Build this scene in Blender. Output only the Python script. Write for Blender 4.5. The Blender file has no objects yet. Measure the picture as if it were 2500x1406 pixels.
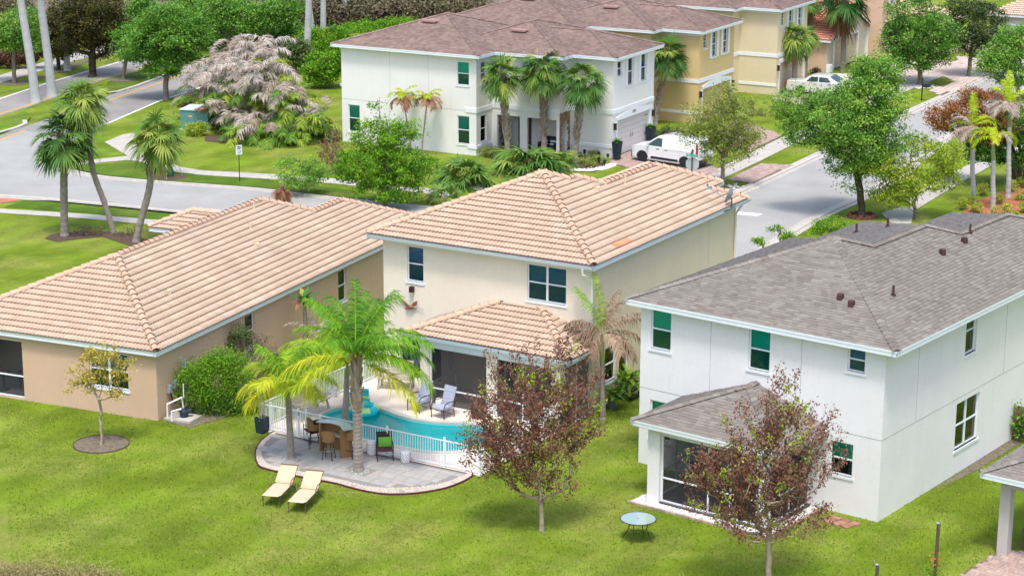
import bpy, math, random
import numpy as np
from mathutils import Matrix, Vector
R = math.radians
# ------------------------------------------------------------------ camera, world, sun, exposure
scene = bpy.context.scene
CAMH, FPX = 24.5, 5000.0
PITCH, ROLL = R(14.86), R(-0.2)
_f = Vector((0, math.cos(PITCH), -math.sin(PITCH)))
_r = Vector((1, 0, 0))
_d = _f.cross(_r)
_r2 = _r * math.cos(ROLL) + _d * math.sin(ROLL)
_d2 = _d * math.cos(ROLL) - _r * math.sin(ROLL)
cam_data = bpy.data.cameras.new('camera')
cam = bpy.data.objects.new('camera', cam_data)
scene.collection.objects.link(cam)
cam_data.sensor_width = 36.0
cam_data.lens = FPX / 2500.0 * 36.0
cam_data.clip_end = 3000.0
cam.matrix_world = Matrix((( _r2.x, -_d2.x, -_f.x, 0), (_r2.y, -_d2.y, -_f.y, 0), (_r2.z, -_d2.z, -_f.z, CAMH), (0, 0, 0, 1)))
scene.camera = cam
SUN_DIR = Vector((-0.03, -0.50, 1.15)).normalized()
world = bpy.data.worlds.new('World')
scene.world = world
world.use_nodes = True
nt = world.node_tree
nt.nodes.clear()
sky = nt.nodes.new('ShaderNodeTexSky')
sky.sky_type = 'NISHITA'
sky.sun_disc = False
sky.sun_elevation = math.asin(SUN_DIR.z)
sky.sun_rotation = math.atan2(SUN_DIR.x, SUN_DIR.y)
sky.air_density = 1.0
sky.dust_density = 3.5
sky.ozone_density = 1.0
bg = nt.nodes.new('ShaderNodeBackground')
bg.inputs['Strength'].default_value = 0.15
wo = nt.nodes.new('ShaderNodeOutputWorld')
nt.links.new(sky.outputs[0], bg.inputs[0])
nt.links.new(bg.outputs[0], wo.inputs[0])
sun_data = bpy.data.lights.new('sun', 'SUN')
sun_data.energy = 1.5
sun_data.angle = R(10)
sun_data.color = (1.0, 0.955, 0.89)
sun = bpy.data.objects.new('sun', sun_data)
scene.collection.objects.link(sun)
sun.rotation_euler = SUN_DIR.to_track_quat('Z', 'Y').to_euler()
sun.location = (0, 0, 60)
scene.view_settings.view_transform = 'Standard'
scene.view_settings.look = 'None'
scene.view_settings.gamma = 1.0
scene.view_settings.use_curve_mapping = False
scene.view_settings.exposure = 0.83
scene.cycles.max_bounces = 6
scene.cycles.transparent_max_bounces = 12

# ------------------------------------------------------------------ helpers
rng = np.random.default_rng(7)
random.seed(7)
CAM = np.array([0, 0, CAMH])
_M = np.array([list(_r2), list(_d2), list(_f)])

def at(px, py, z=0.0):
    """point at height z that lies along photo direction px,py"""
    D = _M.T @ np.array([(px - 1250) / FPX, (py - 703) / FPX, 1.0])
    t = (z - CAMH) / D[2]
    return CAM + t * D

def hgt(base, py):
    """height above a ground point whose picture row is py"""
    lo, hi = -5.0, 40.0
    for _ in range(40):
        m = (lo + hi) / 2
        c = _M @ (np.array([base[0], base[1], m]) - CAM)
        if c[1] / c[2] * FPX + 703 > py: lo = m
        else: hi = m
    return lo

def mpp(base):
    """metres per photo pixel at a point"""
    return float((_M @ (np.array(base, float) - CAM))[2]) / FPX

def link(o, parent=None):
    scene.collection.objects.link(o)
    if parent is not None: o.parent = parent
    return o

def tag(o, label=None, cat=None, group=None, kind=None):
    if label: o['label'] = label
    if cat: o['category'] = cat
    if group: o['group'] = group
    if kind: o['kind'] = kind
    return o

def thing(name, loc, label, cat, group=None, rz=0.0):
    o = bpy.data.objects.new(name, None)
    o.empty_display_size = 0.3
    link(o)
    o.location = loc
    o.rotation_euler = (0, 0, rz)
    return tag(o, label, cat, group)

def copy_tree(o, parent=None):
    c = o.copy()
    link(c, parent)
    for ch in list(o.children):
        copy_tree(ch, c)
    return c

def new_mesh(verts, faces, mats, mi=None, tint=None, smooth=False):
    me = bpy.data.meshes.new('mesh')
    V = np.asarray(verts, dtype=np.float32).reshape(-1, 3)
    if isinstance(faces, np.ndarray):
        n, k = faces.shape
        me.vertices.add(len(V)); me.vertices.foreach_set('co', V.ravel())
        me.loops.add(n * k); me.loops.foreach_set('vertex_index', faces.astype(np.int32).ravel())
        me.polygons.add(n)
        me.polygons.foreach_set('loop_start', np.arange(0, n * k, k, dtype=np.int32))
        me.polygons.foreach_set('loop_total', np.full(n, k, dtype=np.int32))
        me.update(calc_edges=True)
    else:
        me.from_pydata(V.tolist(), [], faces)
        n = len(faces)
    for m in (mats if isinstance(mats, (list, tuple)) else [mats]):
        me.materials.append(m)
    if mi is not None: me.polygons.foreach_set('material_index', np.asarray(mi, dtype=np.int32))
    if tint is not None:
        a = me.attributes.new('tint', 'FLOAT', 'FACE')
        a.data.foreach_set('value', np.asarray(tint, dtype=np.float32))
    if smooth: me.polygons.foreach_set('use_smooth', np.ones(n, dtype=bool))
    me.update()
    return me

def obj(name, me, parent=None, loc=None, rot=None, label=None, kind=None):
    o = bpy.data.objects.new(name, me)
    link(o, parent)
    if loc is not None: o.location = loc
    if rot is not None: o.rotation_euler = rot
    if label: o['label'] = label
    if kind: o['kind'] = kind
    return o

class MB:
    def __init__(s): s.v, s.f, s.m, s.t = [], [], [], []
    def add(s, V, Fs, m=0, t=0.5):
        b = len(s.v)
        s.v += [tuple(p) for p in V]
        for f in Fs:
            s.f.append(tuple(i + b for i in f)); s.m.append(m); s.t.append(t)
        return s
    def box(s, c, d, m=0, rz=0.0, t=0.5, rx=0.0, ry=0.0):
        x, y, z = [q / 2 for q in d]
        V = [(i * x, j * y, k * z) for i in (-1, 1) for j in (-1, 1) for k in (-1, 1)]
        if rx or ry or rz:
            M = Matrix.Rotation(rz, 3, 'Z') @ Matrix.Rotation(ry, 3, 'Y') @ Matrix.Rotation(rx, 3, 'X')
            V = [tuple(M @ Vector(p)) for p in V]
        V = [(p[0] + c[0], p[1] + c[1], p[2] + c[2]) for p in V]
        return s.add(V, [(0, 1, 3, 2), (4, 6, 7, 5), (0, 4, 5, 1), (2, 3, 7, 6), (0, 2, 6, 4), (1, 5, 7, 3)], m, t)
    def bx(s, x0, x1, y0, y1, z0, z1, m=0, t=0.5):
        return s.box(((x0 + x1) / 2, (y0 + y1) / 2, (z0 + z1) / 2), (abs(x1 - x0), abs(y1 - y0), abs(z1 - z0)), m, 0, t)
    def prism(s, poly, z0, z1, m=0, t=0.5):
        n = len(poly)
        a = sum(poly[i][0] * poly[(i + 1) % n][1] - poly[(i + 1) % n][0] * poly[i][1] for i in range(n))
        if a < 0: poly = poly[::-1]
        V = [(p[0], p[1], z0) for p in poly] + [(p[0], p[1], z1) for p in poly]
        Fs = [tuple(range(n, 2 * n)), tuple(range(n - 1, -1, -1))] + [(i, (i + 1) % n, n + (i + 1) % n, n + i) for i in range(n)]
        return s.add(V, Fs, m, t)
    def tube(s, pts, rad, n=6, m=0, t=0.5, cap=True):
        pts = [Vector(p) for p in pts]
        if not hasattr(rad, '__len__'): rad = [rad] * len(pts)
        V, Fs = [], []
        up = None
        for i, p in enumerate(pts):
            d = (pts[min(i + 1, len(pts) - 1)] - pts[max(i - 1, 0)])
            if d.length < 1e-9: d = Vector((0, 0, 1))
            d.normalize()
            if up is None:
                up = d.orthogonal().normalized()
            up = (up - d * up.dot(d))
            if up.length < 1e-6: up = d.orthogonal()
            up.normalize()
            w = d.cross(up)
            for k in range(n):
                a = 2 * math.pi * k / n
                V.append(p + (up * math.cos(a) + w * math.sin(a)) * rad[i])
        for i in range(len(pts) - 1):
            for k in range(n):
                k2 = (k + 1) % n
                Fs.append((i * n + k, i * n + k2, (i + 1) * n + k2, (i + 1) * n + k))
        if cap:
            Fs.append(tuple(range(n - 1, -1, -1)))
            Fs.append(tuple(range((len(pts) - 1) * n, len(pts) * n)))
        return s.add(V, Fs, m, t)
    def lathe(s, prof, n=16, c=(0, 0, 0), m=0, t=0.5, sx=1.0, sy=1.0):
        V, Fs = [], []
        for r, z in prof:
            for k in range(n):
                a = 2 * math.pi * k / n
                V.append((c[0] + r * math.cos(a) * sx, c[1] + r * math.sin(a) * sy, c[2] + z))
        L = len(prof)
        for i in range(L - 1):
            for k in range(n):
                k2 = (k + 1) % n
                Fs.append((i * n + k, i * n + k2, (i + 1) * n + k2, (i + 1) * n + k))
        Fs.append(tuple(range(n - 1, -1, -1)))
        Fs.append(tuple(range((L - 1) * n, L * n)))
        return s.add(V, Fs, m, t)
    def mesh(s, mats, smooth=False):
        return new_mesh(s.v, s.f, mats, s.m, s.t, smooth)
    def build(s, name, mats, parent=None, smooth=False, label=None, kind=None, loc=None, rot=None):
        return obj(name, s.mesh(mats, smooth), parent, loc, rot, label, kind)

# ------------------------------------------------------------------ materials
def lin(c):
    return tuple(((x / 255.0) / 12.92 if x <= 10 else (((x / 255.0) + 0.055) / 1.055) ** 2.4) for x in c) + (1.0,)

def mat(name, cols, rough=0.8, nscale=0.0, namt=0.15, bump=0.0, bscale=60.0, metal=0.0, spec=0.3, tintmix=False, trans=0.0,
        nscale2=0.0, namt2=0.0, coat=0.0):
    """procedural material: cols = one base colour or a list picked by the tint attribute / object random; noise varies it"""
    m = bpy.data.materials.new(name)
    m.use_nodes = True
    N = m.node_tree.nodes; L = m.node_tree.links
    b = N['Principled BSDF']
    b.inputs['Roughness'].default_value = rough
    b.inputs['Metallic'].default_value = metal
    b.inputs['Specular IOR Level'].default_value = spec
    if coat: b.inputs['Coat Weight'].default_value = coat
    if isinstance(cols, tuple): cols = [cols]
    tc = N.new('ShaderNodeTexCoord')
    out = None
    if len(cols) == 1:
        rgb = N.new('ShaderNodeRGB'); rgb.outputs[0].default_value = cols[0][:3] + (1,)
        out = rgb.outputs[0]
    else:
        a = N.new('ShaderNodeAttribute'); a.attribute_name = 'tint'
        oi = N.new('ShaderNodeObjectInfo')
        ad = N.new('ShaderNodeMath'); ad.operation = 'ADD'
        fr = N.new('ShaderNodeMath'); fr.operation = 'FRACT'
        L.new(a.outputs['Fac'], ad.inputs[0])
        if not tintmix: L.new(oi.outputs['Random'], ad.inputs[1]); L.new(ad.outputs[0], fr.inputs[0]); fac = fr.outputs[0]
        else: ad.inputs[1].default_value = 0.0; fac = ad.outputs[0]
        cr = N.new('ShaderNodeValToRGB')
        cr.color_ramp.interpolation = 'LINEAR'
        els = cr.color_ramp.elements
        els[0].color = cols[0][:3] + (1,); els[0].position = 0.0
        els[1].color = cols[-1][:3] + (1,); els[1].position = 1.0
        for i, c in enumerate(cols[1:-1]):
            e = els.new((i + 1) / (len(cols) - 1)); e.color = c[:3] + (1,)
        L.new(fac, cr.inputs[0])
        out = cr.outputs[0]
    for sc, am in ((nscale, namt), (nscale2, namt2)):
        if sc:
            nz = N.new('ShaderNodeTexNoise'); nz.inputs['Scale'].default_value = sc; nz.inputs['Detail'].default_value = 5.0
            nz.inputs['Roughness'].default_value = 0.6
            L.new(tc.outputs['Object'], nz.inputs['Vector'])
            mr = N.new('ShaderNodeMapRange'); mr.inputs['From Min'].default_value = 0.25; mr.inputs['From Max'].default_value = 0.75
            mr.inputs['To Min'].default_value = 1 - am; mr.inputs['To Max'].default_value = 1 + am
            L.new(nz.outputs['Fac'], mr.inputs['Value'])
            vm = N.new('ShaderNodeVectorMath'); vm.operation = 'SCALE'
            L.new(out, vm.inputs[0]); L.new(mr.outputs[0], vm.inputs['Scale'])
            out = vm.outputs[0]
    if 'stucco' in name:
        mp = N.new('ShaderNodeMapping'); mp.inputs['Scale'].default_value = (2.6, 2.6, 0.28); L.new(tc.outputs['Object'], mp.inputs[0])
        nz = N.new('ShaderNodeTexNoise'); nz.inputs['Scale'].default_value = 1.0; nz.inputs['Detail'].default_value = 7.0; nz.inputs['Roughness'].default_value = 0.7; L.new(mp.outputs[0], nz.inputs[0])
        mr = N.new('ShaderNodeMapRange'); mr.inputs['From Min'].default_value = 0.30; mr.inputs['From Max'].default_value = 0.47; mr.inputs['To Min'].default_value = 0.955; mr.inputs['To Max'].default_value = 1.0; L.new(nz.outputs['Fac'], mr.inputs['Value'])
        vm = N.new('ShaderNodeVectorMath'); vm.operation = 'SCALE'; L.new(out, vm.inputs[0]); L.new(mr.outputs[0], vm.inputs['Scale']); out = vm.outputs[0]
    L.new(out, b.inputs['Base Color'])
    if bump:
        nb = N.new('ShaderNodeTexNoise'); nb.inputs['Scale'].default_value = bscale; nb.inputs['Detail'].default_value = 4.0
        L.new(tc.outputs['Object'], nb.inputs['Vector'])
        bp = N.new('ShaderNodeBump'); bp.inputs['Strength'].default_value = bump; bp.inputs['Distance'].default_value = 0.02
        L.new(nb.outputs['Fac'], bp.inputs['Height']); L.new(bp.outputs[0], b.inputs['Normal'])
    if trans:
        tr = N.new('ShaderNodeBsdfTranslucent'); L.new(out, tr.inputs['Color'])
        mx = N.new('ShaderNodeMixShader'); mx.inputs[0].default_value = trans
        L.new(b.outputs[0], mx.inputs[1]); L.new(tr.outputs[0], mx.inputs[2])
        L.new(mx.outputs[0], N['Material Output'].inputs['Surface'])
    return m

def glass_mat(name, tintc, refl=0.12):
    m = bpy.data.materials.new(name); m.use_nodes = True
    N = m.node_tree.nodes; L = m.node_tree.links
    N.remove(N['Principled BSDF'])
    t = N.new('ShaderNodeBsdfTransparent'); t.inputs[0].default_value = tintc[:3] + (1,)
    g = N.new('ShaderNodeBsdfGlossy'); g.inputs['Roughness'].default_value = 0.03; g.inputs['Color'].default_value = (0.9, 0.95, 1, 1)
    fr = N.new('ShaderNodeFresnel'); fr.inputs['IOR'].default_value = 1.5
    ad = N.new('ShaderNodeMath'); ad.operation = 'ADD'; ad.inputs[1].default_value = refl
    mx = N.new('ShaderNodeMixShader')
    L.new(fr.outputs[0], ad.inputs[0]); L.new(ad.outputs[0], mx.inputs[0]); L.new(t.outputs[0], mx.inputs[1]); L.new(g.outputs[0], mx.inputs[2])
    L.new(mx.outputs[0], N['Material Output'].inputs['Surface'])
    return m

def screen_mat(name, dens, col):
    m = bpy.data.materials.new(name); m.use_nodes = True
    N = m.node_tree.nodes; L = m.node_tree.links
    b = N['Principled BSDF']; b.inputs['Base Color'].default_value = col + (1,); b.inputs['Roughness'].default_value = 0.9
    t = N.new('ShaderNodeBsdfTransparent'); mx = N.new('ShaderNodeMixShader'); mx.inputs[0].default_value = dens
    L.new(t.outputs[0], mx.inputs[1]); L.new(b.outputs[0], mx.inputs[2]); L.new(mx.outputs[0], N['Material Output'].inputs['Surface'])
    return m

def grass_mat(name, base, dry, stripes=True):
    m = bpy.data.materials.new(name); m.use_nodes = True
    N = m.node_tree.nodes; L = m.node_tree.links
    b = N['Principled BSDF']; b.inputs['Roughness'].default_value = 0.9; b.inputs['Specular IOR Level'].default_value = 0.1
    tc = N.new('ShaderNodeTexCoord')
    def noise(sc, det=6.0, ro=0.6):
        n = N.new('ShaderNodeTexNoise'); n.inputs['Scale'].default_value = sc; n.inputs['Detail'].default_value = det
        n.inputs['Roughness'].default_value = ro
        L.new(tc.outputs['Object'], n.inputs['Vector']); return n.outputs['Fac']
    def ramp(v, p0, p1, c0, c1):
        r = N.new('ShaderNodeValToRGB'); e = r.color_ramp.elements
        e[0].position = p0; e[1].position = p1; e[0].color = c0; e[1].color = c1
        L.new(v, r.inputs[0]); return r.outputs[0]
    def mix(f, a, c, bt='MIX'):
        x = N.new('ShaderNodeMix'); x.data_type = 'RGBA'; x.blend_type = bt
        if isinstance(f, float): x.inputs[0].default_value = f
        else: L.new(f, x.inputs[0])
        L.new(a, x.inputs[6]); L.new(c, x.inputs[7]); return x.outputs[2]
    wv = N.new('ShaderNodeTexWave'); wv.inputs['Scale'].default_value = 0.16; wv.inputs['Distortion'].default_value = 2.5; wv.inputs['Detail'].default_value = 2; wv.inputs['Detail Scale'].default_value = 0.4
    mpn = N.new('ShaderNodeMapping'); mpn.inputs['Rotation'].default_value = (0, 0, 0.55); L.new(tc.outputs['Object'], mpn.inputs[0]); L.new(mpn.outputs[0], wv.inputs[0])
    c1 = ramp(noise(0.35), 0.38, 0.62, tuple(q * 0.74 for q in base) + (1,), tuple(q * 1.12 for q in base) + (1,))
    rgb = N.new('ShaderNodeRGB'); rgb.outputs[0].default_value = dry + (1,)
    f2 = ramp(noise(0.22, 8.0, 0.7), 0.46, 0.62, (0, 0, 0, 1), (1, 1, 1, 1))
    f3 = ramp(noise(5.0, 5.0, 0.7), 0.35, 0.7, (0.15, 0.15, 0.15, 1), (1, 1, 1, 1))
    ff = N.new('ShaderNodeMath'); ff.operation = 'MULTIPLY'; L.new(f2, ff.inputs[0]); L.new(f3, ff.inputs[1])
    fm = N.new('ShaderNodeMath'); fm.operation = 'MULTIPLY'; fm.inputs[1].default_value = 0.9; L.new(ff.outputs[0], fm.inputs[0])
    c2 = mix(fm.outputs[0], c1, rgb.outputs[0])
    g = ramp(noise(18.0, 6.0, 0.8), 0.3, 0.72, (0.6, 0.63, 0.5, 1), (1.32, 1.3, 1.3, 1))
    c3 = mix(1.0, c2, g, 'MULTIPLY')
    c3 = mix(1.0, c3, ramp(wv.outputs['Fac'], 0.3, 0.7, (0.93, 0.93, 0.93, 1), (1.06, 1.06, 1.04, 1)), 'MULTIPLY')
    L.new(c3, b.inputs['Base Color'])
    bp = N.new('ShaderNodeBump'); bp.inputs['Strength'].default_value = 0.7; bp.inputs['Distance'].default_value = 0.05
    L.new(noise(30.0, 5.0, 0.8), bp.inputs['Height']); L.new(bp.outputs[0], b.inputs['Normal'])
    return m

M = {}
M['grass'] = grass_mat('lawn_grass', (0.165, 0.25, 0.02), (0.34, 0.33, 0.10))
M['grass2'] = grass_mat('front_lawn_grass', (0.145, 0.25, 0.022), (0.29, 0.30, 0.09))
M['grassdark'] = grass_mat('dark_green_lawn_grass', (0.085, 0.17, 0.016), (0.2, 0.21, 0.05))  # darker green grass for median and verges
M['drygrass'] = grass_mat('dry_grass', (0.16, 0.17, 0.05), (0.33, 0.28, 0.14))
M['asphalt'] = mat('pale_asphalt', (0.345, 0.345, 0.335), 0.9, 0.3, 0.14, 0.5, 60, nscale2=14, namt2=0.10)
M['asphalt2'] = mat('grey_asphalt', (0.27, 0.26, 0.25), 0.9, 0.25, 0.18, 0.5, 60, nscale2=14, namt2=0.10)
M['concrete'] = mat('concrete', (0.45, 0.425, 0.39), 0.9, 0.8, 0.12, 0.3, 40, nscale2=9, namt2=0.08)
M['concrete_pool'] = mat('pool_deck_coating', (0.72, 0.63, 0.56), 0.85, 1.2, 0.05, 0.3, 90)
M['kerb'] = mat('kerb_concrete', (0.48, 0.46, 0.42), 0.9, 2.0, 0.15, 0.3, 40)
M['yellow'] = mat('yellow_paint', (0.62, 0.36, 0.06), 0.8, 8, 0.25)
M['white_line'] = mat('white_road_paint', (0.75, 0.75, 0.73), 0.8, 8, 0.15)
M['redpaint'] = mat('red_ramp_tiles', (0.45, 0.17, 0.12), 0.85, 10, 0.2)
M['white'] = mat('white_trim_paint', (0.78, 0.82, 0.86), 0.5, 3, 0.03)
M['fascia'] = mat('white_fascia_paint', (0.74, 0.81, 0.86), 0.5, 3, 0.04)
M['gutter_dark'] = mat('gutter_inside', (0.10, 0.11, 0.13), 0.6)
M['stucco_white'] = mat('white_stucco', (0.79, 0.79, 0.81), 0.92, 0.7, 0.035, 0.45, 28, nscale2=9, namt2=0.03)
M['stucco_pale'] = mat('pale_cream_stucco', (0.78, 0.77, 0.76), 0.92, 0.7, 0.04, 0.45, 28, nscale2=9, namt2=0.03)
M['stucco_cream'] = mat('cream_stucco', (0.79, 0.715, 0.60), 0.92, 0.7, 0.035, 0.45, 28, nscale2=9, namt2=0.03)
M['stucco_tan'] = mat('tan_stucco', (0.60, 0.425, 0.305), 0.92, 0.7, 0.04, 0.45, 28, nscale2=9, namt2=0.03)
M['stucco_yellow'] = mat('yellow_stucco', (0.65, 0.49, 0.24), 0.92, 0.7, 0.04, 0.4, 28)
M['stucco_lightyellow'] = mat('pale_yellow_stucco', (0.68, 0.59, 0.41), 0.92, 0.7, 0.04, 0.4, 28)
M['stucco_peach'] = mat('peach_stucco', (0.64, 0.46, 0.33), 0.92, 0.7, 0.04, 0.4, 28)
M['joint'] = mat('wall_joint', (0.38, 0.37, 0.36), 0.9)
M['teal_glass'] = glass_mat('green_tinted_glass', (0.42, 0.93, 0.86), 0.0)
M['dark_glass'] = glass_mat('dark_tinted_glass', (0.50, 0.72, 0.82), 0.0)
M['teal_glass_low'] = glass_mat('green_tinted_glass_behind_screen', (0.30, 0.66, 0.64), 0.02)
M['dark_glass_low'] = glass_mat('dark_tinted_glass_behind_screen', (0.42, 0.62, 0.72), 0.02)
M['clear_glass'] = glass_mat('clear_glass', (0.72, 0.86, 0.84), 0.12)
M['blind'] = mat('window_blind', (0.62, 0.7, 0.68), 0.7)
M['blind_dark'] = mat('blue_grey_window_blind', (0.55, 0.66, 0.74), 0.7)  # slightly darker, bluer blind colour
M['shade'] = mat('roller_shade', (0.26, 0.60, 0.55), 0.8)
M['room'] = mat('unlit_room_dark', (0.05, 0.055, 0.06), 0.9)  # near-black colour stands in for the unlit depth of the room
M['screen'] = screen_mat('insect_screen', 0.62, (0.03, 0.03, 0.035))
M['tile'] = mat('roof_tile', [(0.475, 0.365, 0.275), (0.50, 0.385, 0.295), (0.485, 0.37, 0.28), (0.53, 0.42, 0.33), (0.465, 0.355, 0.27)], 0.85, 0.5, 0.12, 0.25, 45, nscale2=6, namt2=0.06)
M['tile_orange'] = mat('newer_orange_tile', [(0.55, 0.24, 0.12), (0.62, 0.31, 0.17)], 0.85)
M['tile_butt'] = mat('tile_edge_and_shadow', (0.15, 0.075, 0.05), 0.9)  # brown tile butt, darkened to paint in the shadow gap under each course
M['cap'] = mat('ridge_tile', [(0.54, 0.36, 0.25), (0.60, 0.42, 0.31), (0.56, 0.38, 0.28)], 0.85, 3, 0.08, 0.2, 40)
M['tile_red'] = mat('red_roof_tile', [(0.60, 0.22, 0.15), (0.66, 0.30, 0.21), (0.55, 0.2, 0.13)], 0.85)
M['tile_pink'] = mat('pink_roof_tile', [(0.62, 0.44, 0.33), (0.68, 0.5, 0.4)], 0.85)
M['shingle_grey'] = mat('grey_shingle', [(0.175, 0.15, 0.132), (0.21, 0.185, 0.165), (0.24, 0.216, 0.195), (0.19, 0.165, 0.147), (0.26, 0.24, 0.218), (0.18, 0.158, 0.142)], 0.95, 25, 0.12, nscale2=0.6, namt2=0.08)
M['shingle_brown'] = mat('brown_shingle', [(0.17, 0.115, 0.10), (0.22, 0.155, 0.135), (0.26, 0.19, 0.165), (0.19, 0.125, 0.11)], 0.95, 0.35, 0.22, nscale2=25, namt2=0.12)
M['underlay'] = mat('roof_underlay', (0.12, 0.09, 0.08), 0.95)
M['gravel'] = mat('white_gravel', [(0.46, 0.41, 0.36), (0.58, 0.53, 0.48), (0.36, 0.30, 0.26), (0.62, 0.59, 0.55)], 0.9)
M['gravel_base'] = mat('gravel_bed', (0.36, 0.31, 0.27), 0.95, 30, 0.4, 0.8, 40)
M['mulch'] = mat('brown_mulch', (0.10, 0.065, 0.045), 0.95, 9, 0.5, 0.9, 25, nscale2=40, namt2=0.4)
M['mulch_red'] = mat('red_mulch', (0.36, 0.13, 0.07), 0.95, 9, 0.4, 0.9, 25)
M['soil'] = mat('soil_and_leaf_litter', (0.17, 0.14, 0.105), 0.95, 6, 0.5, 0.9, 25)
M['bark'] = mat('grey_bark', (0.23, 0.19, 0.15), 0.95, 6, 0.35, 0.8, 25)
M['bark_dark'] = mat('dark_bark', (0.075, 0.06, 0.045), 0.95, 6, 0.35, 0.8, 25)
M['bark_pale'] = mat('pale_twig_bark', (0.38, 0.31, 0.23), 0.95, 6, 0.25, 0.5, 25)
M['palm_trunk'] = mat('grey_palm_trunk', (0.27, 0.235, 0.205), 0.95, 5, 0.3, 0.8, 18)
M['royal_trunk'] = mat('pale_royal_palm_trunk', (0.42, 0.43, 0.44), 0.9, 2, 0.18, 0.4, 20)
M['boot'] = mat('palm_boots', [(0.24, 0.16, 0.10), (0.34, 0.27, 0.21), (0.42, 0.37, 0.32)], 0.95)
M['metal_dark'] = mat('dark_bronze_metal', (0.05, 0.035, 0.03), 0.45, metal=0.3)
M['black'] = mat('black_plastic', (0.02, 0.022, 0.026), 0.5)
M['rubber'] = mat('tyre_rubber', (0.025, 0.025, 0.027), 0.85)
M['navy'] = mat('dark_planter', (0.018, 0.035, 0.05), 0.45, 4, 0.15)
M['brown_vent'] = mat('brown_vent_metal', (0.075, 0.04, 0.035), 0.6)
M['vent_cream'] = mat('cream_vent_paint', (0.68, 0.55, 0.38), 0.7, 9, 0.2)
M['grey_metal'] = mat('grey_utility_metal', (0.30, 0.34, 0.37), 0.6, 6, 0.1)
M['pvc'] = mat('white_pvc', (0.75, 0.77, 0.78), 0.4)
M['coping'] = mat('pool_coping', (0.52, 0.50, 0.46), 0.8, 4, 0.1, 0.3, 40)
# ------------------------------------------------------------------ roof generators
def face_basis(kind, pitch):
    c = 1 / math.sqrt(1 + pitch * pitch); s = pitch * c
    return {'front': (np.array([1., 0, 0]), np.array([0, c, s])), 'right': (np.array([0, 1., 0]), np.array([-c, 0, s])),
            'left': (np.array([0, -1., 0]), np.array([c, 0, s])), 'rear': (np.array([-1., 0, 0]), np.array([0, -c, s]))}[kind]

def inside(poly, x, y):
    r = np.zeros(np.shape(x), bool)
    n = len(poly)
    for i in range(n):
        x0, y0 = poly[i]; x1, y1 = poly[(i + 1) % n]
        c = ((y0 > y) != (y1 > y)) & (x < (x1 - x0) * (y - y0) / (y1 - y0 + 1e-12) + x0)
        r ^= c
    return r

def w2l(root):
    return np.array(root.matrix_basis)

SL = 10
def tile_arrays(a0, b0, keep, w, ex, lift=0.0):
    """one roof tile in face coordinates (a along the eave, b up the slope, n out)"""
    V, Fq, mi = [], [], []
    xs = np.linspace(0, w, SL + 1)
    for i in range(SL):
        if not keep[i]: continue
        xa, xb = xs[i], xs[i + 1]
        za = 0.024 * math.cos(2 * math.pi * 2 * xa / w); zb = 0.024 * math.cos(2 * math.pi * 2 * xb / w)
        b = len(V)
        h = 0.072 + lift
        V += [(a0 + xa, b0, h + za), (a0 + xb, b0, h + zb), (a0 + xb, b0 + ex + 0.05, 0.018 + zb), (a0 + xa, b0 + ex + 0.05, 0.018 + za),
              (a0 + xa, b0, h + za - 0.05), (a0 + xb, b0, h + zb - 0.05)]
        Fq += [(b, b + 1, b + 2, b + 3), (b + 4, b + 5, b + 1, b)]
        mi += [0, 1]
    return V, Fq, mi

TILE_ME = {}
def tile_mesh(mt, w, ex):
    k = (mt.name, w, ex)
    if k not in TILE_ME:
        V, Fq, mi = tile_arrays(0, 0, [True] * SL, w, ex)
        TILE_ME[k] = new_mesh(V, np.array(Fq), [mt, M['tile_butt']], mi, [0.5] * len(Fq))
    return TILE_ME[k]

def Rmat(o, e, s):
    n = np.cross(e, s)
    return Matrix(((e[0], s[0], n[0], o[0]), (e[1], s[1], n[1], o[1]), (e[2], s[2], n[2], o[2]), (0, 0, 0, 1)))

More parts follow.
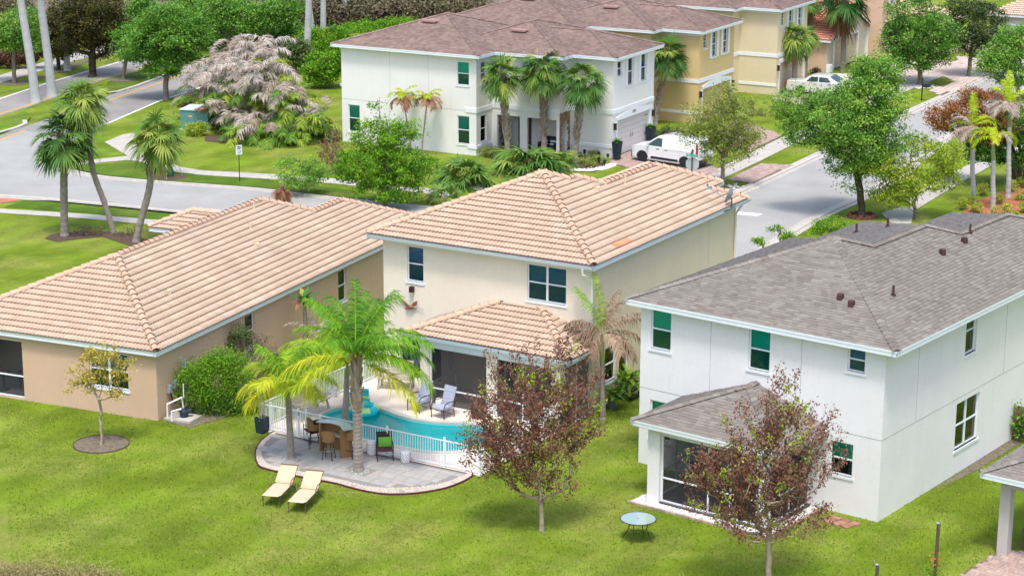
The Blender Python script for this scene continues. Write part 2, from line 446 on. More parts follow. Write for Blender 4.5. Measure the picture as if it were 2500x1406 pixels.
def roof_face(parent, root, kind, origin, pitch, poly_xy, mt, style='tile', budget=None, slab=True, special=None):
    """poly_xy in house x,y; plane rises from 'origin' (a point on the eave line)"""
    e, s = face_basis(kind, pitch)
    n = np.cross(e, s)
    o = np.array(origin, float)
    P3 = []
    for (x, y) in poly_xy:
        d = {'front': y - o[1], 'right': o[0] - x, 'left': x - o[0], 'rear': o[1] - y}[kind]
        P3.append(np.array([x, y, o[2] + pitch * d]))
    ab = [(float((p - o) @ e), float((p - o) @ s)) for p in P3]
    if slab:
        k = len(P3)
        V = [p - n * 0.012 for p in P3] + [p - n * 0.10 for p in P3]
        obj('roof_deck', new_mesh(V, [tuple(range(k)), tuple(range(2 * k - 1, k - 1, -1))] + [(i, k + i, k + (i + 1) % k, (i + 1) % k) for i in range(k)], M['underlay'] if style == 'tile' else mt, tint=[0.3] * (k + 2)), parent)
    amin = min(q[0] for q in ab); amax = max(q[0] for q in ab); bmax = max(q[1] for q in ab)
    A0 = math.floor(amin * 3) / 3
    if style == 'tile':
        w, ex = 0.33, 0.337
        cand, parts = [], ([], [], [], [])
        j = 0
        while j * ex < bmax:
            i = 0
            while A0 + i * w < amax:
                a0, b0 = A0 + i * w, j * ex - 0.04
                xs = a0 + (np.arange(SL) + 0.5) * w / SL
                lo = inside(ab, xs, np.full(SL, max(b0 + 0.05, 0.01)))
                hi = inside(ab, xs, np.full(SL, b0 + ex * 0.75))
                if (lo & hi).all(): cand.append((a0, b0))
                elif (lo | hi).any(): parts[0].append((a0, b0, (lo | hi)))
                i += 1
            j += 1
        return dict(e=e, s=s, o=o, cand=cand, cut=parts[0], w=w, ex=ex, mt=mt, parent=parent, root=root, style=style, special=special)
    w, ex = 0.24, (0.145 if style == 'shingle' else 0.19)
    cand = []
    j = 0
    while j * ex < bmax:
        a = A0 - random.random() * 0.3
        while a < amax:
            ww = random.choice((0.16, 0.2, 0.26, 0.32))
            if inside(ab, np.array([a + ww / 2]), np.array([j * ex + ex / 2]))[0]: cand.append((a, j * ex, ww))
            a += ww
        j += 1
    return dict(e=e, s=s, o=o, cand=cand, cut=[], w=w, ex=ex, mt=mt, parent=parent, root=root, style=style, special=None)

def shingle_mesh(mt, ww, ex, th):
    k = (mt.name, 'sh', ww, th)
    if k not in TILE_ME:
        V = [(0, 0, th), (ww, 0, th), (ww, ex + 0.02, 0.002), (0, ex + 0.02, 0.002), (0, 0, 0), (ww, 0, 0)]
        TILE_ME[k] = new_mesh(V, [(0, 1, 2, 3), (4, 5, 1, 0), (4, 0, 3), (5, 2, 1)], mt, tint=[0.5] * 4)
    return TILE_ME[k]

def finish_roof(faces, roofpart, limit=300):
    """the nearest whole pieces become objects, the rest one joined 'stuff' part"""
    allc = []
    root = faces[0]['root']
    ang = root.rotation_euler.z; ca, sa = math.cos(ang), math.sin(ang); L = np.array(root.location)
    for fi, F in enumerate(faces):
        for c in F['cand']:
            p = F['o'] + F['e'] * c[0] + F['s'] * c[1]
            wp = L + np.array([ca * p[0] - sa * p[1], sa * p[0] + ca * p[1], p[2]])
            q = _M @ (wp - CAM)
            px, py = q[0] / q[2] * FPX, q[1] / q[2] * FPX
            vis = abs(px) < 1250 and abs(py) < 703
            allc.append((0 if vis else 1, np.linalg.norm(wp - CAM), fi, c))
    allc.sort(key=lambda t: (t[0], t[1]))
    own = allc[:limit]; rest = allc[limit:]
    nm = {'tile': 'roof_tile', 'shingle': 'shingle', 'shingle_far': 'shingle'}
    for _, _, fi, c in own:
        F = faces[fi]; st = F['style']
        mt = F['mt']; lab = None
        if F['special'] and F['special'](c): mt = M['tile_orange']; lab = 'newer orange roof tile'
        if st == 'tile':
            o = bpy.data.objects.new('roof_tile', tile_mesh(mt, F['w'], F['ex']))
            lf = random.uniform(-0.003, 0.004)
        else:
            th = random.choice((0.010, 0.016)); o = bpy.data.objects.new('shingle', shingle_mesh(mt, c[2], F['ex'], th)); lf = 0.0
        link(o, roofpart)
        if lab: o['label'] = lab
        pos = F['o'] + F['e'] * c[0] + F['s'] * c[1] + np.cross(F['e'], F['s']) * lf
        o.matrix_basis = Rmat(pos, F['e'], F['s'])
    V, Q, mi, tn = [], [], [], []
    T = []
    tf, tt = [], []
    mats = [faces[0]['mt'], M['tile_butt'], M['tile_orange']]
    for fi, F in enumerate(faces):
        for (a0, b0, kp) in F['cut']:
            rest.append((0, 0, fi, (a0, b0, kp)))
    for _, _, fi, c in rest:
        F = faces[fi]; n = np.cross(F['e'], F['s'])
        B = np.stack([F['e'], F['s'], n])
        t = random.random()
        if F['style'] == 'tile':
            kp = c[2] if len(c) > 2 else [True] * SL
            v, f, m_ = tile_arrays(c[0], c[1], kp, F['w'], F['ex'], random.uniform(-0.003, 0.004))
            if F['special'] and F['special'](c): m_ = [2 if q == 0 else q for q in m_]
            b = len(V)
            V += (np.array(v) @ B + F['o']).tolist(); Q += [tuple(i + b for i in q) for q in f]; mi += m_; tn += [t] * len(f)
        else:
            th = random.choice((0.010, 0.016)); a, b0, ww = c; ex = F['ex']
            v = np.array([(a, b0, th), (a + ww, b0, th), (a + ww, b0 + ex + 0.02, 0.002), (a, b0 + ex + 0.02, 0.002), (a, b0, 0), (a + ww, b0, 0)]) @ B + F['o']
            b = len(V)
            V += v.tolist(); Q += [(b, b + 1, b + 2, b + 3), (b + 4, b + 5, b + 1, b)]; mi += [0, 0]; tn += [t, t]
    if Q:
        obj('roof_tiles' if faces[0]['style'] == 'tile' else 'shingles', new_mesh(V, np.array(Q), mats, mi, tn), roofpart, kind='stuff')

def caps(parent, pts, mt, style='tile', w=0.135, name='ridge_tile'):
    """ridge or hip caps along a polyline in house coordinates"""
    for a, b in zip(pts[:-1], pts[1:]):
        a = np.array(a, float); b = np.array(b, float)
        L = np.linalg.norm(b - a); n = max(1, round(L / (0.36 if style == 'tile' else 0.25)))
        d = (b - a) / L
        side = np.cross(d, [0, 0, 1]); side /= np.linalg.norm(side); up = np.cross(side, d)
        key = ('cap', style, mt.name, w)
        if key not in TILE_ME:
            mb = MB(); st = 0.36 if style == 'tile' else 0.25
            k = 6 if style == 'tile' else 2
            V = []
            for (x, sc, dz) in ((0, 1.08, 0.03), (st + 0.06, 0.90, 0.0)):
                for i in range(k + 1):
                    if style == 'tile':
                        t = math.pi * i / k; V.append((x, -math.cos(t) * w * sc, math.sin(t) * w * 0.95 * sc + dz - 0.02))
                    else:
                        V.append((x, (-1 + 2 * i / k) * w * sc, (0.035 if i == 1 else -0.03) + dz * 0.5))
            Fs = [(i, i + 1, k + 2 + i, k + 1 + i) for i in range(k)]
            V2 = V + [(0.0, p[1] * 0.8, p[2] * 0.8 - 0.005) for p in V[:k + 1]]
            Fs2 = [(2 * k + 2 + i, 2 * k + 3 + i, i + 1, i) for i in range(k)]
            mb.add(V2, Fs, 0); mb.add([], [], 0)
            for f in Fs2: mb.f.append(f); mb.m.append(1); mb.t.append(0.5)
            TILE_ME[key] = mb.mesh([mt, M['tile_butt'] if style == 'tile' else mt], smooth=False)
        for i in range(n):
            p = a + d * (L * i / n)
            o = bpy.data.objects.new(name, TILE_ME[key]); link(o, parent)
            o.matrix_basis = Matrix(((d[0], side[0] * -1, up[0], p[0]), (d[1], -side[1], up[1], p[1]), (d[2], -side[2], up[2], p[2] + 0.035), (0, 0, 0, 1)))

def fascia(parent, pts, h=0.2, out=0.03, mt=None, gutter=False):
    """white board (and gutter) below the eave along a polyline of (x,y), z at its top"""
    mb = MB()
    for (x0, y0, z0), (x1, y1, z1) in zip(pts[:-1], pts[1:]):
        d = np.array([x1 - x0, y1 - y0]); L = np.linalg.norm(d); d /= L; nrm = np.array([d[1], -d[0]])
        t = 0.03
        V = []
        for (x, y, z) in ((x0, y0, z0), (x1, y1, z1)):
            for k in (-t, out):
                V += [(x + nrm[0] * k, y + nrm[1] * k, z - h), (x + nrm[0] * k, y + nrm[1] * k, z)]
        mb.add(V, [(0, 1, 5, 4), (2, 6, 7, 3), (1, 3, 7, 5), (0, 4, 6, 2), (0, 2, 3, 1), (4, 5, 7, 6)])
        V = []
        for (x, y, z) in ((x0, y0, z0), (x1, y1, z1)):
            V += [(x + nrm[0] * (out + .003), y + nrm[1] * (out + .003), z - h * 0.42), (x + nrm[0] * (out + 0.012), y + nrm[1] * (out + 0.012), z - h * 0.36),
                  (x + nrm[0] * (out + 0.012), y + nrm[1] * (out + 0.012), z + 0.005), (x + nrm[0] * (out + .003), y + nrm[1] * (out + .003), z + 0.005)]
        mb.add(V, [(0, 4, 5, 1), (1, 5, 6, 2), (2, 6, 7, 3)])
    mb.build('fascia', mt or M['fascia'], parent)
    if gutter:
        g = MB()
        for (x0, y0, z0), (x1, y1, z1) in zip(pts[:-1], pts[1:]):
            d = np.array([x1 - x0, y1 - y0]); L = np.linalg.norm(d); d /= L; nrm = np.array([d[1], -d[0]])
            def P(x, y, z, k, dz): return (x + nrm[0] * k, y + nrm[1] * k, z + dz)
            prof = [(out + .015, -0.13), (out + 0.09, -0.13), (out + 0.13, -0.02), (out + 0.14, 0.0), (out + 0.125, 0.0), (out + 0.08, -0.11), (out + 0.016, -0.11)]
            V = [P(x0, y0, z0, *q) for q in prof] + [P(x1, y1, z1, *q) for q in prof]
            k = len(prof)
            for i in range(k - 1):
                g.add([V[i], V[i + 1], V[k + i + 1], V[k + i]], [(3, 2, 1, 0)], 1 if i >= 4 else 0)
        g.build('gutter', [M['fascia'], M['gutter_dark']], parent)

# ------------------------------------------------------------------ walls and windows
def wall(parent, axis, c, a0, a1, z0, z1, holes, mt, out=1, depth=0.13, name='wall', label=None):
    """vertical wall sheet with real openings; axis 'x': runs along x at y=c (outside towards -y if out=-1);
    axis 'y': runs along y at x=c"""
    A = sorted(set([a0, a1] + [h[0] for h in holes] + [h[1] for h in holes]))
    Z = sorted(set([z0, z1] + [h[2] for h in holes] + [h[3] for h in holes]))
    mb = MB()
    def P(a, z, d=0.0):
        q = c - out * d
        return (a, q, z) if axis == 'x' else (q, a, z)
    for i in range(len(A) - 1):
        for j in range(len(Z) - 1):
            am, zm = (A[i] + A[i + 1]) / 2, (Z[j] + Z[j + 1]) / 2
            if any(h[0] < am < h[1] and h[2] < zm < h[3] for h in holes): continue
            mb.add([P(A[i], Z[j]), P(A[i + 1], Z[j]), P(A[i + 1], Z[j + 1]), P(A[i], Z[j + 1])], [(0, 1, 2, 3)])
    for h in holes:
        b0, b1, y0, y1 = h[:4]
        dd = h[4] if len(h) > 4 else depth
        for p, q in (((b0, y0), (b1, y0)), ((b1, y0), (b1, y1)), ((b1, y1), (b0, y1)), ((b0, y1), (b0, y0))):
            mb.add([P(p[0], p[1]), P(q[0], q[1]), P(q[0], q[1], dd), P(p[0], p[1], dd)], [(0, 1, 2, 3)])
    return mb.build(name, mt, parent, label=label)

def window(parent, axis, c, a0, a1, z0, z1, out, glass='teal_glass', cover='shade', cover_to=1.0, cols=1, slats=False, grid=False, mid=True, name='window', label=None, sill=True, depth=0.09):
    """window set back in its opening: frame with rails, panes, a shade or blinds behind, a projecting sill"""
    fw = 0.045
    def B(mb, x0, x1, y0, y1, d0, d1, m=0):
        c0, c1 = c - out * d0, c - out * d1
        if axis == 'x': mb.bx(x0, x1, min(c0, c1), max(c0, c1), y0, y1, m)
        else: mb.bx(min(c0, c1), max(c0, c1), x0, x1, y0, y1, m)
    root = MB()
    B(root, a0, a1, z1 - fw, z1, depth - 0.03, depth + 0.03)
    B(root, a0, a1, z0, z0 + fw, depth - 0.03, depth + 0.03)
    B(root, a0, a0 + fw, z0 + fw, z1 - fw, depth - 0.03, depth + 0.03)
    B(root, a1 - fw, a1, z0 + fw, z1 - fw, depth - 0.03, depth + 0.03)
    zm = (z0 + z1) / 2
    cw = (a1 - a0) / cols
    for k in range(1, cols): B(root, a0 + cw * k - 0.04, a0 + cw * k + 0.04, z0 + fw, z1 - fw, depth - 0.035, depth + 0.025)
    if mid:
        for k in range(cols):
            xa = a0 + cw * k + (fw if k == 0 else 0.04); xb = a0 + cw * (k + 1) - (fw if k == cols - 1 else 0.04)
            B(root, xa, xb, zm - 0.022, zm + 0.022, depth - 0.032, depth + 0.028)
    if grid:
        for k in range(cols):
            xa = a0 + cw * k + fw; xb = a0 + cw * (k + 1) - fw; xm = (xa + xb) / 2
            B(root, xm - 0.01, xm + 0.01, z0 + fw, z1 - fw, depth - 0.012, depth + 0.012)
            for zz in np.linspace(z0, z1, 5)[1:-1]:
                if abs(zz - zm) > 0.05: B(root, xa, xb, zz - 0.01, zz + 0.01, depth - 0.011, depth + 0.011)
    w = root.build(name, M['white'], parent, label=label)
    p = MB()
    for k in range(cols):
        xa = a0 + cw * k + fw; xb = a0 + cw * (k + 1) - fw
        for (za, zb) in (((z0 + fw, zm - 0.02), (zm + 0.02, z1 - fw)) if mid else ((z0 + fw, z1 - fw),)):
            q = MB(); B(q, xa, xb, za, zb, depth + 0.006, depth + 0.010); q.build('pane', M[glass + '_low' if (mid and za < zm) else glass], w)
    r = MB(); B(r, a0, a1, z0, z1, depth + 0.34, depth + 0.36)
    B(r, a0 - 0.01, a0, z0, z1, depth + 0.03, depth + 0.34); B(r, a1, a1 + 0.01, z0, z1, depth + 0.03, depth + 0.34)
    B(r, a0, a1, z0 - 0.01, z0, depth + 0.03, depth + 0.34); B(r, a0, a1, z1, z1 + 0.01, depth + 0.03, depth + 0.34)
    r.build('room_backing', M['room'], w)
    if cover_to > 0:
        b = MB()
        zb = z1 - (z1 - z0) * cover_to
        if slats:
            z = z1 - 0.04
            while z > zb + 0.02:
                c0 = c - out * (depth + 0.07)
                if axis == 'x': b.box(((a0 + a1) / 2, c0, z), (a1 - a0 - 0.06, 0.045, 0.004), 0, rx=0.75 * -out)
                else: b.box((c0, (a0 + a1) / 2, z), (0.045, a1 - a0 - 0.06, 0.004), 0, ry=0.75 * out)
                z -= 0.05
        else:
            B(b, a0 + 0.03, a1 - 0.03, zb, z1 - 0.03, depth + 0.06, depth + 0.07)
        b.build('blind', M[cover], w)
    if sill:
        s = MB(); B(s, a0 - 0.06, a1 + 0.06, z0 - 0.09, z0, -0.04, depth - 0.031)
        s.build('sill', M['white'], w)
    return w

def joints(parent, axis, c, out, vert, horiz, mt=None):
    mb = MB()
    def B(x0, x1, y0, y1):
        c0, c1 = c + out * 0.004, c - out * 0.01
        if axis == 'x': mb.bx(x0, x1, min(c0, c1), max(c0, c1), y0, y1)
        else: mb.bx(min(c0, c1), max(c0, c1), x0, x1, y0, y1)
    for (a, z0, z1) in vert: B(a - 0.007, a + 0.007, z0, z1)
    for (z, a0, a1) in horiz: B(a0, a1, z - 0.011, z + 0.011)
    mb.build('control_joint', mt or M['joint'], parent)

def band(parent, axis, c, out, a0, a1, z0, z1, proud=0.045, mt=None, name='trim_band'):
    mb = MB()
    c0, c1 = c + out * proud, c - out * 0.01
    if axis == 'x': mb.bx(a0, a1, min(c0, c1), max(c0, c1), z0, z1)
    else: mb.bx(min(c0, c1), max(c0, c1), a0, a1, z0, z1)
    return mb.build(name, mt or M['white'], parent)
# ------------------------------------------------------------------ the ground, roads and paths
def sheet(name, px, z, mt, world=False, kind='structure', thick=0.0):
    P = [tuple(p) for p in px] if world else [tuple(at(x, y, z)[:2]) for x, y in px]
    a = sum(P[i][0] * P[(i + 1) % len(P)][1] - P[(i + 1) % len(P)][0] * P[i][1] for i in range(len(P)))
    if a < 0: P = P[::-1]
    if thick:
        mb = MB(); mb.prism(P, z - thick, z); me = mb.mesh(mt)
    else:
        me = new_mesh([(x, y, z) for x, y in P], [tuple(range(len(P)))], mt)
    o = obj(name, me)
    if kind: o['kind'] = kind
    return o

def strip(name, pts, width, z, mt, world=False, kind='structure', h=None, parent=None):
    """ribbon along a polyline of photo points on the ground"""
    P = [np.array(p[:2], float) for p in (pts if world else [at(x, y) for x, y in pts])]
    V, Fs = [], []
    for i, p in enumerate(P):
        d = P[min(i + 1, len(P) - 1)] - P[max(i - 1, 0)]; d /= np.linalg.norm(d); n = np.array([-d[1], d[0]]) * width / 2
        V += [(p[0] + n[0], p[1] + n[1], z), (p[0] - n[0], p[1] - n[1], z)]
        if h: V += [(p[0] + n[0], p[1] + n[1], z - h), (p[0] - n[0], p[1] - n[1], z - h)]
    k = 4 if h else 2
    for i in range(len(P) - 1):
        a, b = i * k, (i + 1) * k
        Fs.append((a, a + 1, b + 1, b))
        if h: Fs += [(a + 2, a, b, b + 2), (a + 1, a + 3, b + 3, b + 1)]
    o = obj(name, new_mesh(V, Fs, mt), parent)
    if kind: o['kind'] = kind
    return o

def ip(pts, n=6):
    """smooth a polyline (Catmull-Rom)"""
    P = [np.array(p, float) for p in pts]; out = []
    for i in range(len(P) - 1):
        p0, p1, p2, p3 = P[max(i - 1, 0)], P[i], P[i + 1], P[min(i + 2, len(P) - 1)]
        for k in range(n):
            t = k / n
            out.append(0.5 * ((2 * p1) + (-p0 + p2) * t + (2 * p0 - 5 * p1 + 4 * p2 - p3) * t * t + (-p0 + 3 * p1 - 3 * p2 + p3) * t ** 3))
    out.append(P[-1])
    return [tuple(p) for p in out]

gp = 40
gx = np.linspace(-700, 700, gp); gy = np.linspace(-100, 1500, gp)
obj('ground', new_mesh([(-700, -60, 0), (700, -60, 0), (700, 1500, 0), (-700, 1500, 0)], [(0, 1, 2, 3)], M['grass']), kind='structure')
# our street and the cross road
UP = ip([(171, 416), (239, 431), (358, 443), (500, 453), (640, 464), (811, 484), (960, 500), (1100, 514), (1300, 535), (1480, 545), (1620, 535), (1720, 505), (1803, 471), (1986, 386), (2196, 286), (2362, 211), (2560, 120)])
LO = ip([(2560, 190), (2420, 262), (2300, 345), (2170, 445), (2100, 484), (2000, 530), (1900, 590), (1800, 660), (1640, 700), (1480, 690), (1300, 660), (1100, 610), (900, 572), (640, 538), (446, 520), (300, 505), (128, 489), (0, 480), (-200, 470)])
sheet('street', UP + LO + [(-200, 300), (-60, 352), (0, 341), (64, 320), (120, 330), (128, 372)], 0.012, M['asphalt'])
sheet('boulevard', [(-300, 395), (-60, 352), (0, 330), (64, 308), (200, 262), (282, 227), (384, 196), (460, 160), (640, 95), (700, 75), (700, 130), (640, 150), (474, 222), (388, 249), (307, 284), (254, 305), (205, 330), (130, 372), (110, 400), (60, 420), (-300, 470)], 0.008, M['asphalt2'])
sheet('far_boulevard', [(-200, 312), (0, 284), (77, 259), (252, 196), (337, 173), (470, 122), (620, 70), (620, 40), (470, 92), (299, 147), (282, 152), (115, 201), (0, 239), (-200, 268)], 0.008, M['asphalt2'])
sheet('boulevard_sidewalk', [(-200, 235), (0, 203), (120, 168), (299, 116), (420, 80), (420, 68), (299, 98), (120, 148), (0, 184), (-200, 212)], 0.03, M['concrete'])
sheet('far_sidewalk_edge', [(60, 205), (270, 135), (330, 112), (330, 106), (270, 128), (60, 198)], 0.02, M['soil'])
strip('road_line', [(-100, 262), (0, 242), (115, 204), (282, 155), (299, 150), (470, 95)], 0.18, 0.016, M['white_line'])
strip('road_line', [(-100, 300), (0, 279), (77, 255), (252, 192), (337, 169), (470, 118)], 0.18, 0.016, M['yellow'])
strip('road_line', [(-60, 360), (0, 342), (62, 319)], 0.18, 0.018, M['yellow'])
strip('road_line', [(270, 245), (330, 224), (392, 203), (470, 172)], 0.18, 0.016, M['yellow'])
strip('road_line', [(254, 306), (307, 283), (388, 248), (474, 220), (600, 172)], 0.18, 0.016, M['white_line'])
strip('kerb', [(-200, 355), (-60, 333), (0, 326), (40, 315), (62, 305), (60, 297)], 0.3, 0.12, M['kerb'], h=0.13)
strip('kerb', [(262, 230), (290, 226), (330, 214), (384, 194), (460, 158)], 0.3, 0.12, M['kerb'], h=0.13)
strip('kerb', UP, 0.30, 0.07, M['kerb'], h=0.08)
strip('kerb', LO[1:], 0.30, 0.07, M['kerb'], h=0.08)
strip('gutter_pan', UP, 0.95, 0.02, M['concrete']); strip('gutter_pan', LO[1:], 0.95, 0.02, M['concrete'])
sheet('stop_line', [(1797, 517), (1862, 522), (1850, 528), (1790, 523)], 0.024, M['white_line'])
# side grass shades
sheet('median_grass', [(-300, 395), (-60, 330), (0, 326), (62, 304), (75, 285), (60, 268), (0, 288), (-300, 350)], 0.10, M['grass2'])
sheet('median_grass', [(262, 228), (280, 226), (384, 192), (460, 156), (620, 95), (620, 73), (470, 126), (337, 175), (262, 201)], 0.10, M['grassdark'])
sheet('corner_grass', [(170, 392), (300, 378), (318, 382), (255, 346), (262, 300), (215, 330), (150, 372)], 0.02, M['grass2'])
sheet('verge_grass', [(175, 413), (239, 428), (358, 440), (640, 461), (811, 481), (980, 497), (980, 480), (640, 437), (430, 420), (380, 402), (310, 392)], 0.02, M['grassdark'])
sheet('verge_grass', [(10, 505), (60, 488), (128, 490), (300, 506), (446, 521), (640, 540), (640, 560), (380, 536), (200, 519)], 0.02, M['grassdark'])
# pavements with slab joints
def walk(name, A, B, n, mt=None, z=0.03):
    """a pavement between two photo polylines, split into n slabs (each its own part)"""
    PA = [at(*p)[:2] for p in A]; PB = [at(*p)[:2] for p in B]
    def samp(P, t):
        P = np.array(P); L = np.r_[0, np.cumsum(np.linalg.norm(np.diff(P, axis=0), axis=1))]; s = t * L[-1]
        return np.array([np.interp(s, L, P[:, 0]), np.interp(s, L, P[:, 1])])
    base = MB(); V = []
    root = sheet(name, [tuple(p) for p in PA] + [tuple(p) for p in PB[::-1]], z - 0.012, M['kerb'], world=True)
    for i in range(n):
        g = 0.012 / 2
        t0, t1 = i / n, (i + 1) / n
        a0, a1, b0, b1 = samp(PA, t0), samp(PA, t1), samp(PB, t0), samp(PB, t1)
        s = (a1 - a0); s = s / (np.linalg.norm(s) + 1e-9) * 0.007
        P = [a0 + s, a1 - s, b1 - s, b0 + s]
        mb = MB(); mb.prism([tuple(p) for p in P], z - 0.01, z + random.uniform(0, 0.008))
        mb.build('pavement_slab', mt or M['concrete'], root)
    return root
walk('sidewalk', [(-40, 517), (0, 521), (200, 534), (379, 551), (500, 560)], [(-40, 507), (0, 511), (200, 523), (379, 538), (500, 547)], 26)
walk('sidewalk', [(430, 421), (500, 429), (640, 437), (811, 449), (960, 465), (1080, 478), (1110, 482)], [(445, 410), (500, 418), (640, 425), (811, 437), (960, 452), (1080, 465), (1110, 470)], 30)
walk('corner_path', [(172, 405), (240, 399), (318, 391), (360, 400), (400, 412), (430, 421)], [(174, 396), (240, 390), (330, 380), (384, 388), (410, 398), (445, 410)], 10)
walk('corner_path', [(316, 384), (255, 348), (300, 330)], [(384, 388), (325, 354), (330, 326)], 3)
walk('kerb_ramp', [(0, 497), (45, 491)], [(0, 485), (45, 487)], 2, M['redpaint'])
walk('street_sidewalk', [(1620, 508), (1690, 470), (1765, 437), (1854, 395), (1940, 352), (2100, 275), (2240, 212), (2330, 176), (2480, 120)], [(1600, 495), (1668, 456), (1740, 420), (1830, 375), (1912, 335), (2075, 258), (2215, 197), (2305, 161), (2455, 105)], 44)
walk('right_sidewalk', [(2230, 517), (2322, 461), (2384, 426), (2454, 386), (2560, 330)], [(2205, 500), (2242, 470), (2372, 399), (2419, 377), (2560, 305)], 22)
sheet('ramp_slab', [(2152, 521), (2205, 500), (2230, 517), (2225, 545), (2178, 545)], 0.04, M['concrete'], thick=0.03)

def pavers(name, px, mt, w, h, z, limit=300, ang=None, gap=0.008, bed=True, jit=0.004, thick=0.03, holes=(), tile2=None, bedm=None):
    """real paving blocks laid inside a polygon given on the ground"""
    P = [at(x, y)[:2] for x, y in px]
    base = sheet(name, [tuple(p) for p in P], z - (0.008 if bedm else thick - 0.004), bedm or M['soil'], world=True)
    if ang is None:
        d = np.array(P[1]) - np.array(P[0]); ang = math.atan2(d[1], d[0])
    ca, sa = math.cos(ang), math.sin(ang)
    Q = [(p[0] * ca + p[1] * sa, -p[0] * sa + p[1] * ca) for p in P]
    xs = [q[0] for q in Q]; ys = [q[1] for q in Q]
    cells = []
    j = 0; y = min(ys)
    while y < max(ys):
        hh = h if not tile2 else random.choice(tile2[1])
        x = min(xs) - random.random() * w
        while x < max(xs):
            ww = w if not tile2 else random.choice(tile2[0])
            cx = np.array([x + 0.03, x + ww - 0.03, x + 0.03, x + ww - 0.03, x + ww / 2]); cy = np.array([y + 0.03, y + 0.03, y + hh - 0.03, y + hh - 0.03, y + hh / 2])
            ins = inside(Q, cx, cy)
            for (hx, hy, hr) in holes:
                qx, qy = hx * ca + hy * sa, -hx * sa + hy * ca
                ins &= ((cx - qx) ** 2 + (cy - qy) ** 2 > hr * hr)
            if ins[4] and ins.sum() >= 4: cells.append((x, y, ww, hh))
            x += ww
        y += hh
    cells.sort(key=lambda c: -(c[0] * 0) + c[1])
    def wpos(c): 
        x, y = c[0] + c[2] / 2, c[1] + c[3] / 2
        return (x * ca - y * sa, x * sa + y * ca)
    cells.sort(key=lambda c: wpos(c)[1])
    for c in cells[:limit]:
        k = ('pv', mt.name, c[2], c[3])
        if k not in TILE_ME:
            mb = MB(); hx, hy = c[2] / 2 - gap, c[3] / 2 - gap; bv = min(0.006, hx / 4)
            mb.add([(-hx, -hy, -thick), (hx, -hy, -thick), (hx, hy, -thick), (-hx, hy, -thick), (-hx, -hy, -bv), (hx, -hy, -bv), (hx, hy, -bv), (-hx, hy, -bv),
                    (-hx + bv, -hy + bv, 0), (hx - bv, -hy + bv, 0), (hx - bv, hy - bv, 0), (-hx + bv, hy - bv, 0)],
                   [(0, 1, 5, 4), (1, 2, 6, 5), (2, 3, 7, 6), (3, 0, 4, 7), (4, 5, 9, 8), (5, 6, 10, 9), (6, 7, 11, 10), (7, 4, 8, 11), (8, 9, 10, 11)])
            TILE_ME[k] = mb.mesh(mt)
        o = bpy.data.objects.new('paver', TILE_ME[k]); link(o, base)
        wp = wpos(c); o.location = (wp[0], wp[1], z + random.uniform(-jit, jit)); o.rotation_euler = (random.uniform(-.006, .006), random.uniform(-.006, .006), ang)
    rest = cells[limit:]
    if rest:
        mb = MB()
        for c in rest:
            wp = wpos(c); mb.box((wp[0], wp[1], z - 0.01), (c[2] - 2 * gap, c[3] - 2 * gap, 0.02), 0, rz=ang, t=random.random())
        mb.build('pavers', mt, base, kind='stuff')
    return base
M['paver_pink'] = mat('pink_brick_paver', [(0.36, 0.25, 0.215), (0.46, 0.33, 0.28), (0.40, 0.29, 0.25), (0.33, 0.25, 0.23), (0.5, 0.38, 0.33)], 0.9, 20, 0.12)
pavers('driveway', [(1478, 398), (1500, 386), (1590, 350), (1640, 345), (1760, 420), (1690, 447)], M['paver_pink'], 0.23, 0.23, 0.05, 300, ang=R(62), gap=0.01)
pavers('driveway_apron', [(1775, 440), (1853, 400), (1937, 404), (1840, 449)], M['paver_pink'], 0.23, 0.23, 0.05, 300, ang=R(62), gap=0.01)
pavers('driveway', [(1712, 330), (1800, 292), (1912, 332), (1832, 372)], M['paver_pink'], 0.23, 0.23, 0.05, 200, ang=R(62), gap=0.01)
pavers('driveway_apron', [(2075, 292), (2120, 270), (2235, 280), (2145, 298)], M['paver_pink'], 0.23, 0.23, 0.05, 200, ang=R(62), gap=0.01)
pavers('driveway', [(1880, 243), (1965, 205), (2100, 250), (2040, 275)], M['paver_pink'], 0.3, 0.3, 0.05, 150, ang=R(62), gap=0.01)
M['paver_pale'] = mat('pale_driveway', (0.5, 0.41, 0.36), 0.9, 3, 0.15)
M['paver_palej'] = mat('pale_pink_paver', [(0.52, 0.43, 0.38), (0.58, 0.48, 0.43), (0.47, 0.38, 0.34)], 0.9, 20, 0.12)
pavers('driveway', [(2120, 190), (2210, 140), (2330, 150), (2420, 185), (2300, 235), (2265, 222), (2330, 200), (2280, 180), (2240, 200)], M['paver_palej'], 0.4, 0.4, 0.05, 200, ang=R(62), gap=0.01)
pavers('far_driveway', [(2330, 140), (2400, 138), (2450, 165), (2370, 185)], M['paver_palej'], 0.4, 0.4, 0.05, 60, ang=R(62), gap=0.01)
sheet('far_street_bed', [(2150, 130), (2330, 130), (2420, 120), (2500, 100), (2500, 60), (2330, 90), (2150, 110)], 0.006, M['soil'])

# ------------------------------------------------------------------ houses
def hroot(name, o, deg, label, cat='house', group=None):
    return thing(name, (float(o[0]), float(o[1]), 0.0), label, cat, group, rz=-R(deg))
def part(parent, name):
    e = bpy.data.objects.new(name, None); link(e, parent); e.empty_display_size = 0.2; return e
def slab(parent, poly, mt, name='roof_plane'):
    return obj(name, new_mesh(poly, [tuple(range(len(poly)))], mt, tint=[0.3]), parent)

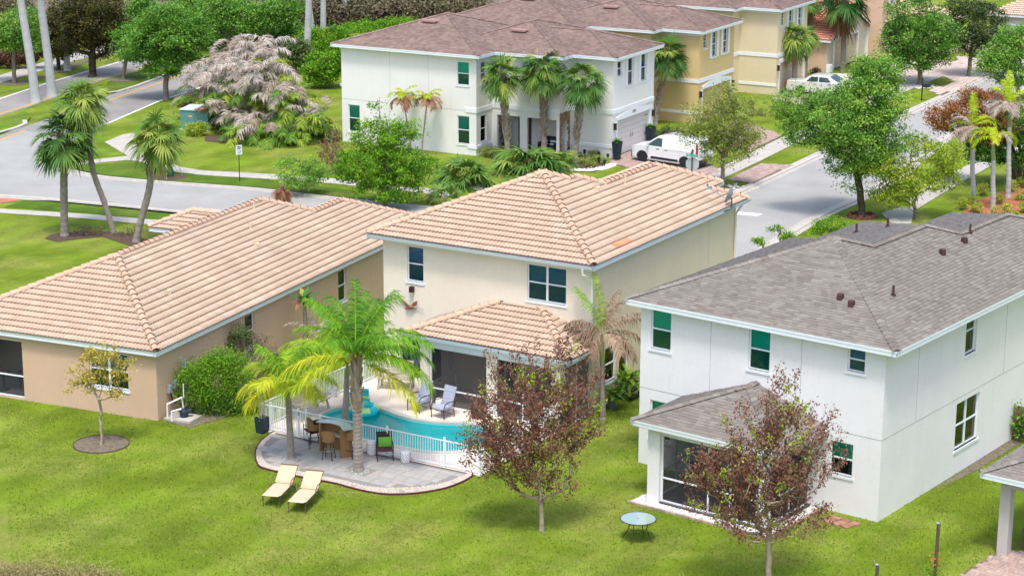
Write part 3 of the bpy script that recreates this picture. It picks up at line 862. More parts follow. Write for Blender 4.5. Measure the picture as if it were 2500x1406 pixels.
# ---- cream house with the pool
B = hroot('tile_roof_house', at(1448.7, 661.4, 5.7), 30.6, 'two storey cream stucco house with tan tile roof and screened lanai by the pool')
wx, wy = -0.28, 0.40
wall(B, 'x', wy, -9.65, wx, 0, 5.86, [(-8.53, -7.76, 4.08, 5.5), (-3.07, -1.36, 4.08, 5.5), (-8.9, -6.95, 0.08, 2.1), (-4.9, -3.2, 0.08, 2.2)], M['stucco_cream'], -1)
wall(B, 'y', wx, wy, 13.2, 0, 5.86, [(1.55, 2.45, 0.85, 2.25), (2.72, 3.5, 0.02, 2.2)], mat('shaded_side_cream_stucco', (0.72, 0.63, 0.46), 0.92, 0.7, 0.04, 0.45, 28, nscale2=9, namt2=0.03), 1)  # side wall's shade is put into a darker, yellower cream
wall(B, 'y', -9.65, wy, 13.2, 0, 5.86, [], M['stucco_cream'], -1)
wall(B, 'x', 13.2, -9.65, wx, 0, 5.86, [], M['stucco_cream'], 1)
joints(B, 'y', wx, 1, [(10.6, 2.8, 5.8)], [])
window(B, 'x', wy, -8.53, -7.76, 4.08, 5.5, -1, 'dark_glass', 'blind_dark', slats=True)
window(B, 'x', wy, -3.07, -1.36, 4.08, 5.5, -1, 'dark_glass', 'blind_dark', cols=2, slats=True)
window(B, 'x', wy, -8.9, -6.95, 0.08, 2.1, -1, 'dark_glass', cover_to=0, cols=2, mid=False, name='sliding_door', sill=False)
window(B, 'x', wy, -4.9, -3.2, 0.08, 2.2, -1, 'dark_glass', cover_to=0, cols=2, mid=False, name='sliding_door', sill=False)
window(B, 'y', wx, 1.55, 2.45, 0.85, 2.25, 1, 'dark_glass', 'blind', 0.5, slats=True)
window(B, 'y', wx, 2.72, 3.5, 0.02, 2.2, 1, 'dark_glass', cover_to=0, mid=False, name='side_door', sill=False, label='dark side door')
rB = part(B, 'roof')
E5 = 5.88; t5 = 0.41
def sp(c): return 0 < c[1] < 0.60 and 2.55 < c[0] < 3.55 or (0.2 < c[1] < 0.4 and 2.2 < c[0] < 3.9)
F1 = roof_face(rB, B, 'front', (0, 0, E5), t5, [(-10.1, 0), (0, 0), (-5.05, 5.05)], M['tile'])
F2 = roof_face(rB, B, 'right', (0, 0, E5), t5, [(0, 0), (0, 13.75), (-1.3, 12.45), (-1.3, 13.84), (-3.44, 11.7), (-3.44, 7.2), (-4.3, 6.34), (-4.3, 5.8), (-5.05, 5.05)], M['tile'], special=lambda c: 0.25 < c[1] < 0.5 and 2.3 < c[0] < 3.5)
z = lambda d: E5 + t5 * d
slab(rB, [(-10.1, 10.1, E5), (-10.1, 0, E5), (-5.05, 5.05, z(5.05))], M['tile'])
slab(rB, [(-10.1, 10.1, E5), (-5.05, 5.05, z(5.05)), (0, 10.1, E5)], M['tile'])
slab(rB, [(-4.3, 5.8, z(4.3)), (-4.3, 6.34, z(4.3)), (-8.6, 10.6, E5), (-8.6, 4, E5)], M['tile'])
slab(rB, [(-4.3, 6.34, z(4.3)), (0, 10.64, E5), (-8.6, 10.64, E5)], M['tile'])
slab(rB, [(-3.44, 7.2, z(3.44)), (-3.44, 11.7, z(3.44)), (-6.9, 15.1, E5), (-6.9, 6, E5)], M['tile'])
slab(rB, [(-3.44, 11.7, z(3.44)), (-1.3, 13.84, z(1.3)), (-1.3, 15.1, E5), (-6.9, 15.1, E5)], M['tile'])
slab(rB, [(-1.3, 12.45, z(1.3)), (0, 13.75, E5), (-1.3, 13.75, E5)], M['tile'])
finish_roof([F1, F2], rB)
apB = (-5.05, 5.05, z(5.05))
caps(rB, [(0.02, -0.02, E5), apB], M['cap']); caps(rB, [(-10.12, -0.02, E5), apB], M['cap'])
caps(rB, [apB, (-4.3, 5.8, z(4.3)), (-4.3, 6.34, z(4.3)), (-3.44, 7.2, z(3.44)), (-3.44, 11.7, z(3.44)), (-1.3, 13.84, z(1.3))], M['cap'])
caps(rB, [(-1.3, 12.45, z(1.3)), (0, 13.75, E5)], M['cap'])
fascia(B, [(-10.1, 4, E5), (-10.1, 0, E5), (0, 0, E5), (0, 13.75, E5), (-1.3, 13.75, E5)], 0.2, 0.0, gutter=False)
fascia(B, [(-10.1, 0, E5 - 0.01), (0, 0, E5 - 0.01)], 0.03, 0.0, gutter=True)
fascia(B, [(0, 12.2, E5 - 0.01), (0, 13.9, E5 - 0.01)], 0.03, 0.0, gutter=True)
fascia(B, [(-1.3, 12.5, z(1.3) - .02), (-1.3, 13.9, z(1.3) - .02)], 0.12, 0.0, gutter=True)
g = MB(); g.bx(-10.05, -0.03, 0.03, 0.4, 5.72, 5.74); g.bx(-0.28, -0.03, 0.4, 13.6, 5.72, 5.74); g.bx(-10.05, -9.65, 0.4, 12, 5.72, 5.74); g.build('soffit', M['white'], B)
g = MB(); g.tube([(-0.42, -0.08, 5.72), (-0.42, -0.05, 5.5), (-0.2, 0.28, 5.3), (-0.2, 0.32, 2.9)], 0.045, 6); g.build('downspout', M['pvc'], B)
g = MB(); g.tube([(0.02, 13.2, 5.7), (-0.1, 13.1, 5.5), (-0.22, 13.1, 5.3), (-0.22, 13.1, 0.1)], 0.05, 6); g.build('downspout', M['stucco_cream'], B)
# lanai of the cream house
LX0, LX1, LY = -6.35, -0.25, -1.85
rL = part(B, 'lanai_roof')
E6, t6 = 2.84, 0.36
F1 = roof_face(rL, B, 'front', (0.22, -2.2, E6), t6, [(-6.95, -2.2), (0.22, -2.2), (-2.38, 0.4), (-4.35, 0.4)], M['tile'])
F2 = roof_face(rL, B, 'right', (0.22, -2.2, E6), t6, [(0.22, -2.2), (0.22, 0.5), (-0.28, 0.5), (-0.28, 0.4), (-2.38, 0.4)], M['tile'])
F3 = roof_face(rL, B, 'left', (-6.95, 0, E6), t6, [(-6.95, 0.4), (-6.95, -2.2), (-4.35, 0.4)], M['tile'])
finish_roof([F1, F2, F3], rL, 260)
caps(rL, [(0.24, -2.22, E6), (-2.38, 0.36, E6 + t6 * 2.6)], M['cap']); caps(rL, [(-6.97, -2.22, E6), (-4.35, 0.36, E6 + t6 * 2.6)], M['cap'])
fascia(B, [(-6.95, 0.38, E6), (-6.95, -2.2, E6), (0.22, -2.2, E6), (0.22, 0.38, E6)], 0.2, 0.0)
fascia(B, [(-6.95, -2.2, E6 - 0.01), (0.22, -2.2, E6 - 0.01), (0.22, 0.38, E6 - 0.01)], 0.03, 0.0, gutter=True)
g = MB(); g.bx(-6.9, 0.2, -2.15, 0.38, 2.60, 2.63); g.build('lanai_ceiling', M['white'], B)
def lanai_frame(parent, x0, x1, y, z0, z1, posts, rail=None, axis='x', zr=0.95):
    mb = MB(); s = MB()
    def bx(a0, a1, zz0, zz1, d=0.03):
        if axis == 'x': mb.bx(a0, a1, y - d, y + d, zz0, zz1)
        else: mb.bx(y - d, y + d, a0, a1, zz0, zz1)
    bx(x0, x1, z1 - 0.06, z1); bx(x0, x1, z0, z0 + 0.05); 
    if rail: bx(x0, x1, zr - 0.025, zr + 0.025, 0.028)
    for p in posts: bx(p - 0.025, p + 0.025, z0 + 0.05, z1 - 0.06, 0.029)
    fr = mb.build('screen_frame', M['white'], parent)
    if axis == 'x': s.add([(x0, y + .01, z0), (x1, y + .01, z0), (x1, y + .01, z1), (x0, y + .01, z1)], [(0, 1, 2, 3)])
    else: s.add([(y + .01, x0, z0), (y + .01, x1, z0), (y + .01, x1, z1), (y + .01, x0, z1)], [(0, 1, 2, 3)])
    s.build('screen_mesh', M['screen'], fr)
for (x0, x1) in ((-6.38, -6.0), (-3.42, -3.08), (-0.62, -0.25)):
    g = MB(); g.bx(x0, x1, LY - 0.14, LY + 0.14, 0, 2.6); g.build('lanai_pillar', M['stucco_cream'], B)
    g = MB(); g.bx(x0 - 0.04, x1 + 0.04, LY - 0.18, LY + 0.18, 0, 0.75); g.build('pillar_base', M['stucco_pale'], B)
g = MB(); g.bx(-6.0, -0.62, LY - 0.12, LY + 0.12, 2.36, 2.6); g.build('lanai_beam', M['white'], B)
lanai_frame(B, -6.0, -3.42, LY, 0.04, 2.36, (-5.97, -3.45), True, zr=0.72)
lanai_frame(B, -3.08, -0.62, LY, 0.04, 2.36, (-3.05, -1.9, -0.65), True, zr=0.72)
lanai_frame(B, LY + 0.14, 0.38, -0.3, 0.04, 2.36, (-1.65, -0.7, 0.3), True, 'y', zr=0.72)
lanai_frame(B, LY + 0.14, 0.38, -6.3, 0.04, 2.36, (-1.65, 0.3), True, 'y', zr=0.72)
g = MB(); g.bx(-0.4, -0.25, LY + 0.14, 0.36, 2.36, 2.6); g.bx(-6.35, -6.2, LY + 0.14, 0.36, 2.36, 2.6); g.build('lanai_beam', M['stucco_cream'], B)
# wall lamp
def wall_lamp(parent, x, y, z, axis='x', out=-1, s=1.0, name='wall_lamp'):
    g = MB()
    if axis == 'x': g.box((x, y + out * 0.09 * s, z), (0.16 * s, 0.16 * s, 0.22 * s), 0); g.box((x, y + out * 0.10 * s, z - 0.16 * s), (0.13 * s, 0.12 * s, 0.12 * s), 1)
    else: g.box((y + out * 0.09 * s, x, z), (0.16 * s, 0.16 * s, 0.22 * s), 0); g.box((y + out * 0.10 * s, x, z - 0.16 * s), (0.12 * s, 0.13 * s, 0.12 * s), 1)
    return g.build(name, [M['metal_dark'], mat('lamp_glass', (0.5, 0.48, 0.42), 0.3)], parent)
wall_lamp(B, -8.26, wy, 3.78)
def vent(parent, kind, x, y, z, mt, rz=0):
    if kind == 'pipe':
        g = MB(); g.tube([(x, y, z - 0.1), (x, y, z + 0.32)], 0.045, 8); g.tube([(x, y, z - 0.05), (x, y, z + 0.02)], 0.1, 8)
        return g.build('vent_pipe', mt, parent)
    g = MB()
    pr = [(0.14, -0.12), (0.14, 0.14), (0.09, 0.24), (-0.02, 0.27), (-0.12, 0.2), (-0.14, -0.12)]
    V = [(-0.12, a, b) for a, b in pr] + [(0.12, a, b) for a, b in pr]
    k = len(pr)
    g.add(V, [tuple(range(k)), tuple(range(2 * k - 1, k - 1, -1))] + [(i, i + k, (i + 1) % k + k, (i + 1) % k) for i in range(k)])
    o = g.build('roof_vent', mt, parent); o.location = (x, y, z); o.rotation_euler = (0, 0, rz); o.scale = (0.72, 0.72, 0.72); return o
def onr(parent, F, x, y, kind, mt, rz=0):
    """a vent standing on a roof plane"""
    o = F['o']; e, s = F['e'], F['s']; n = np.cross(e, s)
    z_ = o[2] - (n[0] * (x - o[0]) + n[1] * (y - o[1])) / n[2]
    return vent(parent, kind, x, y, z_ + 0.03, mt, rz)
FB = dict(o=np.array([0, 0, E5]), e=face_basis('right', t5)[0], s=face_basis('right', t5)[1])
onr(rB, FB, -3.2, 6.2, 'box', M['vent_cream'], R(80)); onr(rB, FB, -3.0, 8.2, 'pipe', M['vent_cream'])

# ---- tan single storey house
A = hroot('tile_roof_bungalow', at(381.6, 870.4, 2.6), 23.5, 'single storey tan stucco house with long pinkish tile roof at the left')
wall(A, 'x', 0.25, -9.65, -0.2, 0, 2.72, [(-3.18, -1.45, 1.0, 2.42), (-9.5, -6.25, 0.06, 2.38, 0.25)], M['stucco_tan'], -1)
wall(A, 'y', -0.2, 0.25, 23.3, 0, 2.72, [(6.65, 7.4, 1.0, 2.42), (14.5, 15.25, 1.0, 2.42)], M['stucco_tan'], 1)
wall(A, 'y', -9.65, 0.25, 23.3, 0, 2.72, [(0.6, 2.6, 0.9, 2.3)], M['stucco_tan'], -1)
wall(A, 'x', 23.3, -9.65, -0.2, 0, 2.72, [], M['stucco_tan'], 1)
joints(A, 'y', -0.2, 1, [(17.6, 0, 2.6)], [])
window(A, 'x', 0.25, -3.18, -1.45, 1.0, 2.42, -1, 'dark_glass', 'blind', 0.5, cols=2, slats=True)
window(A, 'y', -0.2, 6.65, 7.4, 1.0, 2.42, 1, 'dark_glass', cover_to=0)
window(A, 'y', -0.2, 14.5, 15.25, 1.0, 2.42, 1, 'dark_glass', cover_to=0)
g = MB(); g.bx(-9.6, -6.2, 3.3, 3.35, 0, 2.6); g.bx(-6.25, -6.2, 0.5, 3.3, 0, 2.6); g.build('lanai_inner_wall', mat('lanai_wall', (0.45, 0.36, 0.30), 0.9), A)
g = MB(); g.bx(-9.6, -6.2, 0.3, 3.3, 0.02, 0.06); g.build('lanai_floor', mat('lanai_floor', (0.30, 0.33, 0.36), 0.7), A)
g = MB(); g.bx(-9.64, -0.3, 0.4, 22, 2.6, 2.62); g.build('ceiling', M['white'], A)
lanai_frame(A, -9.5, -6.25, 0.36, 0.06, 2.38, (-9.45, -7.9, -6.28), True, zr=0.92)
rA = part(A, 'roof')
E7, t7 = 2.78, 0.41
z = lambda d: E7 + t7 * d
F1 = roof_face(rA, A, 'front', (0, 0, E7), t7, [(-9.9, 0), (0, 0), (-4.95, 4.95)], M['tile'])
F2 = roof_face(rA, A, 'right', (0, 0, E7), t7, [(0, 0), (0, 23.7), (-3.2, 20.5), (-3.2, 17.95), (-4.95, 16.2), (-4.95, 4.95)], M['tile'])
F3 = roof_face(rA, A, 'front', (-9.9, 17.0, E7), t7, [(-11.5, 17.0), (-9.9, 17.0), (-8.3, 18.5), (-10.0, 18.5)], M['tile'])
F4 = roof_face(rA, A, 'left', (-11.5, 17.0, E7), t7, [(-11.5, 20.0), (-11.5, 17.0), (-10.0, 18.5)], M['tile'])
finish_roof([F1, F2, F3, F4], rA)
slab(rA, [(-9.9, 21.1, E7), (-9.9, 0, E7), (-4.95, 4.95, z(4.95)), (-4.95, 16.2, z(4.95))], M['tile'])
slab(rA, [(-4.95, 16.2, z(4.95)), (0, 21.15, E7), (-9.9, 21.15, E7)], M['tile'])
slab(rA, [(-3.2, 17.95, z(3.2)), (-3.2, 20.5, z(3.2)), (-6.4, 23.7, E7), (-6.4, 15, E7)], M['tile'])
slab(rA, [(-3.2, 20.5, z(3.2)), (0, 23.7, E7), (-6.4, 23.7, E7)], M['tile'])
slab(rA, [(-11.5, 20.0, E7), (-10.0, 18.5, z(1.5)), (-8.3, 18.5, z(1.5)), (-8.3, 20, E7)], M['tile'])
apA = (-4.95, 4.95, z(4.95))
caps(rA, [(0.02, -0.02, E7), apA], M['cap']); caps(rA, [(-9.92, -0.02, E7), apA], M['cap'])
caps(rA, [apA, (-4.95, 16.2, z(4.95)), (-3.2, 17.95, z(3.2)), (-3.2, 20.5, z(3.2)), (0, 23.7, E7)], M['cap'])
caps(rA, [(-11.52, 16.98, E7), (-10, 18.5, z(1.5)), (-8.3, 18.5, z(1.5))], M['cap'])
fascia(A, [(-9.9, 12, E7), (-9.9, 0, E7), (0, 0, E7), (0, 23.7, E7)], 0.2, 0.0)
fascia(A, [(-11.5, 20, E7), (-11.5, 17, E7), (-9.9, 17, E7)], 0.2, 0.0)
g = MB(); g.bx(-11.2, -9.65, 17.3, 20, 0, 2.62); g.build('side_wing', M['stucco_tan'], A)
FA = dict(o=np.array([0, 0, E7]), e=F2['e'], s=F2['s'])
onr(rA, FA, -2.2, 4.3, 'box', M['vent_cream'], R(80)); onr(rA, FA, -2.6, 11.8, 'box', M['vent_cream'], R(80)); onr(rA, FA, -3.6, 13.0, 'pipe', M['vent_cream'])
onr(rA, FA, -4.6, 15.0, 'pipe', M['vent_cream'])
# meters and pump by the tan house wall
t = thing('electric_boxes', tuple(A.location), 'three grey electric boxes with looped cable on the tan side wall', 'electric box', rz=A.rotation_euler.z)
for (y, zz, w_, h_) in ((0.95, 1.05, 0.16, 0.30), (1.35, 1.15, 0.22, 0.30), (2.0, 1.75, 0.2, 0.34)):
    g = MB(); g.box((-0.12, y, zz), (0.14, w_, h_)); g.box((-0.04, y, zz), (0.02, w_ * 0.8, h_ * 0.8)); g.build('box', M['grey_metal'], t)
g = MB(); g.tube([(-0.1, 1.0, 0.9), (-0.05, 1.05, 0.55), (-0.02, 1.25, 0.42), (-0.05, 1.45, 0.6), (-0.1, 1.6, 1.1), (-0.12, 1.9, 1.55)], 0.03, 6); g.build('cable', M['black'], t)
g = MB(); g.tube([(-0.13, 2.1, 1.6), (-0.13, 2.12, 0.1)], 0.02, 5); g.tube([(-0.15, 2.6, 1.9), (-0.02, 2.6, 1.95)], 0.03, 5); g.build('conduit', M['grey_metal'], t)
c = at(447, 1022)
t = thing('pool_pump', (c[0], c[1], 0.0), 'dark pool pump with white pipes on a concrete slab by the tan wall', 'pump', rz=-R(23.5))
g = MB(); g.box((0, 0, 0.04), (1.15, 0.85, 0.1)); g.build('slab', M['concrete'], t)
g = MB(); g.lathe([(0.0, 0.1), (0.16, 0.1), (0.17, 0.3), (0.12, 0.38), (0.05, 0.42)], 14, (0.05, 0, 0)); g.tube([(0.05, 0, 0.25), (0.3, 0.15, 0.33)], 0.09, 10); g.build('pump_body', M['navy'], t)
g = MB(); g.tube([(-0.45, -0.35, 0.0), (-0.45, -0.35, 0.62), (-0.05, 0.05, 0.82), (-0.02, 0.08, 0.4)], 0.04, 8); g.tube([(-0.22, -0.42, 0.0), (-0.22, -0.42, 0.38), (0.0, -0.1, 0.42)], 0.04, 8)
g.tube([(0.0, 0.1, 0.8), (0.0, 0.1, 1.35)], 0.02, 6); g.build('pipe', M['pvc'], t)

# ---- white two storey house with grey shingles
C = hroot('shingle_roof_house', at(2142, 1274), 37.3, 'large white two storey house with grey shingle roof at the right')
Cw = [(-8.99, -8.16, 4.28, 5.72), (-5.07, -4.24, 4.28, 5.72), (-1.36, -0.72, 4.92, 5.74), (-1.86, -1.0, 1.30, 2.45), (-8.95, -8.1, 1.0, 2.42), (-6.3, -5.3, 0.9, 2.3), (-4.6, -2.9, 0.06, 2.25)]
wall(C, 'x', 0, -9.4, 0, 0, 6.0, Cw, M['stucco_white'], -1)
wall(C, 'y', 0, 0, 19.5, 0, 6.0, [(5.95, 6.82, 4.25, 5.88), (5.56, 7.42, 0.9, 2.6), (13.2, 14.1, 4.25, 5.7)], M['stucco_pale'], 1)
wall(C, 'y', -9.4, 0, 10.4, 0, 6.0, [], M['stucco_white'], -1); wall(C, 'y', -8.3, 10.4, 14.6, 0, 6.0, [], M['stucco_white'], -1); wall(C, 'x', 10.4, -9.4, -8.3, 0, 6.0, [], M['stucco_white'], 1)
wall(C, 'y', -6.2, 14.6, 18.4, 0, 6.0, [], M['stucco_white'], -1); wall(C, 'x', 14.6, -8.3, -6.2, 0, 6.0, [], M['stucco_white'], 1); wall(C, 'x', 18.4, -6.2, 0, 0, 6.0, [], M['stucco_white'], 1)
window(C, 'x', 0, -8.99, -8.16, 4.28, 5.72, -1, 'teal_glass', 'shade')
window(C, 'x', 0, -5.07, -4.24, 4.28, 5.72, -1, 'teal_glass', 'shade')
window(C, 'x', 0, -1.36, -0.72, 4.92, 5.74, -1, 'dark_glass', 'blind_dark', slats=True)
window(C, 'x', 0, -1.86, -1.0, 1.30, 2.45, -1, 'teal_glass', 'shade', 0.5)
window(C, 'x', 0, -8.95, -8.1, 1.0, 2.42, -1, 'teal_glass', 'shade')
window(C, 'x', 0, -6.3, -5.3, 0.9, 2.3, -1, 'dark_glass', cover_to=0)
window(C, 'x', 0, -4.6, -2.9, 0.06, 2.25, -1, 'dark_glass', cover_to=0, cols=2, mid=False, name='sliding_door', sill=False)
window(C, 'y', 0, 5.95, 6.82, 4.25, 5.88, 1, 'teal_glass', 'shade', 0.5, depth=0.11)
window(C, 'y', 0, 5.56, 7.42, 0.9, 2.6, 1, 'teal_glass', 'shade', 0.5, cols=2, depth=0.11)
window(C, 'y', 0, 13.2, 14.1, 4.25, 5.7, 1, 'teal_glass', 'shade', 0.5)
joints(C, 'x', 0, -1, [(-6.55, 2.8, 5.9), (-3.05, 2.8, 5.9)], [(2.8, -9.4, 0)])
joints(C, 'y', 0, 1, [(2.4, 2.8, 5.9), (9.3, 2.8, 5.9)], [(2.8, 0, 19)])
rC = part(C, 'roof')
E8, t8 = 6.0, 0.365
XR, XL, XM, YF = 0.58, -9.82, -4.65, -0.4
z = lambda x: E8 + t8 * (XR - x)
F1 = roof_face(rC, C, 'front', (XR, YF, E8), t8, [(XL, YF), (XR, YF), (XM, 4.95)], M['shingle_grey'], 'shingle')
F2 = roof_face(rC, C, 'right', (XR, YF, E8), t8, [(XR, YF), (XR, 19.5), (-2.75, 15.0), (-2.75, 10.95), (-3.7, 10.0), (-3.7, 5.95), (XM, 4.95)], M['shingle_grey'], 'shingle')
tL1 = (z(XM) - E8) / (XM - XL)
F3 = roof_face(rC, C, 'left', (XL, YF, E8), tL1, [(XL, 11.0), (XL, YF), (XM, 4.95)], M['shingle_grey'], 'shingle')
tL2 = (z(-3.7) - E8) / (-3.7 + 9.0)
F4 = roof_face(rC, C, 'left', (-9.0, 8, E8), tL2, [(-9.0, 15.3), (-9.0, 8.5), (-3.7, 5.7), (-3.7, 10.0)], M['shingle_grey'], 'shingle')
tL3 = (z(-2.75) - E8) / (-2.75 + 6.9)
F5 = roof_face(rC, C, 'left', (-6.9, 12, E8), tL3, [(-6.9, 19.0), (-6.9, 13), (-2.75, 10.6), (-2.75, 15.0)], M['shingle_grey'], 'shingle')
for y0_, xm, y1_, yy in ((4.95, XM, 11.0, 10.4),): slab(rC, [(XL, 11.0, E8), (XM, 4.95, z(XM)), (XR, 10.3, E8)], M['shingle_grey'])
slab(rC, [(-9.0, 15.3, E8), (-3.7, 10.0, z(-3.7)), (XR, 14.3, E8)], M['shingle_grey'])
slab(rC, [(-6.9, 19.0, E8), (-2.75, 15, z(-2.75)), (XR, 19.5, E8)], M['shingle_grey'])
finish_roof([F1, F2, F3, F4, F5], rC)
apC = (XM, 4.95, z(XM))
caps(rC, [(XR, YF, E8), apC], M['shingle_grey'], 'shingle', 0.15, 'ridge_shingle'); caps(rC, [(XL, YF, E8), apC], M['shingle_grey'], 'shingle', 0.15, 'ridge_shingle')
caps(rC, [apC, (-3.7, 5.95, z(-3.7)), (-3.7, 10.0, z(-3.7)), (-2.75, 10.95, z(-2.75)), (-2.75, 15.0, z(-2.75)), (XR, 19.5, E8)], M['shingle_grey'], 'shingle', 0.15, 'ridge_shingle')
fascia(C, [(XL, 11, E8), (XL, YF, E8), (XR, YF, E8), (XR, 19.5, E8)], 0.2, 0.0)
g = MB(); g.bx(XL + .05, XR - .03, YF + .03, 0, 5.8, 5.82); g.bx(0, XR - .03, 0, 19.3, 5.8, 5.82); g.bx(XL + .05, -9.4, 0, 11, 5.8, 5.82); g.build('soffit', M['white'], C)
for (x, y, k, FF) in ((-2.6, 1.65, 'box', F1), (-2.05, 1.4, 'box', F1), (-1.45, 3.2, 'pipe', F2), (-2.2, 8.4, 'box', F2), (-2.3, 10.4, 'box', F2), (-2.6, 11.5, 'pipe', F2)):
    onr(rC, FF, x, y, k, M['brown_vent'], R(75) if FF is F2 else 0)
onr(rC, F4, -7.2, 11.4, 'pipe', M['brown_vent']); onr(rC, F4, -6.0, 11.6, 'pipe', M['brown_vent'])
# its lanai
rD = part(C, 'lanai_roof')
E9, t9 = 2.84, 0.36
F1 = roof_face(rD, C, 'front', (-1.9, -3.3, E9), t9, [(-7.55, -3.3), (-1.9, -3.3), (-4.72, -0.48)], M['shingle_grey'], 'shingle')
F2 = roof_face(rD, C, 'right', (-1.9, -3.3, E9), t9, [(-1.9, -3.3), (-1.9, 0), (-4.72, 0), (-4.72, -0.48)], M['shingle_grey'], 'shingle')
F3 = roof_face(rD, C, 'left', (-7.55, -3.3, E9), t9, [(-7.55, 0), (-7.55, -3.3), (-4.72, -0.48), (-4.72, 0)], M['shingle_grey'], 'shingle')
finish_roof([F1, F2, F3], rD, 260)
apL = (-4.72, -0.48, E9 + t9 * 2.82)
caps(rD, [(-1.9, -3.3, E9), apL], M['shingle_grey'], 'shingle', 0.15, 'ridge_shingle'); caps(rD, [(-7.55, -3.3, E9), apL, (-4.72, 0, apL[2])], M['shingle_grey'], 'shingle', 0.15, 'ridge_shingle')
fascia(C, [(-7.55, -0.01, E9), (-7.55, -3.3, E9), (-1.9, -3.3, E9), (-1.9, -0.01, E9)], 0.18, 0.0)
for (x0, x1) in ((-7.05, -6.58), (-2.85, -2.45)):
    g = MB(); g.bx(x0, x1, -2.98, -2.7, 0, 2.62); g.build('lanai_pillar', M['stucco_white'], C)
g = MB(); g.bx(-6.58, -2.85, -2.9, -2.72, 2.42, 2.62); g.bx(-2.7, -2.5, -2.7, -0.01, 2.42, 2.62); g.bx(-7.0, -6.8, -2.7, -0.01, 2.42, 2.62); g.build('lanai_beam', M['stucco_white'], C)
g = MB(); g.bx(-7.5, -1.95, -3.25, -0.01, 2.622, 2.64); g.build('lanai_ceiling', M['white'], C)
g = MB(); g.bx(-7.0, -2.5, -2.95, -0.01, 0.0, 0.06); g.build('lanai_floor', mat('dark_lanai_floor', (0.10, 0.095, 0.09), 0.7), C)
lanai_frame(C, -6.58, -2.85, -2.82, 0.06, 2.42, (-6.55, -4.75, -3.9, -2.88), True, zr=0.9)
lanai_frame(C, -2.7, -0.02, -2.6, 0.06, 2.42, (-2.65, -1.3, -0.05), True, 'y', zr=0.9)
lanai_frame(C, -2.7, -0.02, -6.92, 0.06, 2.42, (-2.65, -1.4, -0.05), True, 'y', zr=0.9)
# pebble strip with brick edge round the lanai
def stones(name, pts_fn, n, mt, r0=0.03, r1=0.06, parent=None, kind='stuff', label=None, cat=None, z=0.02):
    V, Q, T = [], [], []
    ico = [(0, 0, 1), (1, 0, 0), (0.3, 0.95, 0), (-0.8, 0.58, 0), (-0.8, -0.58, 0), (0.3, -0.95, 0)]
    for _ in range(n):
        x, y = pts_fn(); r = random.uniform(r0, r1); a = random.random() * 6.28; ca, sa = math.cos(a), math.sin(a); fl = random.uniform(.4, .8)
        b = len(V)
        V += [(x + r * (p[0] * ca - p[1] * sa), y + r * (p[0] * sa + p[1] * ca), z + r * p[2] * fl) for p in ico]
        Q += [(b, b + 1 + i, b + 1 + (i + 1) % 5) for i in range(5)]; T += [random.random()] * 5
    o = obj(name, new_mesh(V, np.array(Q), mt, None, T), parent, kind=kind)
    if label: tag(o, label, cat)
    return o
bd = part(C, 'pebble_border')
g = MB(); g.bx(-7.45, -2.1, -3.45, -2.98, 0, 0.015); g.bx(-2.45, -2.1, -2.98, 0, 0, 0.015); g.bx(-7.45, -7.05, -2.98, -2.4, 0, 0.015); g.build('pebble_bed', M['gravel_base'], bd)
def pf():
    r = random.random()
    if r < 0.68: return (random.uniform(-7.42, -2.12), random.uniform(-3.42, -3.0))
    if r < 0.95: return (random.uniform(-2.43, -2.12), random.uniform(-3.0, -0.05))
    return (random.uniform(-7.42, -7.07), random.uniform(-2.98, -2.4))
stones('pebbles', pf, 2200, mat('white_pebbles', [(0.7, 0.7, 0.7), (0.85, 0.85, 0.85), (0.5, 0.5, 0.5), (0.78, 0.75, 0.72)], 0.9), 0.018, 0.04, bd)
g = MB()
for k in range(22): g.box((-7.35 + k * 0.245, -3.5, 0.03), (0.22, 0.09, 0.07), 0, t=random.random())
for k in range(13): g.box((-2.05, -3.4 + k * 0.245, 0.03), (0.09, 0.22, 0.07), 0, t=random.random())
g.build('brick_edging', M['paver_pink'], bd)

# ---- street houses built to one plan
M['stone'] = mat('ledge_stone', [(0.20, 0.12, 0.07), (0.34, 0.22, 0.13), (0.26, 0.17, 0.11), (0.42, 0.31, 0.21)], 0.9, 12, 0.2)
def garage(parent, axis, c, a0, a1, z1, out, mt, rows=7, hard=True):
    """sectional garage door: each panel its own part, set back in the opening"""
    d = part(parent, 'garage_door')
    h = z1 / rows
    for i in range(rows):
        g = MB(); c0, c1 = c - out * 0.16, c - out * 0.20
        nr = 1
        if axis == 'y': g.bx(min(c0, c1), max(c0, c1), a0, a1, i * h + 0.008, (i + 1) * h - 0.008)
        g.build('panel', mt, d)
    g = MB(); g.bx(min(c - out * 0.22, c - out * 0.2), max(c - out * 0.22, c - out * 0.2), a0, a1, 0, z1); g.build('door_backing', M['joint'], d)
    if hard:
        ym = (a0 + a1) / 2
        g = MB()
        for s_ in (-1, 1): g.tube([(c - out * 0.14, ym + s_ * 0.12, 0.85), (c - out * 0.10, ym + s_ * 0.14, 1.0), (c - out * 0.14, ym + s_ * 0.12, 1.15)], 0.014, 5)
        for yy in (a0 + 0.02, a1 - 0.42):
            for zz in (z1 * 0.35, z1 * 0.85): g.bx(c - out * 0.165, c - out * 0.145, yy, yy + 0.4, zz - 0.02, zz + 0.02)
        g.build('door_hardware', M['black'], d)
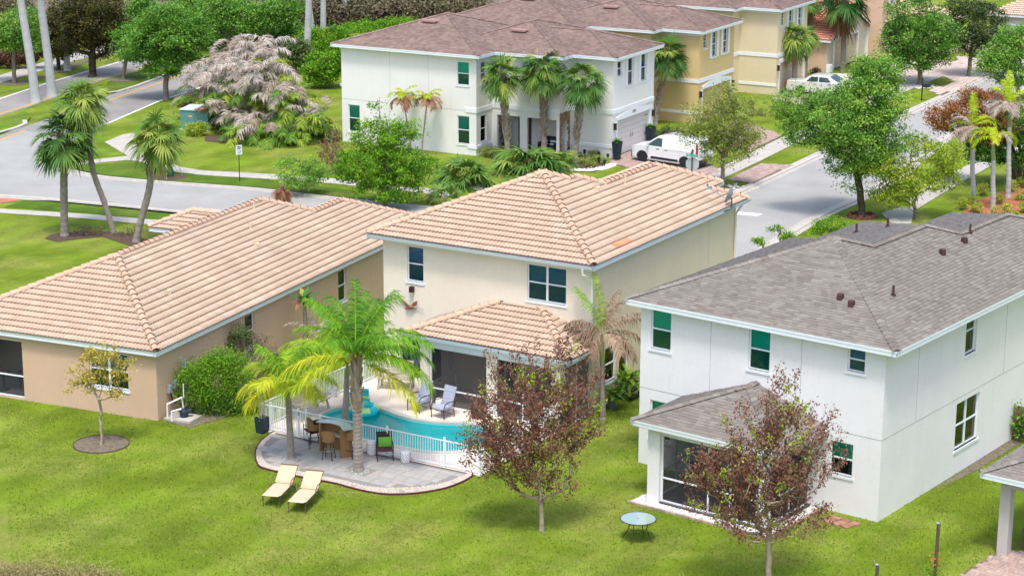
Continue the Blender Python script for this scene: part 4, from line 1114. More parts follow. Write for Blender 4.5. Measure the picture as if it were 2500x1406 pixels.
def text_mesh(s, size, mt, parent, loc, rot, name='house_number'):
    cu = bpy.data.curves.new('t', 'FONT'); cu.body = s; cu.size = size; cu.extrude = 0.008; cu.align_x = 'CENTER'; cu.resolution_u = 2
    ob = bpy.data.objects.new('t', cu); scene.collection.objects.link(ob)
    dg = bpy.context.evaluated_depsgraph_get(); me = bpy.data.meshes.new_from_object(ob.evaluated_get(dg)); bpy.data.objects.remove(ob)
    me.materials.clear(); me.materials.append(mt)
    return obj(name, me, parent, loc, rot)
def street_house(name, o, deg, label, wallm, roofm, doorm, num, full, pre, number_label=None):
    H = hroot(name, o, deg, label)
    x1, x2, x3, y1, y2, y3 = 0.0, 4.7, 7.64, 2.0, 3.35, 9.3
    TOP = 6.25
    fw = [(-1.37, -0.51, 4.3, 5.75), (-1.36, -0.49, 0.65, 2.41), (-9.33, -8.47, 0.7, 2.42)] if full else []
    wall(H, 'x', 0, -9.8, x1, 0, TOP, fw, wallm, -1)
    sw = [(0.55, 1.25, 4.35, 5.7), (0.55, 1.3, 0.75, 2.4)] if full else []
    wall(H, 'y', x1, 0, y1, 0, TOP, sw, wallm, 1)
    pw = [(0.35, 1.95, 0.06, 2.3, 0.2), (2.45, 4.5, 0.06, 2.3, 0.2)] if full else []
    wall(H, 'x', y1, x1, x2, 0, TOP, pw, wallm, -1)
    wall(H, 'y', x2, y1, y2, 0, TOP, [(2.3, 3.1, 0.06, 2.1, 0.2), (2.2, 2.7, 4.2, 5.3)] if full else [], wallm, 1)
    wall(H, 'x', y2, x2, x3, 0, TOP, [], wallm, -1)
    gw = [(3.95, 4.6, 4.95, 5.87), (5.4, 6.2, 4.2, 5.88), (7.3, 8.1, 4.2, 5.88), (4.0, 8.75, 0.0, 2.25, 0.2)]
    wall(H, 'y', x3, y2, y3, 0, TOP, gw, wallm, 1)
    wall(H, 'x', y3, -9.8, x3, 0, TOP, [], wallm, 1); wall(H, 'y', -9.8, 0, y3, 0, TOP, [], wallm, -1)
    gl, cv = ('teal_glass', 'blind') if full else ('dark_glass', 'blind_dark')
    if full:
        window(H, 'x', 0, -1.37, -0.51, 4.3, 5.75, -1, gl, 'shade'); window(H, 'x', 0, -1.36, -0.49, 0.65, 2.41, -1, gl, 'blind', slats=True); window(H, 'x', 0, -9.33, -8.47, 0.7, 2.42, -1, gl, 'blind', slats=True)
        window(H, 'y', x1, 0.55, 1.25, 4.35, 5.7, 1, gl, 'shade'); window(H, 'y', x1, 0.55, 1.3, 0.75, 2.4, 1, gl, 'blind', slats=True)
        window(H, 'y', x2, 2.2, 2.7, 4.2, 5.3, 1, 'dark_glass', cover_to=0)
        g = MB(); g.bx(0.02, x2 - 0.25, y1 + 1.45, y1 + 1.5, 0, 2.7); g.bx(x2 - 0.25, x2 - 0.2, y2, y1 + 1.5, 0, 2.7); g.bx(0.02, 0.06, y1 + .2, y1 + 1.45, 0, 2.7); g.build('porch_inner_wall', wallm, H)
        g = MB(); g.bx(0.02, x2 - 0.2, y1 + 0.2, y1 + 1.5, 0.0, 0.05); g.build('porch_floor', M['concrete'], H)
        g = MB(); g.bx(1.1, 2.0, y1 + 1.40, y1 + 1.45, 0.05, 2.15); g.build('front_door', mat('brown_front_door', (0.09, 0.045, 0.03), 0.5), H)
        # stone arch round the side opening
        s = part(H, 'stone_arch'); nst = 0
        zc = 0.06
        while zc < 2.7:
            y = y1 + 0.02
            while y < y2 - 0.03:
                w_ = min(random.choice((0.14, 0.2, 0.27)), y2 - 0.02 - y)
                ym, zm = y + w_ / 2, zc + 0.05
                if not (2.27 < ym < 3.13 and zm < 1.72) and not ((ym - 2.7) ** 2 / 0.19 + (zm - 1.7) ** 2 / 0.19 < 1) and w_ > 0.05:
                    g = MB(); g.bx(x2 - 0.005, x2 + random.uniform(0.03, 0.06), y + 0.004, y + w_ - 0.004, zc + 0.004, zc + 0.096, t=random.random())
                    g.build('stone', M['stone'], s)
                y += w_
            zc += 0.1
        band(H, 'x', 0, -1, -0.75, 0.046, 2.66, 2.93); band(H, 'x', 0, -1, -0.6, 0.046, 0.42, 0.62)
        joints(H, 'x', 0, -1, [(-6.2, 2.75, 6.1), (-3.4, 2.75, 6.1)], [(2.75, -9.8, -0.75)])
        band(H, 'y', x1, 1, -0.046, y1 - 0.05, 2.66, 2.93); band(H, 'y', x1, 1, -0.046, y1 - 0.05, 0.42, 0.62)
    for (a, b_) in ((0.05, x2 + 0.046),):
        band(H, 'x', y1, -1, x1 + 0.05, x2 + 0.046, 2.72, 2.98)
    band(H, 'y', x2, 1, y1 - 0.04, y2 - 0.05, 2.72, 2.98); band(H, 'x', y2, -1, x2 + 0.05, x3 + 0.046, 2.72, 2.98); band(H, 'y', x3, 1, y2 - 0.04, y3, 2.72, 2.98)
    band(H, 'x', y2, -1, x2 + 0.05, x3 + 0.046, 0.62, 0.82)
    band(H, 'x', y2, -1, x2 + 0.05, x3 + 0.03, 5.85, 6.1, 0.03, M['stucco_white']); band(H, 'y', x3, 1, y2 - 0.03, y3, 5.9, 6.1, 0.03, M['stucco_white'])
    window(H, 'y', x3, 3.95, 4.6, 4.95, 5.87, 1, 'dark_glass', cover_to=0, grid=not full)
    window(H, 'y', x3, 5.4, 6.2, 4.2, 5.88, 1, gl, 'shade', 0.5 if full else 0.0, grid=not full); window(H, 'y', x3, 7.3, 8.1, 4.2, 5.88, 1, gl, 'shade', 0.5 if full else 0.0, grid=not full)
    for yy in (5.08, 6.24, 6.98, 8.14):
        g = MB(); g.bx(x3 + 0.005, x3 + 0.05, yy, yy + 0.28, 4.15, 5.92)
        for k in range(15): g.bx(x3 + 0.05, x3 + 0.06, yy + 0.03, yy + 0.25, 4.22 + k * 0.11, 4.29 + k * 0.11)
        g.build('shutter', M['white'], H)
    garage(H, 'y', x3, 4.0, 8.75, 2.25, 1, doorm, 7, full)
    # trim round the garage, arched at the top
    g = MB(); g.bx(x3, x3 + 0.05, 3.82, 4.0, 0, 2.3); g.bx(x3, x3 + 0.05, 8.75, 8.93, 0, 2.3)
    n = 12
    for k in range(n):
        y_a, y_b = 3.82 + 5.11 * k / n, 3.82 + 5.11 * (k + 1) / n
        za = 2.42 + 0.3 * math.sin(math.pi * (k) / n); zb = 2.42 + 0.3 * math.sin(math.pi * (k + 1) / n)
        g.add([(x3, y_a, 2.25), (x3, y_b, 2.25), (x3 + 0.05, y_b, 2.25), (x3 + 0.05, y_a, 2.25), (x3, y_a, za), (x3, y_b, zb), (x3 + 0.05, y_b, zb), (x3 + 0.05, y_a, za)], [(3, 2, 6, 7), (7, 6, 5, 4), (0, 1, 2, 3)])
    g.build('garage_trim', M['white'], H)
    for yy in (3.55, 9.1): 
        g = MB(); g.box((x3 + 0.1, yy, 1.95), (0.14, 0.16, 0.3)); g.box((x3 + 0.1, yy, 2.13), (0.18, 0.2, 0.04)); g.box((x3 + 0.1, yy, 1.78), (0.18, 0.2, 0.04)); g.box((x3 + 0.03, yy, 2.05), (0.08, 0.05, 0.16)); g.build('wall_lantern', M['metal_dark'], H)
    if num: text_mesh(num, 0.26, M['black'], H, (x3 + 0.055, 6.35, 2.42), (R(90), 0, R(90)))
    rf = part(H, 'roof'); te = 0.31; E0 = 6.25
    st = 'shingle_far'
    def hip(x0, x1_, y0, y1_, ks):
        W, L = x1_ - x0, y1_ - y0; h = min(W, L) / 2
        if W <= L: a, b_ = ((x0 + x1_) / 2, y0 + h), ((x0 + x1_) / 2, y1_ - h)
        else: a, b_ = (x0 + h, (y0 + y1_) / 2), (x1_ - h, (y0 + y1_) / 2)
        zt = E0 + te * h
        P = {'front': [(x0, y0), (x1_, y0), b_, a] if W > L else [(x0, y0), (x1_, y0), a], 'right': [(x1_, y0), (x1_, y1_), b_] if W > L else [(x1_, y0), (x1_, y1_), b_, a],
             'left': [(x0, y1_), (x0, y0), a] if W > L else [(x0, y1_), (x0, y0), a, b_], 'rear': [(x1_, y1_), (x0, y1_), a, b_] if W > L else [(x1_, y1_), (x0, y1_), b_]}
        org = {'front': (x1_, y0, E0), 'right': (x1_, y0, E0), 'left': (x0, y0, E0), 'rear': (x0, y1_, E0)}
        out_ = [roof_face(rf, H, k, org[k], te, P[k], roofm, st) for k in ks]
        for (cx, cy, q) in ((x0, y0, a), (x1_, y0, b_ if W > L else a), (x1_, y1_, b_)):
            caps(rf, [(cx, cy, E0), (q[0], q[1], zt)], roofm, 'shingle', 0.13, 'ridge_shingle')
        if a != b_: caps(rf, [(a[0], a[1], zt), (b_[0], b_[1], zt)], roofm, 'shingle', 0.13, 'ridge_shingle')
        return out_
    fs = []
    fs += hip(-10.3, 0.45, -0.45, 10.3, ('front', 'right', 'left', 'rear'))
    fs += hip(-4.0, 5.15, 1.55, 11.5, ('front', 'right', 'rear'))
    fs += hip(-2.0, 8.1, 2.9, 9.75, ('front', 'right', 'rear'))
    finish_roof(fs, rf, 300 if full else 100)
    fascia(H, [(-10.3, 9, E0), (-10.3, -0.45, E0), (0.45, -0.45, E0), (0.45, 1.55, E0), (5.15, 1.55, E0), (5.15, 2.9, E0), (8.1, 2.9, E0), (8.1, 9.75, E0)], 0.18, 0.0)
    g = MB(); g.bx(-10.25, 0.42, -0.42, 0, 6.07, 6.09); g.bx(0, .42, 0, 2, 6.07, 6.09); g.bx(.42, 5.12, 1.58, 2, 6.07, 6.09); g.bx(4.7, 5.12, 2, 3.35, 6.07, 6.09); g.bx(5.12, 8.07, 2.93, 3.35, 6.07, 6.09); g.bx(7.64, 8.07, 3.35, 9.7, 6.07, 6.09)
    g.build('soffit', M['white'], H)
    g = MB()
    for (x, y, zz) in ((-5.3, 3.4, E0 + te * 3.9 + .1), (0.6, 4.4, E0 + te * 2.9 + .1)):
        g.add([(x - 0.55, y - .18, zz - .05), (x + 0.55, y - .18, zz - .05), (x + 0.55, y + .2, zz + .1), (x - 0.55, y + .2, zz + .1), (x - 0.55, y - .18, zz + .05), (x + 0.55, y - .18, zz + .05)], [(4, 5, 2, 3), (0, 1, 5, 4)])
    g.build('ridge_vent', mat('vent_pink', (0.34, 0.20, 0.18), 0.6), rf)
    return H
garwhite = mat('white_garage_door', (0.66, 0.64, 0.62), 0.6)
tanp = mat('cream_garage_door', (0.58, 0.50, 0.36), 0.6)
D = street_house('street_house', at(1163, 381), 28.5, 'white two storey house with brown shingle roof, stone arch and white garage door', M['stucco_pale'], M['shingle_brown'], garwhite, '2101', True, 'D')
def shifted(px, deg=28.5):
    b = at(*px); a = R(deg)
    u = np.array([math.cos(a), -math.sin(a)]); v = np.array([math.sin(a), math.cos(a)])
    q = b[:2] - u * 7.64 - v * 3.35
    return (q[0], q[1])
Eh = street_house('street_house', shifted((1703, 303)), 28.5, 'yellow two storey house with brown roof next to the white street house', M['stucco_yellow'], M['shingle_brown'], mat('yellow_garage_door', (0.56, 0.42, 0.2), 0.6), None, False, 'E')
Fh = street_house('street_house', shifted((1893, 233)), 28.5, 'pale yellow two storey house behind the yellow one, garage door by the silver sedan', M['stucco_lightyellow'], M['shingle_brown'], tanp, '2109', False, 'F')
# side lanai behind the white street house
g = part(D, 'side_lanai')
q = MB(); q.bx(-12.6, -12.3, 4.9, 5.2, 0, 2.7); q.bx(-12.6, -9.82, 4.9, 5.15, 2.55, 2.75); q.build('lanai_pillar', M['stucco_pale'], g)
q = MB(); q.add([(-12.9, 4.5, 2.85), (-9.82, 4.5, 2.85), (-9.82, 6.8, 3.7), (-10.6, 6.8, 3.7), (-12.9, 9, 2.85)], [(0, 1, 2, 3), (0, 3, 4)]); q.build('lanai_roof', M['shingle_brown'], g)
fascia(g, [(-12.9, 9, 2.85), (-12.9, 4.5, 2.85), (-9.82, 4.5, 2.85)], 0.18, 0.0)

# ---- small house with red tile gable
G_ = hroot('gable_house', at(2017, 178), 28.5, 'small beige house with red tile gable roof and arched garage trim')
wall(G_, 'x', 0, -9, 0, 0, 2.75, [], M['stucco_peach'], -1)
wall(G_, 'y', 0, 0, 9.3, 0, 2.75, [(1.6, 6.9, 0, 2.3, 0.2)], mat('beige_stucco', (0.62, 0.56, 0.48), 0.9, 0.7, 0.05), 1)
obj('gable_wall', new_mesh([(0, 0, 2.75), (0, 9.3, 2.75), (0, 4.65, 4.75)], [(0, 1, 2)], mat('beige_gable_stucco', (0.62, 0.56, 0.48), 0.9, 0.7, 0.05)), G_)
garage(G_, 'y', 0, 1.6, 6.9, 2.3, 1, tanp, 6, False)
g = MB(); g.bx(0, 0.06, 1.35, 1.6, 0, 2.4); g.bx(0, 0.06, 6.9, 7.15, 0, 2.4); g.bx(0, 0.3, -0.1, 0.6, 0, 0.6); g.bx(0, 0.25, 8.9, 9.35, 0, 2.5)
for k in range(12):
    ya, yb = 1.35 + 5.8 * k / 12, 1.35 + 5.8 * (k + 1) / 12
    za, zb = 2.42 + 0.35 * math.sin(math.pi * k / 12), 2.42 + 0.35 * math.sin(math.pi * (k + 1) / 12)
    g.add([(0.06, ya, 2.3), (0.06, yb, 2.3), (0.06, yb, zb), (0.06, ya, za), (0, ya, za), (0, yb, zb)], [(0, 1, 2, 3), (3, 2, 5, 4)])
g.build('garage_trim', M['white'], G_)
rG = part(G_, 'roof')
E10, t10 = 2.75 - 0.4 * 0.43, 0.43
F1 = roof_face(rG, G_, 'front', (0.4, -0.4, E10), t10, [(-9, -0.4), (0.4, -0.4), (0.4, 4.65), (-9, 4.65)], M['tile_red'])
F2 = roof_face(rG, G_, 'rear', (0.4, 9.7, E10), t10, [(-9, 4.65), (0.4, 4.65), (0.4, 9.7), (-9, 9.7)], M['tile_red'])
finish_roof([F1, F2], rG, 200)
caps(rG, [(-9, 4.65, E10 + t10 * 5.05), (0.4, 4.65, E10 + t10 * 5.05)], M['tile_red'])
caps(rG, [(0.38, -0.4, E10), (0.38, 4.65, E10 + t10 * 5.05)], M['tile_red'], w=0.09)
g = MB(); g.add([(0.4, -0.4, E10 - .2), (0.4, 4.65, E10 + t10 * 5.05 - .2), (0.4, 9.7, E10 - .2), (0.4, 9.7, E10 - .02), (0.4, 4.65, E10 + t10 * 5.05 - .02), (0.4, -0.4, E10 - .02)], [(0, 1, 4, 5), (1, 2, 3, 4)]); g.add([(-9, -0.42, E10 - .2), (0.4, -0.42, E10 - .2), (0.4, -0.42, E10 - .01), (-9, -0.42, E10 - .01)], [(0, 1, 2, 3)]); g.build('fascia', M['stucco_pale'], G_)

# ---- peach house at the top right
Hh = hroot('peach_house', at(2150, 145), 28.5, 'peach two storey house with shuttered window and low tile roof at the top right')
wall(Hh, 'x', 0, -8, 0, 0, 6.3, [], M['stucco_peach'], -1)
wall(Hh, 'y', 0, 0, 9, 0, 6.3, [(1.6, 2.6, 4.2, 5.6), (5.4, 6.3, 4.2, 5.6)], mat('dark_peach_stucco', (0.55, 0.40, 0.30), 0.9, 0.7, 0.05), 1)  # right-facing wall gets its shade from a darker copy of the peach
window(Hh, 'y', 0, 1.6, 2.6, 4.2, 5.6, 1, 'dark_glass', cover_to=0, cols=2); window(Hh, 'y', 0, 5.4, 6.3, 4.2, 5.6, 1, 'dark_glass', cover_to=0)
for yy in (1.25, 2.65, 5.05, 6.35):
    g = MB(); g.bx(0.01, 0.06, yy, yy + 0.3, 4.15, 5.65); g.build('shutter', M['white'], Hh)
wall(Hh, 'x', 1.0, 0, 4.2, 0, 2.9, [], M['stucco_peach'], -1); wall(Hh, 'y', 4.2, 1.0, 7.5, 0, 2.9, [(2.0, 6.6, 0, 2.3, 0.2)], M['stucco_peach'], 1)
garage(Hh, 'y', 4.2, 2.0, 6.6, 2.3, 1, tanp, 6, False)
rH = part(Hh, 'roof')
F1 = roof_face(rH, Hh, 'front', (4.6, 0.6, 2.9), 0.42, [(0, 0.6), (4.6, 0.6), (1.2, 4.0), (0, 4.0)], M['tile_pink']); F2 = roof_face(rH, Hh, 'right', (4.6, 0.6, 2.9), 0.42, [(4.6, 0.6), (4.6, 7.9), (1.2, 4.4), (1.2, 4.0)], M['tile_pink'])
F3 = roof_face(rH, Hh, 'rear', (4.6, 7.9, 2.9), 0.42, [(0, 7.9), (4.6, 7.9), (1.2, 4.5), (0, 4.5)], M['tile_pink'])
finish_roof([F1, F2, F3], rH, 150)
caps(rH, [(4.6, 0.6, 2.9), (1.2, 4.0, 2.9 + .42 * 3.4)], mat('yellowed_ridge_tile', (0.55, 0.38, 0.2), 0.9))
fascia(Hh, [(0, 0.6, 2.9), (4.6, 0.6, 2.9), (4.6, 7.9, 2.9)], 0.18, 0.0)
slab(rH, [(-8, -.4, 6.3), (0.4, -.4, 6.3), (0.4, 9.4, 6.3), (-8, 9.4, 6.3)], M['white'])
slab(rH, [(-8, -.4, 6.35), (0.4, -.4, 6.35), (-4, 4.5, 8.2)], M['tile_pink']); slab(rH, [(0.4, -.4, 6.35), (0.4, 9.4, 6.35), (-4, 4.5, 8.2)], M['tile_pink'])
# ---- far right house
Ih = hroot('far_house', at(2418, 118), 28.5, 'beige house with pink tile roof at the top right edge behind the trees')
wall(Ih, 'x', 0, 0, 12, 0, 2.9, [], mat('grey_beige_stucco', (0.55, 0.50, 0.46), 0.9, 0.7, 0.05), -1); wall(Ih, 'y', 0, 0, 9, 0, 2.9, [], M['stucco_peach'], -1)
rI = part(Ih, 'roof'); F1 = roof_face(rI, Ih, 'front', (12, -0.4, 2.95), 0.42, [(-0.4, -0.4), (12, -0.4), (8, 4.4), (4.4, 4.4)], M['tile_pink']); finish_roof([F1], rI, 100)
fascia(Ih, [(-0.4, 5, 2.95), (-0.4, -0.4, 2.95), (12, -0.4, 2.95)], 0.2, 0.0); band(Ih, 'x', 0, -1, 0.2, 12, 2.0, 2.15)

# ---- open porch of the house at the bottom right edge
J = hroot('neighbour_porch', at(2432, 1352), 37.3, 'corner of a porch with grey shingle roof and square pillar at the lower right edge', 'porch')
g = MB(); g.bx(0, 0.34, 0, 0.34, 0, 2.25); g.build('pillar', mat('grey_stucco', (0.50, 0.47, 0.45), 0.9, 0.7, 0.05, 0.4, 28), J)
g = MB(); g.bx(0, 3.0, 0, 0.34, 2.25, 2.6); g.bx(0, 0.34, 0.34, 5, 2.25, 2.6); g.build('beam', mat('grey_beam_stucco', (0.50, 0.47, 0.45), 0.9, 0.7, 0.05), J)
rJ = part(J, 'roof')
F1 = roof_face(rJ, J, 'front', (3, -0.5, 2.75), 0.36, [(-0.5, -0.5), (3, -0.5), (3, 2.5), (2.5, 2.5)], M['shingle_grey'], 'shingle')
F2 = roof_face(rJ, J, 'left', (-0.5, 0, 2.75), 0.36, [(-0.5, 6), (-0.5, -0.5), (2.5, 2.5), (2.5, 6)], M['shingle_grey'], 'shingle')
finish_roof([F1, F2], rJ, 250); caps(rJ, [(-0.5, -0.5, 2.75), (2.5, 2.5, 2.75 + .36 * 3)], M['shingle_grey'], 'shingle', 0.15, 'ridge_shingle')
fascia(J, [(-0.5, 6, 2.75), (-0.5, -0.5, 2.75), (3, -0.5, 2.75)], 0.18, 0.0)
# ------------------------------------------------------------------ plants
def leafmat(name, cols, trans=0.28, rough=0.55):
    return mat(name, cols, rough, tintmix=True, trans=trans, spec=0.25)
L_ = {}
L_['oak'] = leafmat('oak_leaves', [(0.04, 0.11, 0.018), (0.095, 0.25, 0.03), (0.16, 0.36, 0.045), (0.26, 0.45, 0.06)])
L_['fresh'] = leafmat('fresh_green_leaves', [(0.07, 0.19, 0.03), (0.15, 0.35, 0.05), (0.26, 0.46, 0.07), (0.4, 0.56, 0.09)])
L_['bright'] = leafmat('bright_green_leaves', [(0.04, 0.13, 0.008), (0.10, 0.27, 0.012), (0.2, 0.42, 0.02), (0.36, 0.52, 0.04)])
L_['olive'] = leafmat('olive_leaves', [(0.14, 0.19, 0.04), (0.24, 0.31, 0.06), (0.36, 0.42, 0.09), (0.45, 0.46, 0.13)])
L_['lime'] = leafmat('lime_leaves', [(0.14, 0.22, 0.02), (0.27, 0.4, 0.03), (0.42, 0.52, 0.05), (0.5, 0.5, 0.1)])
L_['darkbrown'] = leafmat('dark_olive_brown_leaves', [(0.035, 0.05, 0.015), (0.07, 0.085, 0.02), (0.12, 0.11, 0.03), (0.19, 0.15, 0.04)])
L_['rust'] = leafmat('rust_leaves', [(0.30, 0.10, 0.035), (0.42, 0.17, 0.06), (0.28, 0.15, 0.04), (0.5, 0.27, 0.1)])
L_['redbrown'] = leafmat('dry_red_brown_leaves', [(0.13, 0.055, 0.036), (0.20, 0.085, 0.055), (0.26, 0.12, 0.08), (0.33, 0.18, 0.13)], 0.2, 0.8)
L_['yellow'] = leafmat('yellowing_leaves', [(0.24, 0.2, 0.03), (0.45, 0.38, 0.05), (0.6, 0.5, 0.08), (0.34, 0.25, 0.09)])
L_['brush'] = leafmat('dry_brush', [(0.10, 0.075, 0.05), (0.2, 0.15, 0.11), (0.15, 0.15, 0.06), (0.26, 0.2, 0.16)], 0.1, 0.9)
L_['hedge'] = leafmat('reddish_hedge_leaves', [(0.10, 0.035, 0.03), (0.2, 0.08, 0.06), (0.12, 0.09, 0.04), (0.27, 0.14, 0.1)])
L_['sabal'] = leafmat('fan_palm_leaf', [(0.035, 0.10, 0.022), (0.08, 0.20, 0.035), (0.16, 0.30, 0.05), (0.34, 0.40, 0.08)], 0.2)
L_['queen'] = leafmat('feather_palm_leaf', [(0.05, 0.19, 0.012), (0.16, 0.38, 0.018), (0.34, 0.5, 0.02), (0.58, 0.56, 0.03)], 0.25)
L_['foxtail'] = leafmat('bright_palm_leaf', [(0.17, 0.33, 0.012), (0.33, 0.52, 0.015), (0.55, 0.65, 0.03), (0.66, 0.62, 0.05)], 0.3)
L_['dead'] = leafmat('dead_palm_leaf', [(0.27, 0.21, 0.16), (0.40, 0.33, 0.27), (0.48, 0.42, 0.365), (0.57, 0.52, 0.47)], 0.12, 0.9)
L_['drybrown'] = leafmat('dry_brown_frond', [(0.20, 0.13, 0.085), (0.32, 0.22, 0.155), (0.40, 0.29, 0.21), (0.48, 0.37, 0.28)], 0.12, 0.9)
L_['hay'] = leafmat('dry_hay_grass', [(0.16, 0.17, 0.05), (0.28, 0.25, 0.09), (0.38, 0.32, 0.15), (0.45, 0.4, 0.22)], 0.1, 0.9)
L_['brownfan'] = leafmat('brown_palm_leaf', [(0.2, 0.11, 0.05), (0.36, 0.21, 0.11), (0.46, 0.3, 0.17), (0.3, 0.13, 0.08)], 0.12, 0.9)
L_['areca'] = leafmat('areca_palm_leaf', [(0.04, 0.12, 0.015), (0.11, 0.25, 0.025), (0.25, 0.37, 0.04), (0.45, 0.48, 0.07)], 0.2)
L_['fern'] = leafmat('fern_leaf', [(0.06, 0.16, 0.015), (0.12, 0.28, 0.02), (0.22, 0.4, 0.03), (0.3, 0.42, 0.04)])
L_['banana'] = leafmat('banana_leaf', [(0.03, 0.13, 0.02), (0.06, 0.22, 0.03), (0.1, 0.28, 0.04), (0.42, 0.36, 0.08)])
L_['dull'] = leafmat('dull_green_leaves', [(0.05, 0.09, 0.03), (0.09, 0.15, 0.045), (0.14, 0.2, 0.06), (0.2, 0.24, 0.09)])

def unit(v): return v / (np.linalg.norm(v, axis=-1, keepdims=True) + 1e-9)

def leaf_quads(C, size, n_up=0.5, elong=1.7, d_bias=None):
    N = len(C)
    n = unit(rng.normal(size=(N, 3)) + np.array([0, 0, n_up * 2]))
    d = rng.normal(size=(N, 3))
    if d_bias is not None: d = d + d_bias
    d = unit(d - n * (d * n).sum(1, keepdims=True))
    s = np.cross(n, d)
    l = size * rng.uniform(0.7, 1.3, (N, 1)); w = l / elong
    V = np.stack([C - d * l / 2, C + s * w / 2, C + d * l / 2, C - s * w / 2], 1).reshape(-1, 3)
    F = np.arange(4 * N).reshape(N, 4)
    return V, F

def join(parts):
    V, F, T, b = [], [], [], 0
    for v, f, t in parts:
        V.append(v); F.append(f + b); T.append(t); b += len(v)
    return np.concatenate(V), np.concatenate(F), np.concatenate(T)

class Skel:
    def __init__(s, base):
        s.p = [np.array(base, float)]; s.par = [-1]; s.leafc = [0]
    def path(s, i, pts):
        for q in pts:
            s.p.append(np.array(q, float)); s.par.append(i); i = len(s.p) - 1
        return i
    def mesh(s, r_base, r_tip, n=5, power=2.2):
        N = len(s.p); cnt = [0.0] * N; ch = [0] * N
        for i in range(N): 
            if s.par[i] >= 0: ch[s.par[i]] += 1
        for i in range(N - 1, -1, -1):
            if ch[i] == 0: cnt[i] += 1
            if s.par[i] >= 0: cnt[s.par[i]] += cnt[i]
        tot = max(cnt[0], 1)
        rad = [max(r_tip, r_base * (c / tot) ** (1 / power)) for c in cnt]
        rad[0] = r_base * 1.35
        V, F = [], []
        for i in range(1, N):
            a, b = s.p[s.par[i]], s.p[i]; d = b - a; L = np.linalg.norm(d)
            if L < 1e-4: continue
            d /= L; k = n if rad[i] > 0.03 else 3
            u = np.cross(d, [0.3, 0.9, 0.1]); u /= np.linalg.norm(u) + 1e-9; w = np.cross(d, u)
            b0 = len(V)
            ra = min(rad[s.par[i]], rad[i] * 1.5) if s.par[i] else rad[0]
            for (q, r) in ((a - d * r_tip, ra), (b, rad[i])):
                for j in range(k):
                    an = 2 * math.pi * j / k
                    V.append(q + (u * math.cos(an) + w * math.sin(an)) * r)
            for j in range(k): F.append((b0 + j, b0 + (j + 1) % k, b0 + k + (j + 1) % k, b0 + k + j))
        return V, F

def blobs_px(base, bpx, blobs, depth=0.85):
    """crown lobes given in photo pixels -> metre ellipsoids round the trunk's ground point"""
    m = mpp((base[0], base[1], 4.0)); out = []
    for b in blobs:
        px, py, rx, ry = b[:4]
        dy = b[4] if len(b) > 4 else 0.0
        h = hgt((base[0], base[1] + dy), py)
        m2 = m * (base[1] + dy) / base[1]
        x = (px - 1250) / FPX * (base[1] + dy) * 1.035 if False else None
        # sideways position at that height and distance
        c = _M @ (np.array([base[0], base[1] + dy, h]) - CAM)
        x = base[0] + (px - (c[0] / c[2] * FPX + 1250)) * c[2] / FPX
        out.append((x, base[1] + dy, h, rx * m2, rx * m2 * depth, ry * m2 * 1.04))
    return out

def sample_blobs(bl, n, hollow=0.45):
    vol = np.array([b[3] * b[4] * b[5] for b in bl]); pr = vol / vol.sum()
    idx = rng.choice(len(bl), n, p=pr); B_ = np.array(bl)[idx]
    d = unit(rng.normal(size=(n, 3))); r = rng.uniform(hollow ** 3, 1, (n, 1)) ** (1 / 3)
    return B_[:, :3] + d * r * B_[:, 3:6]

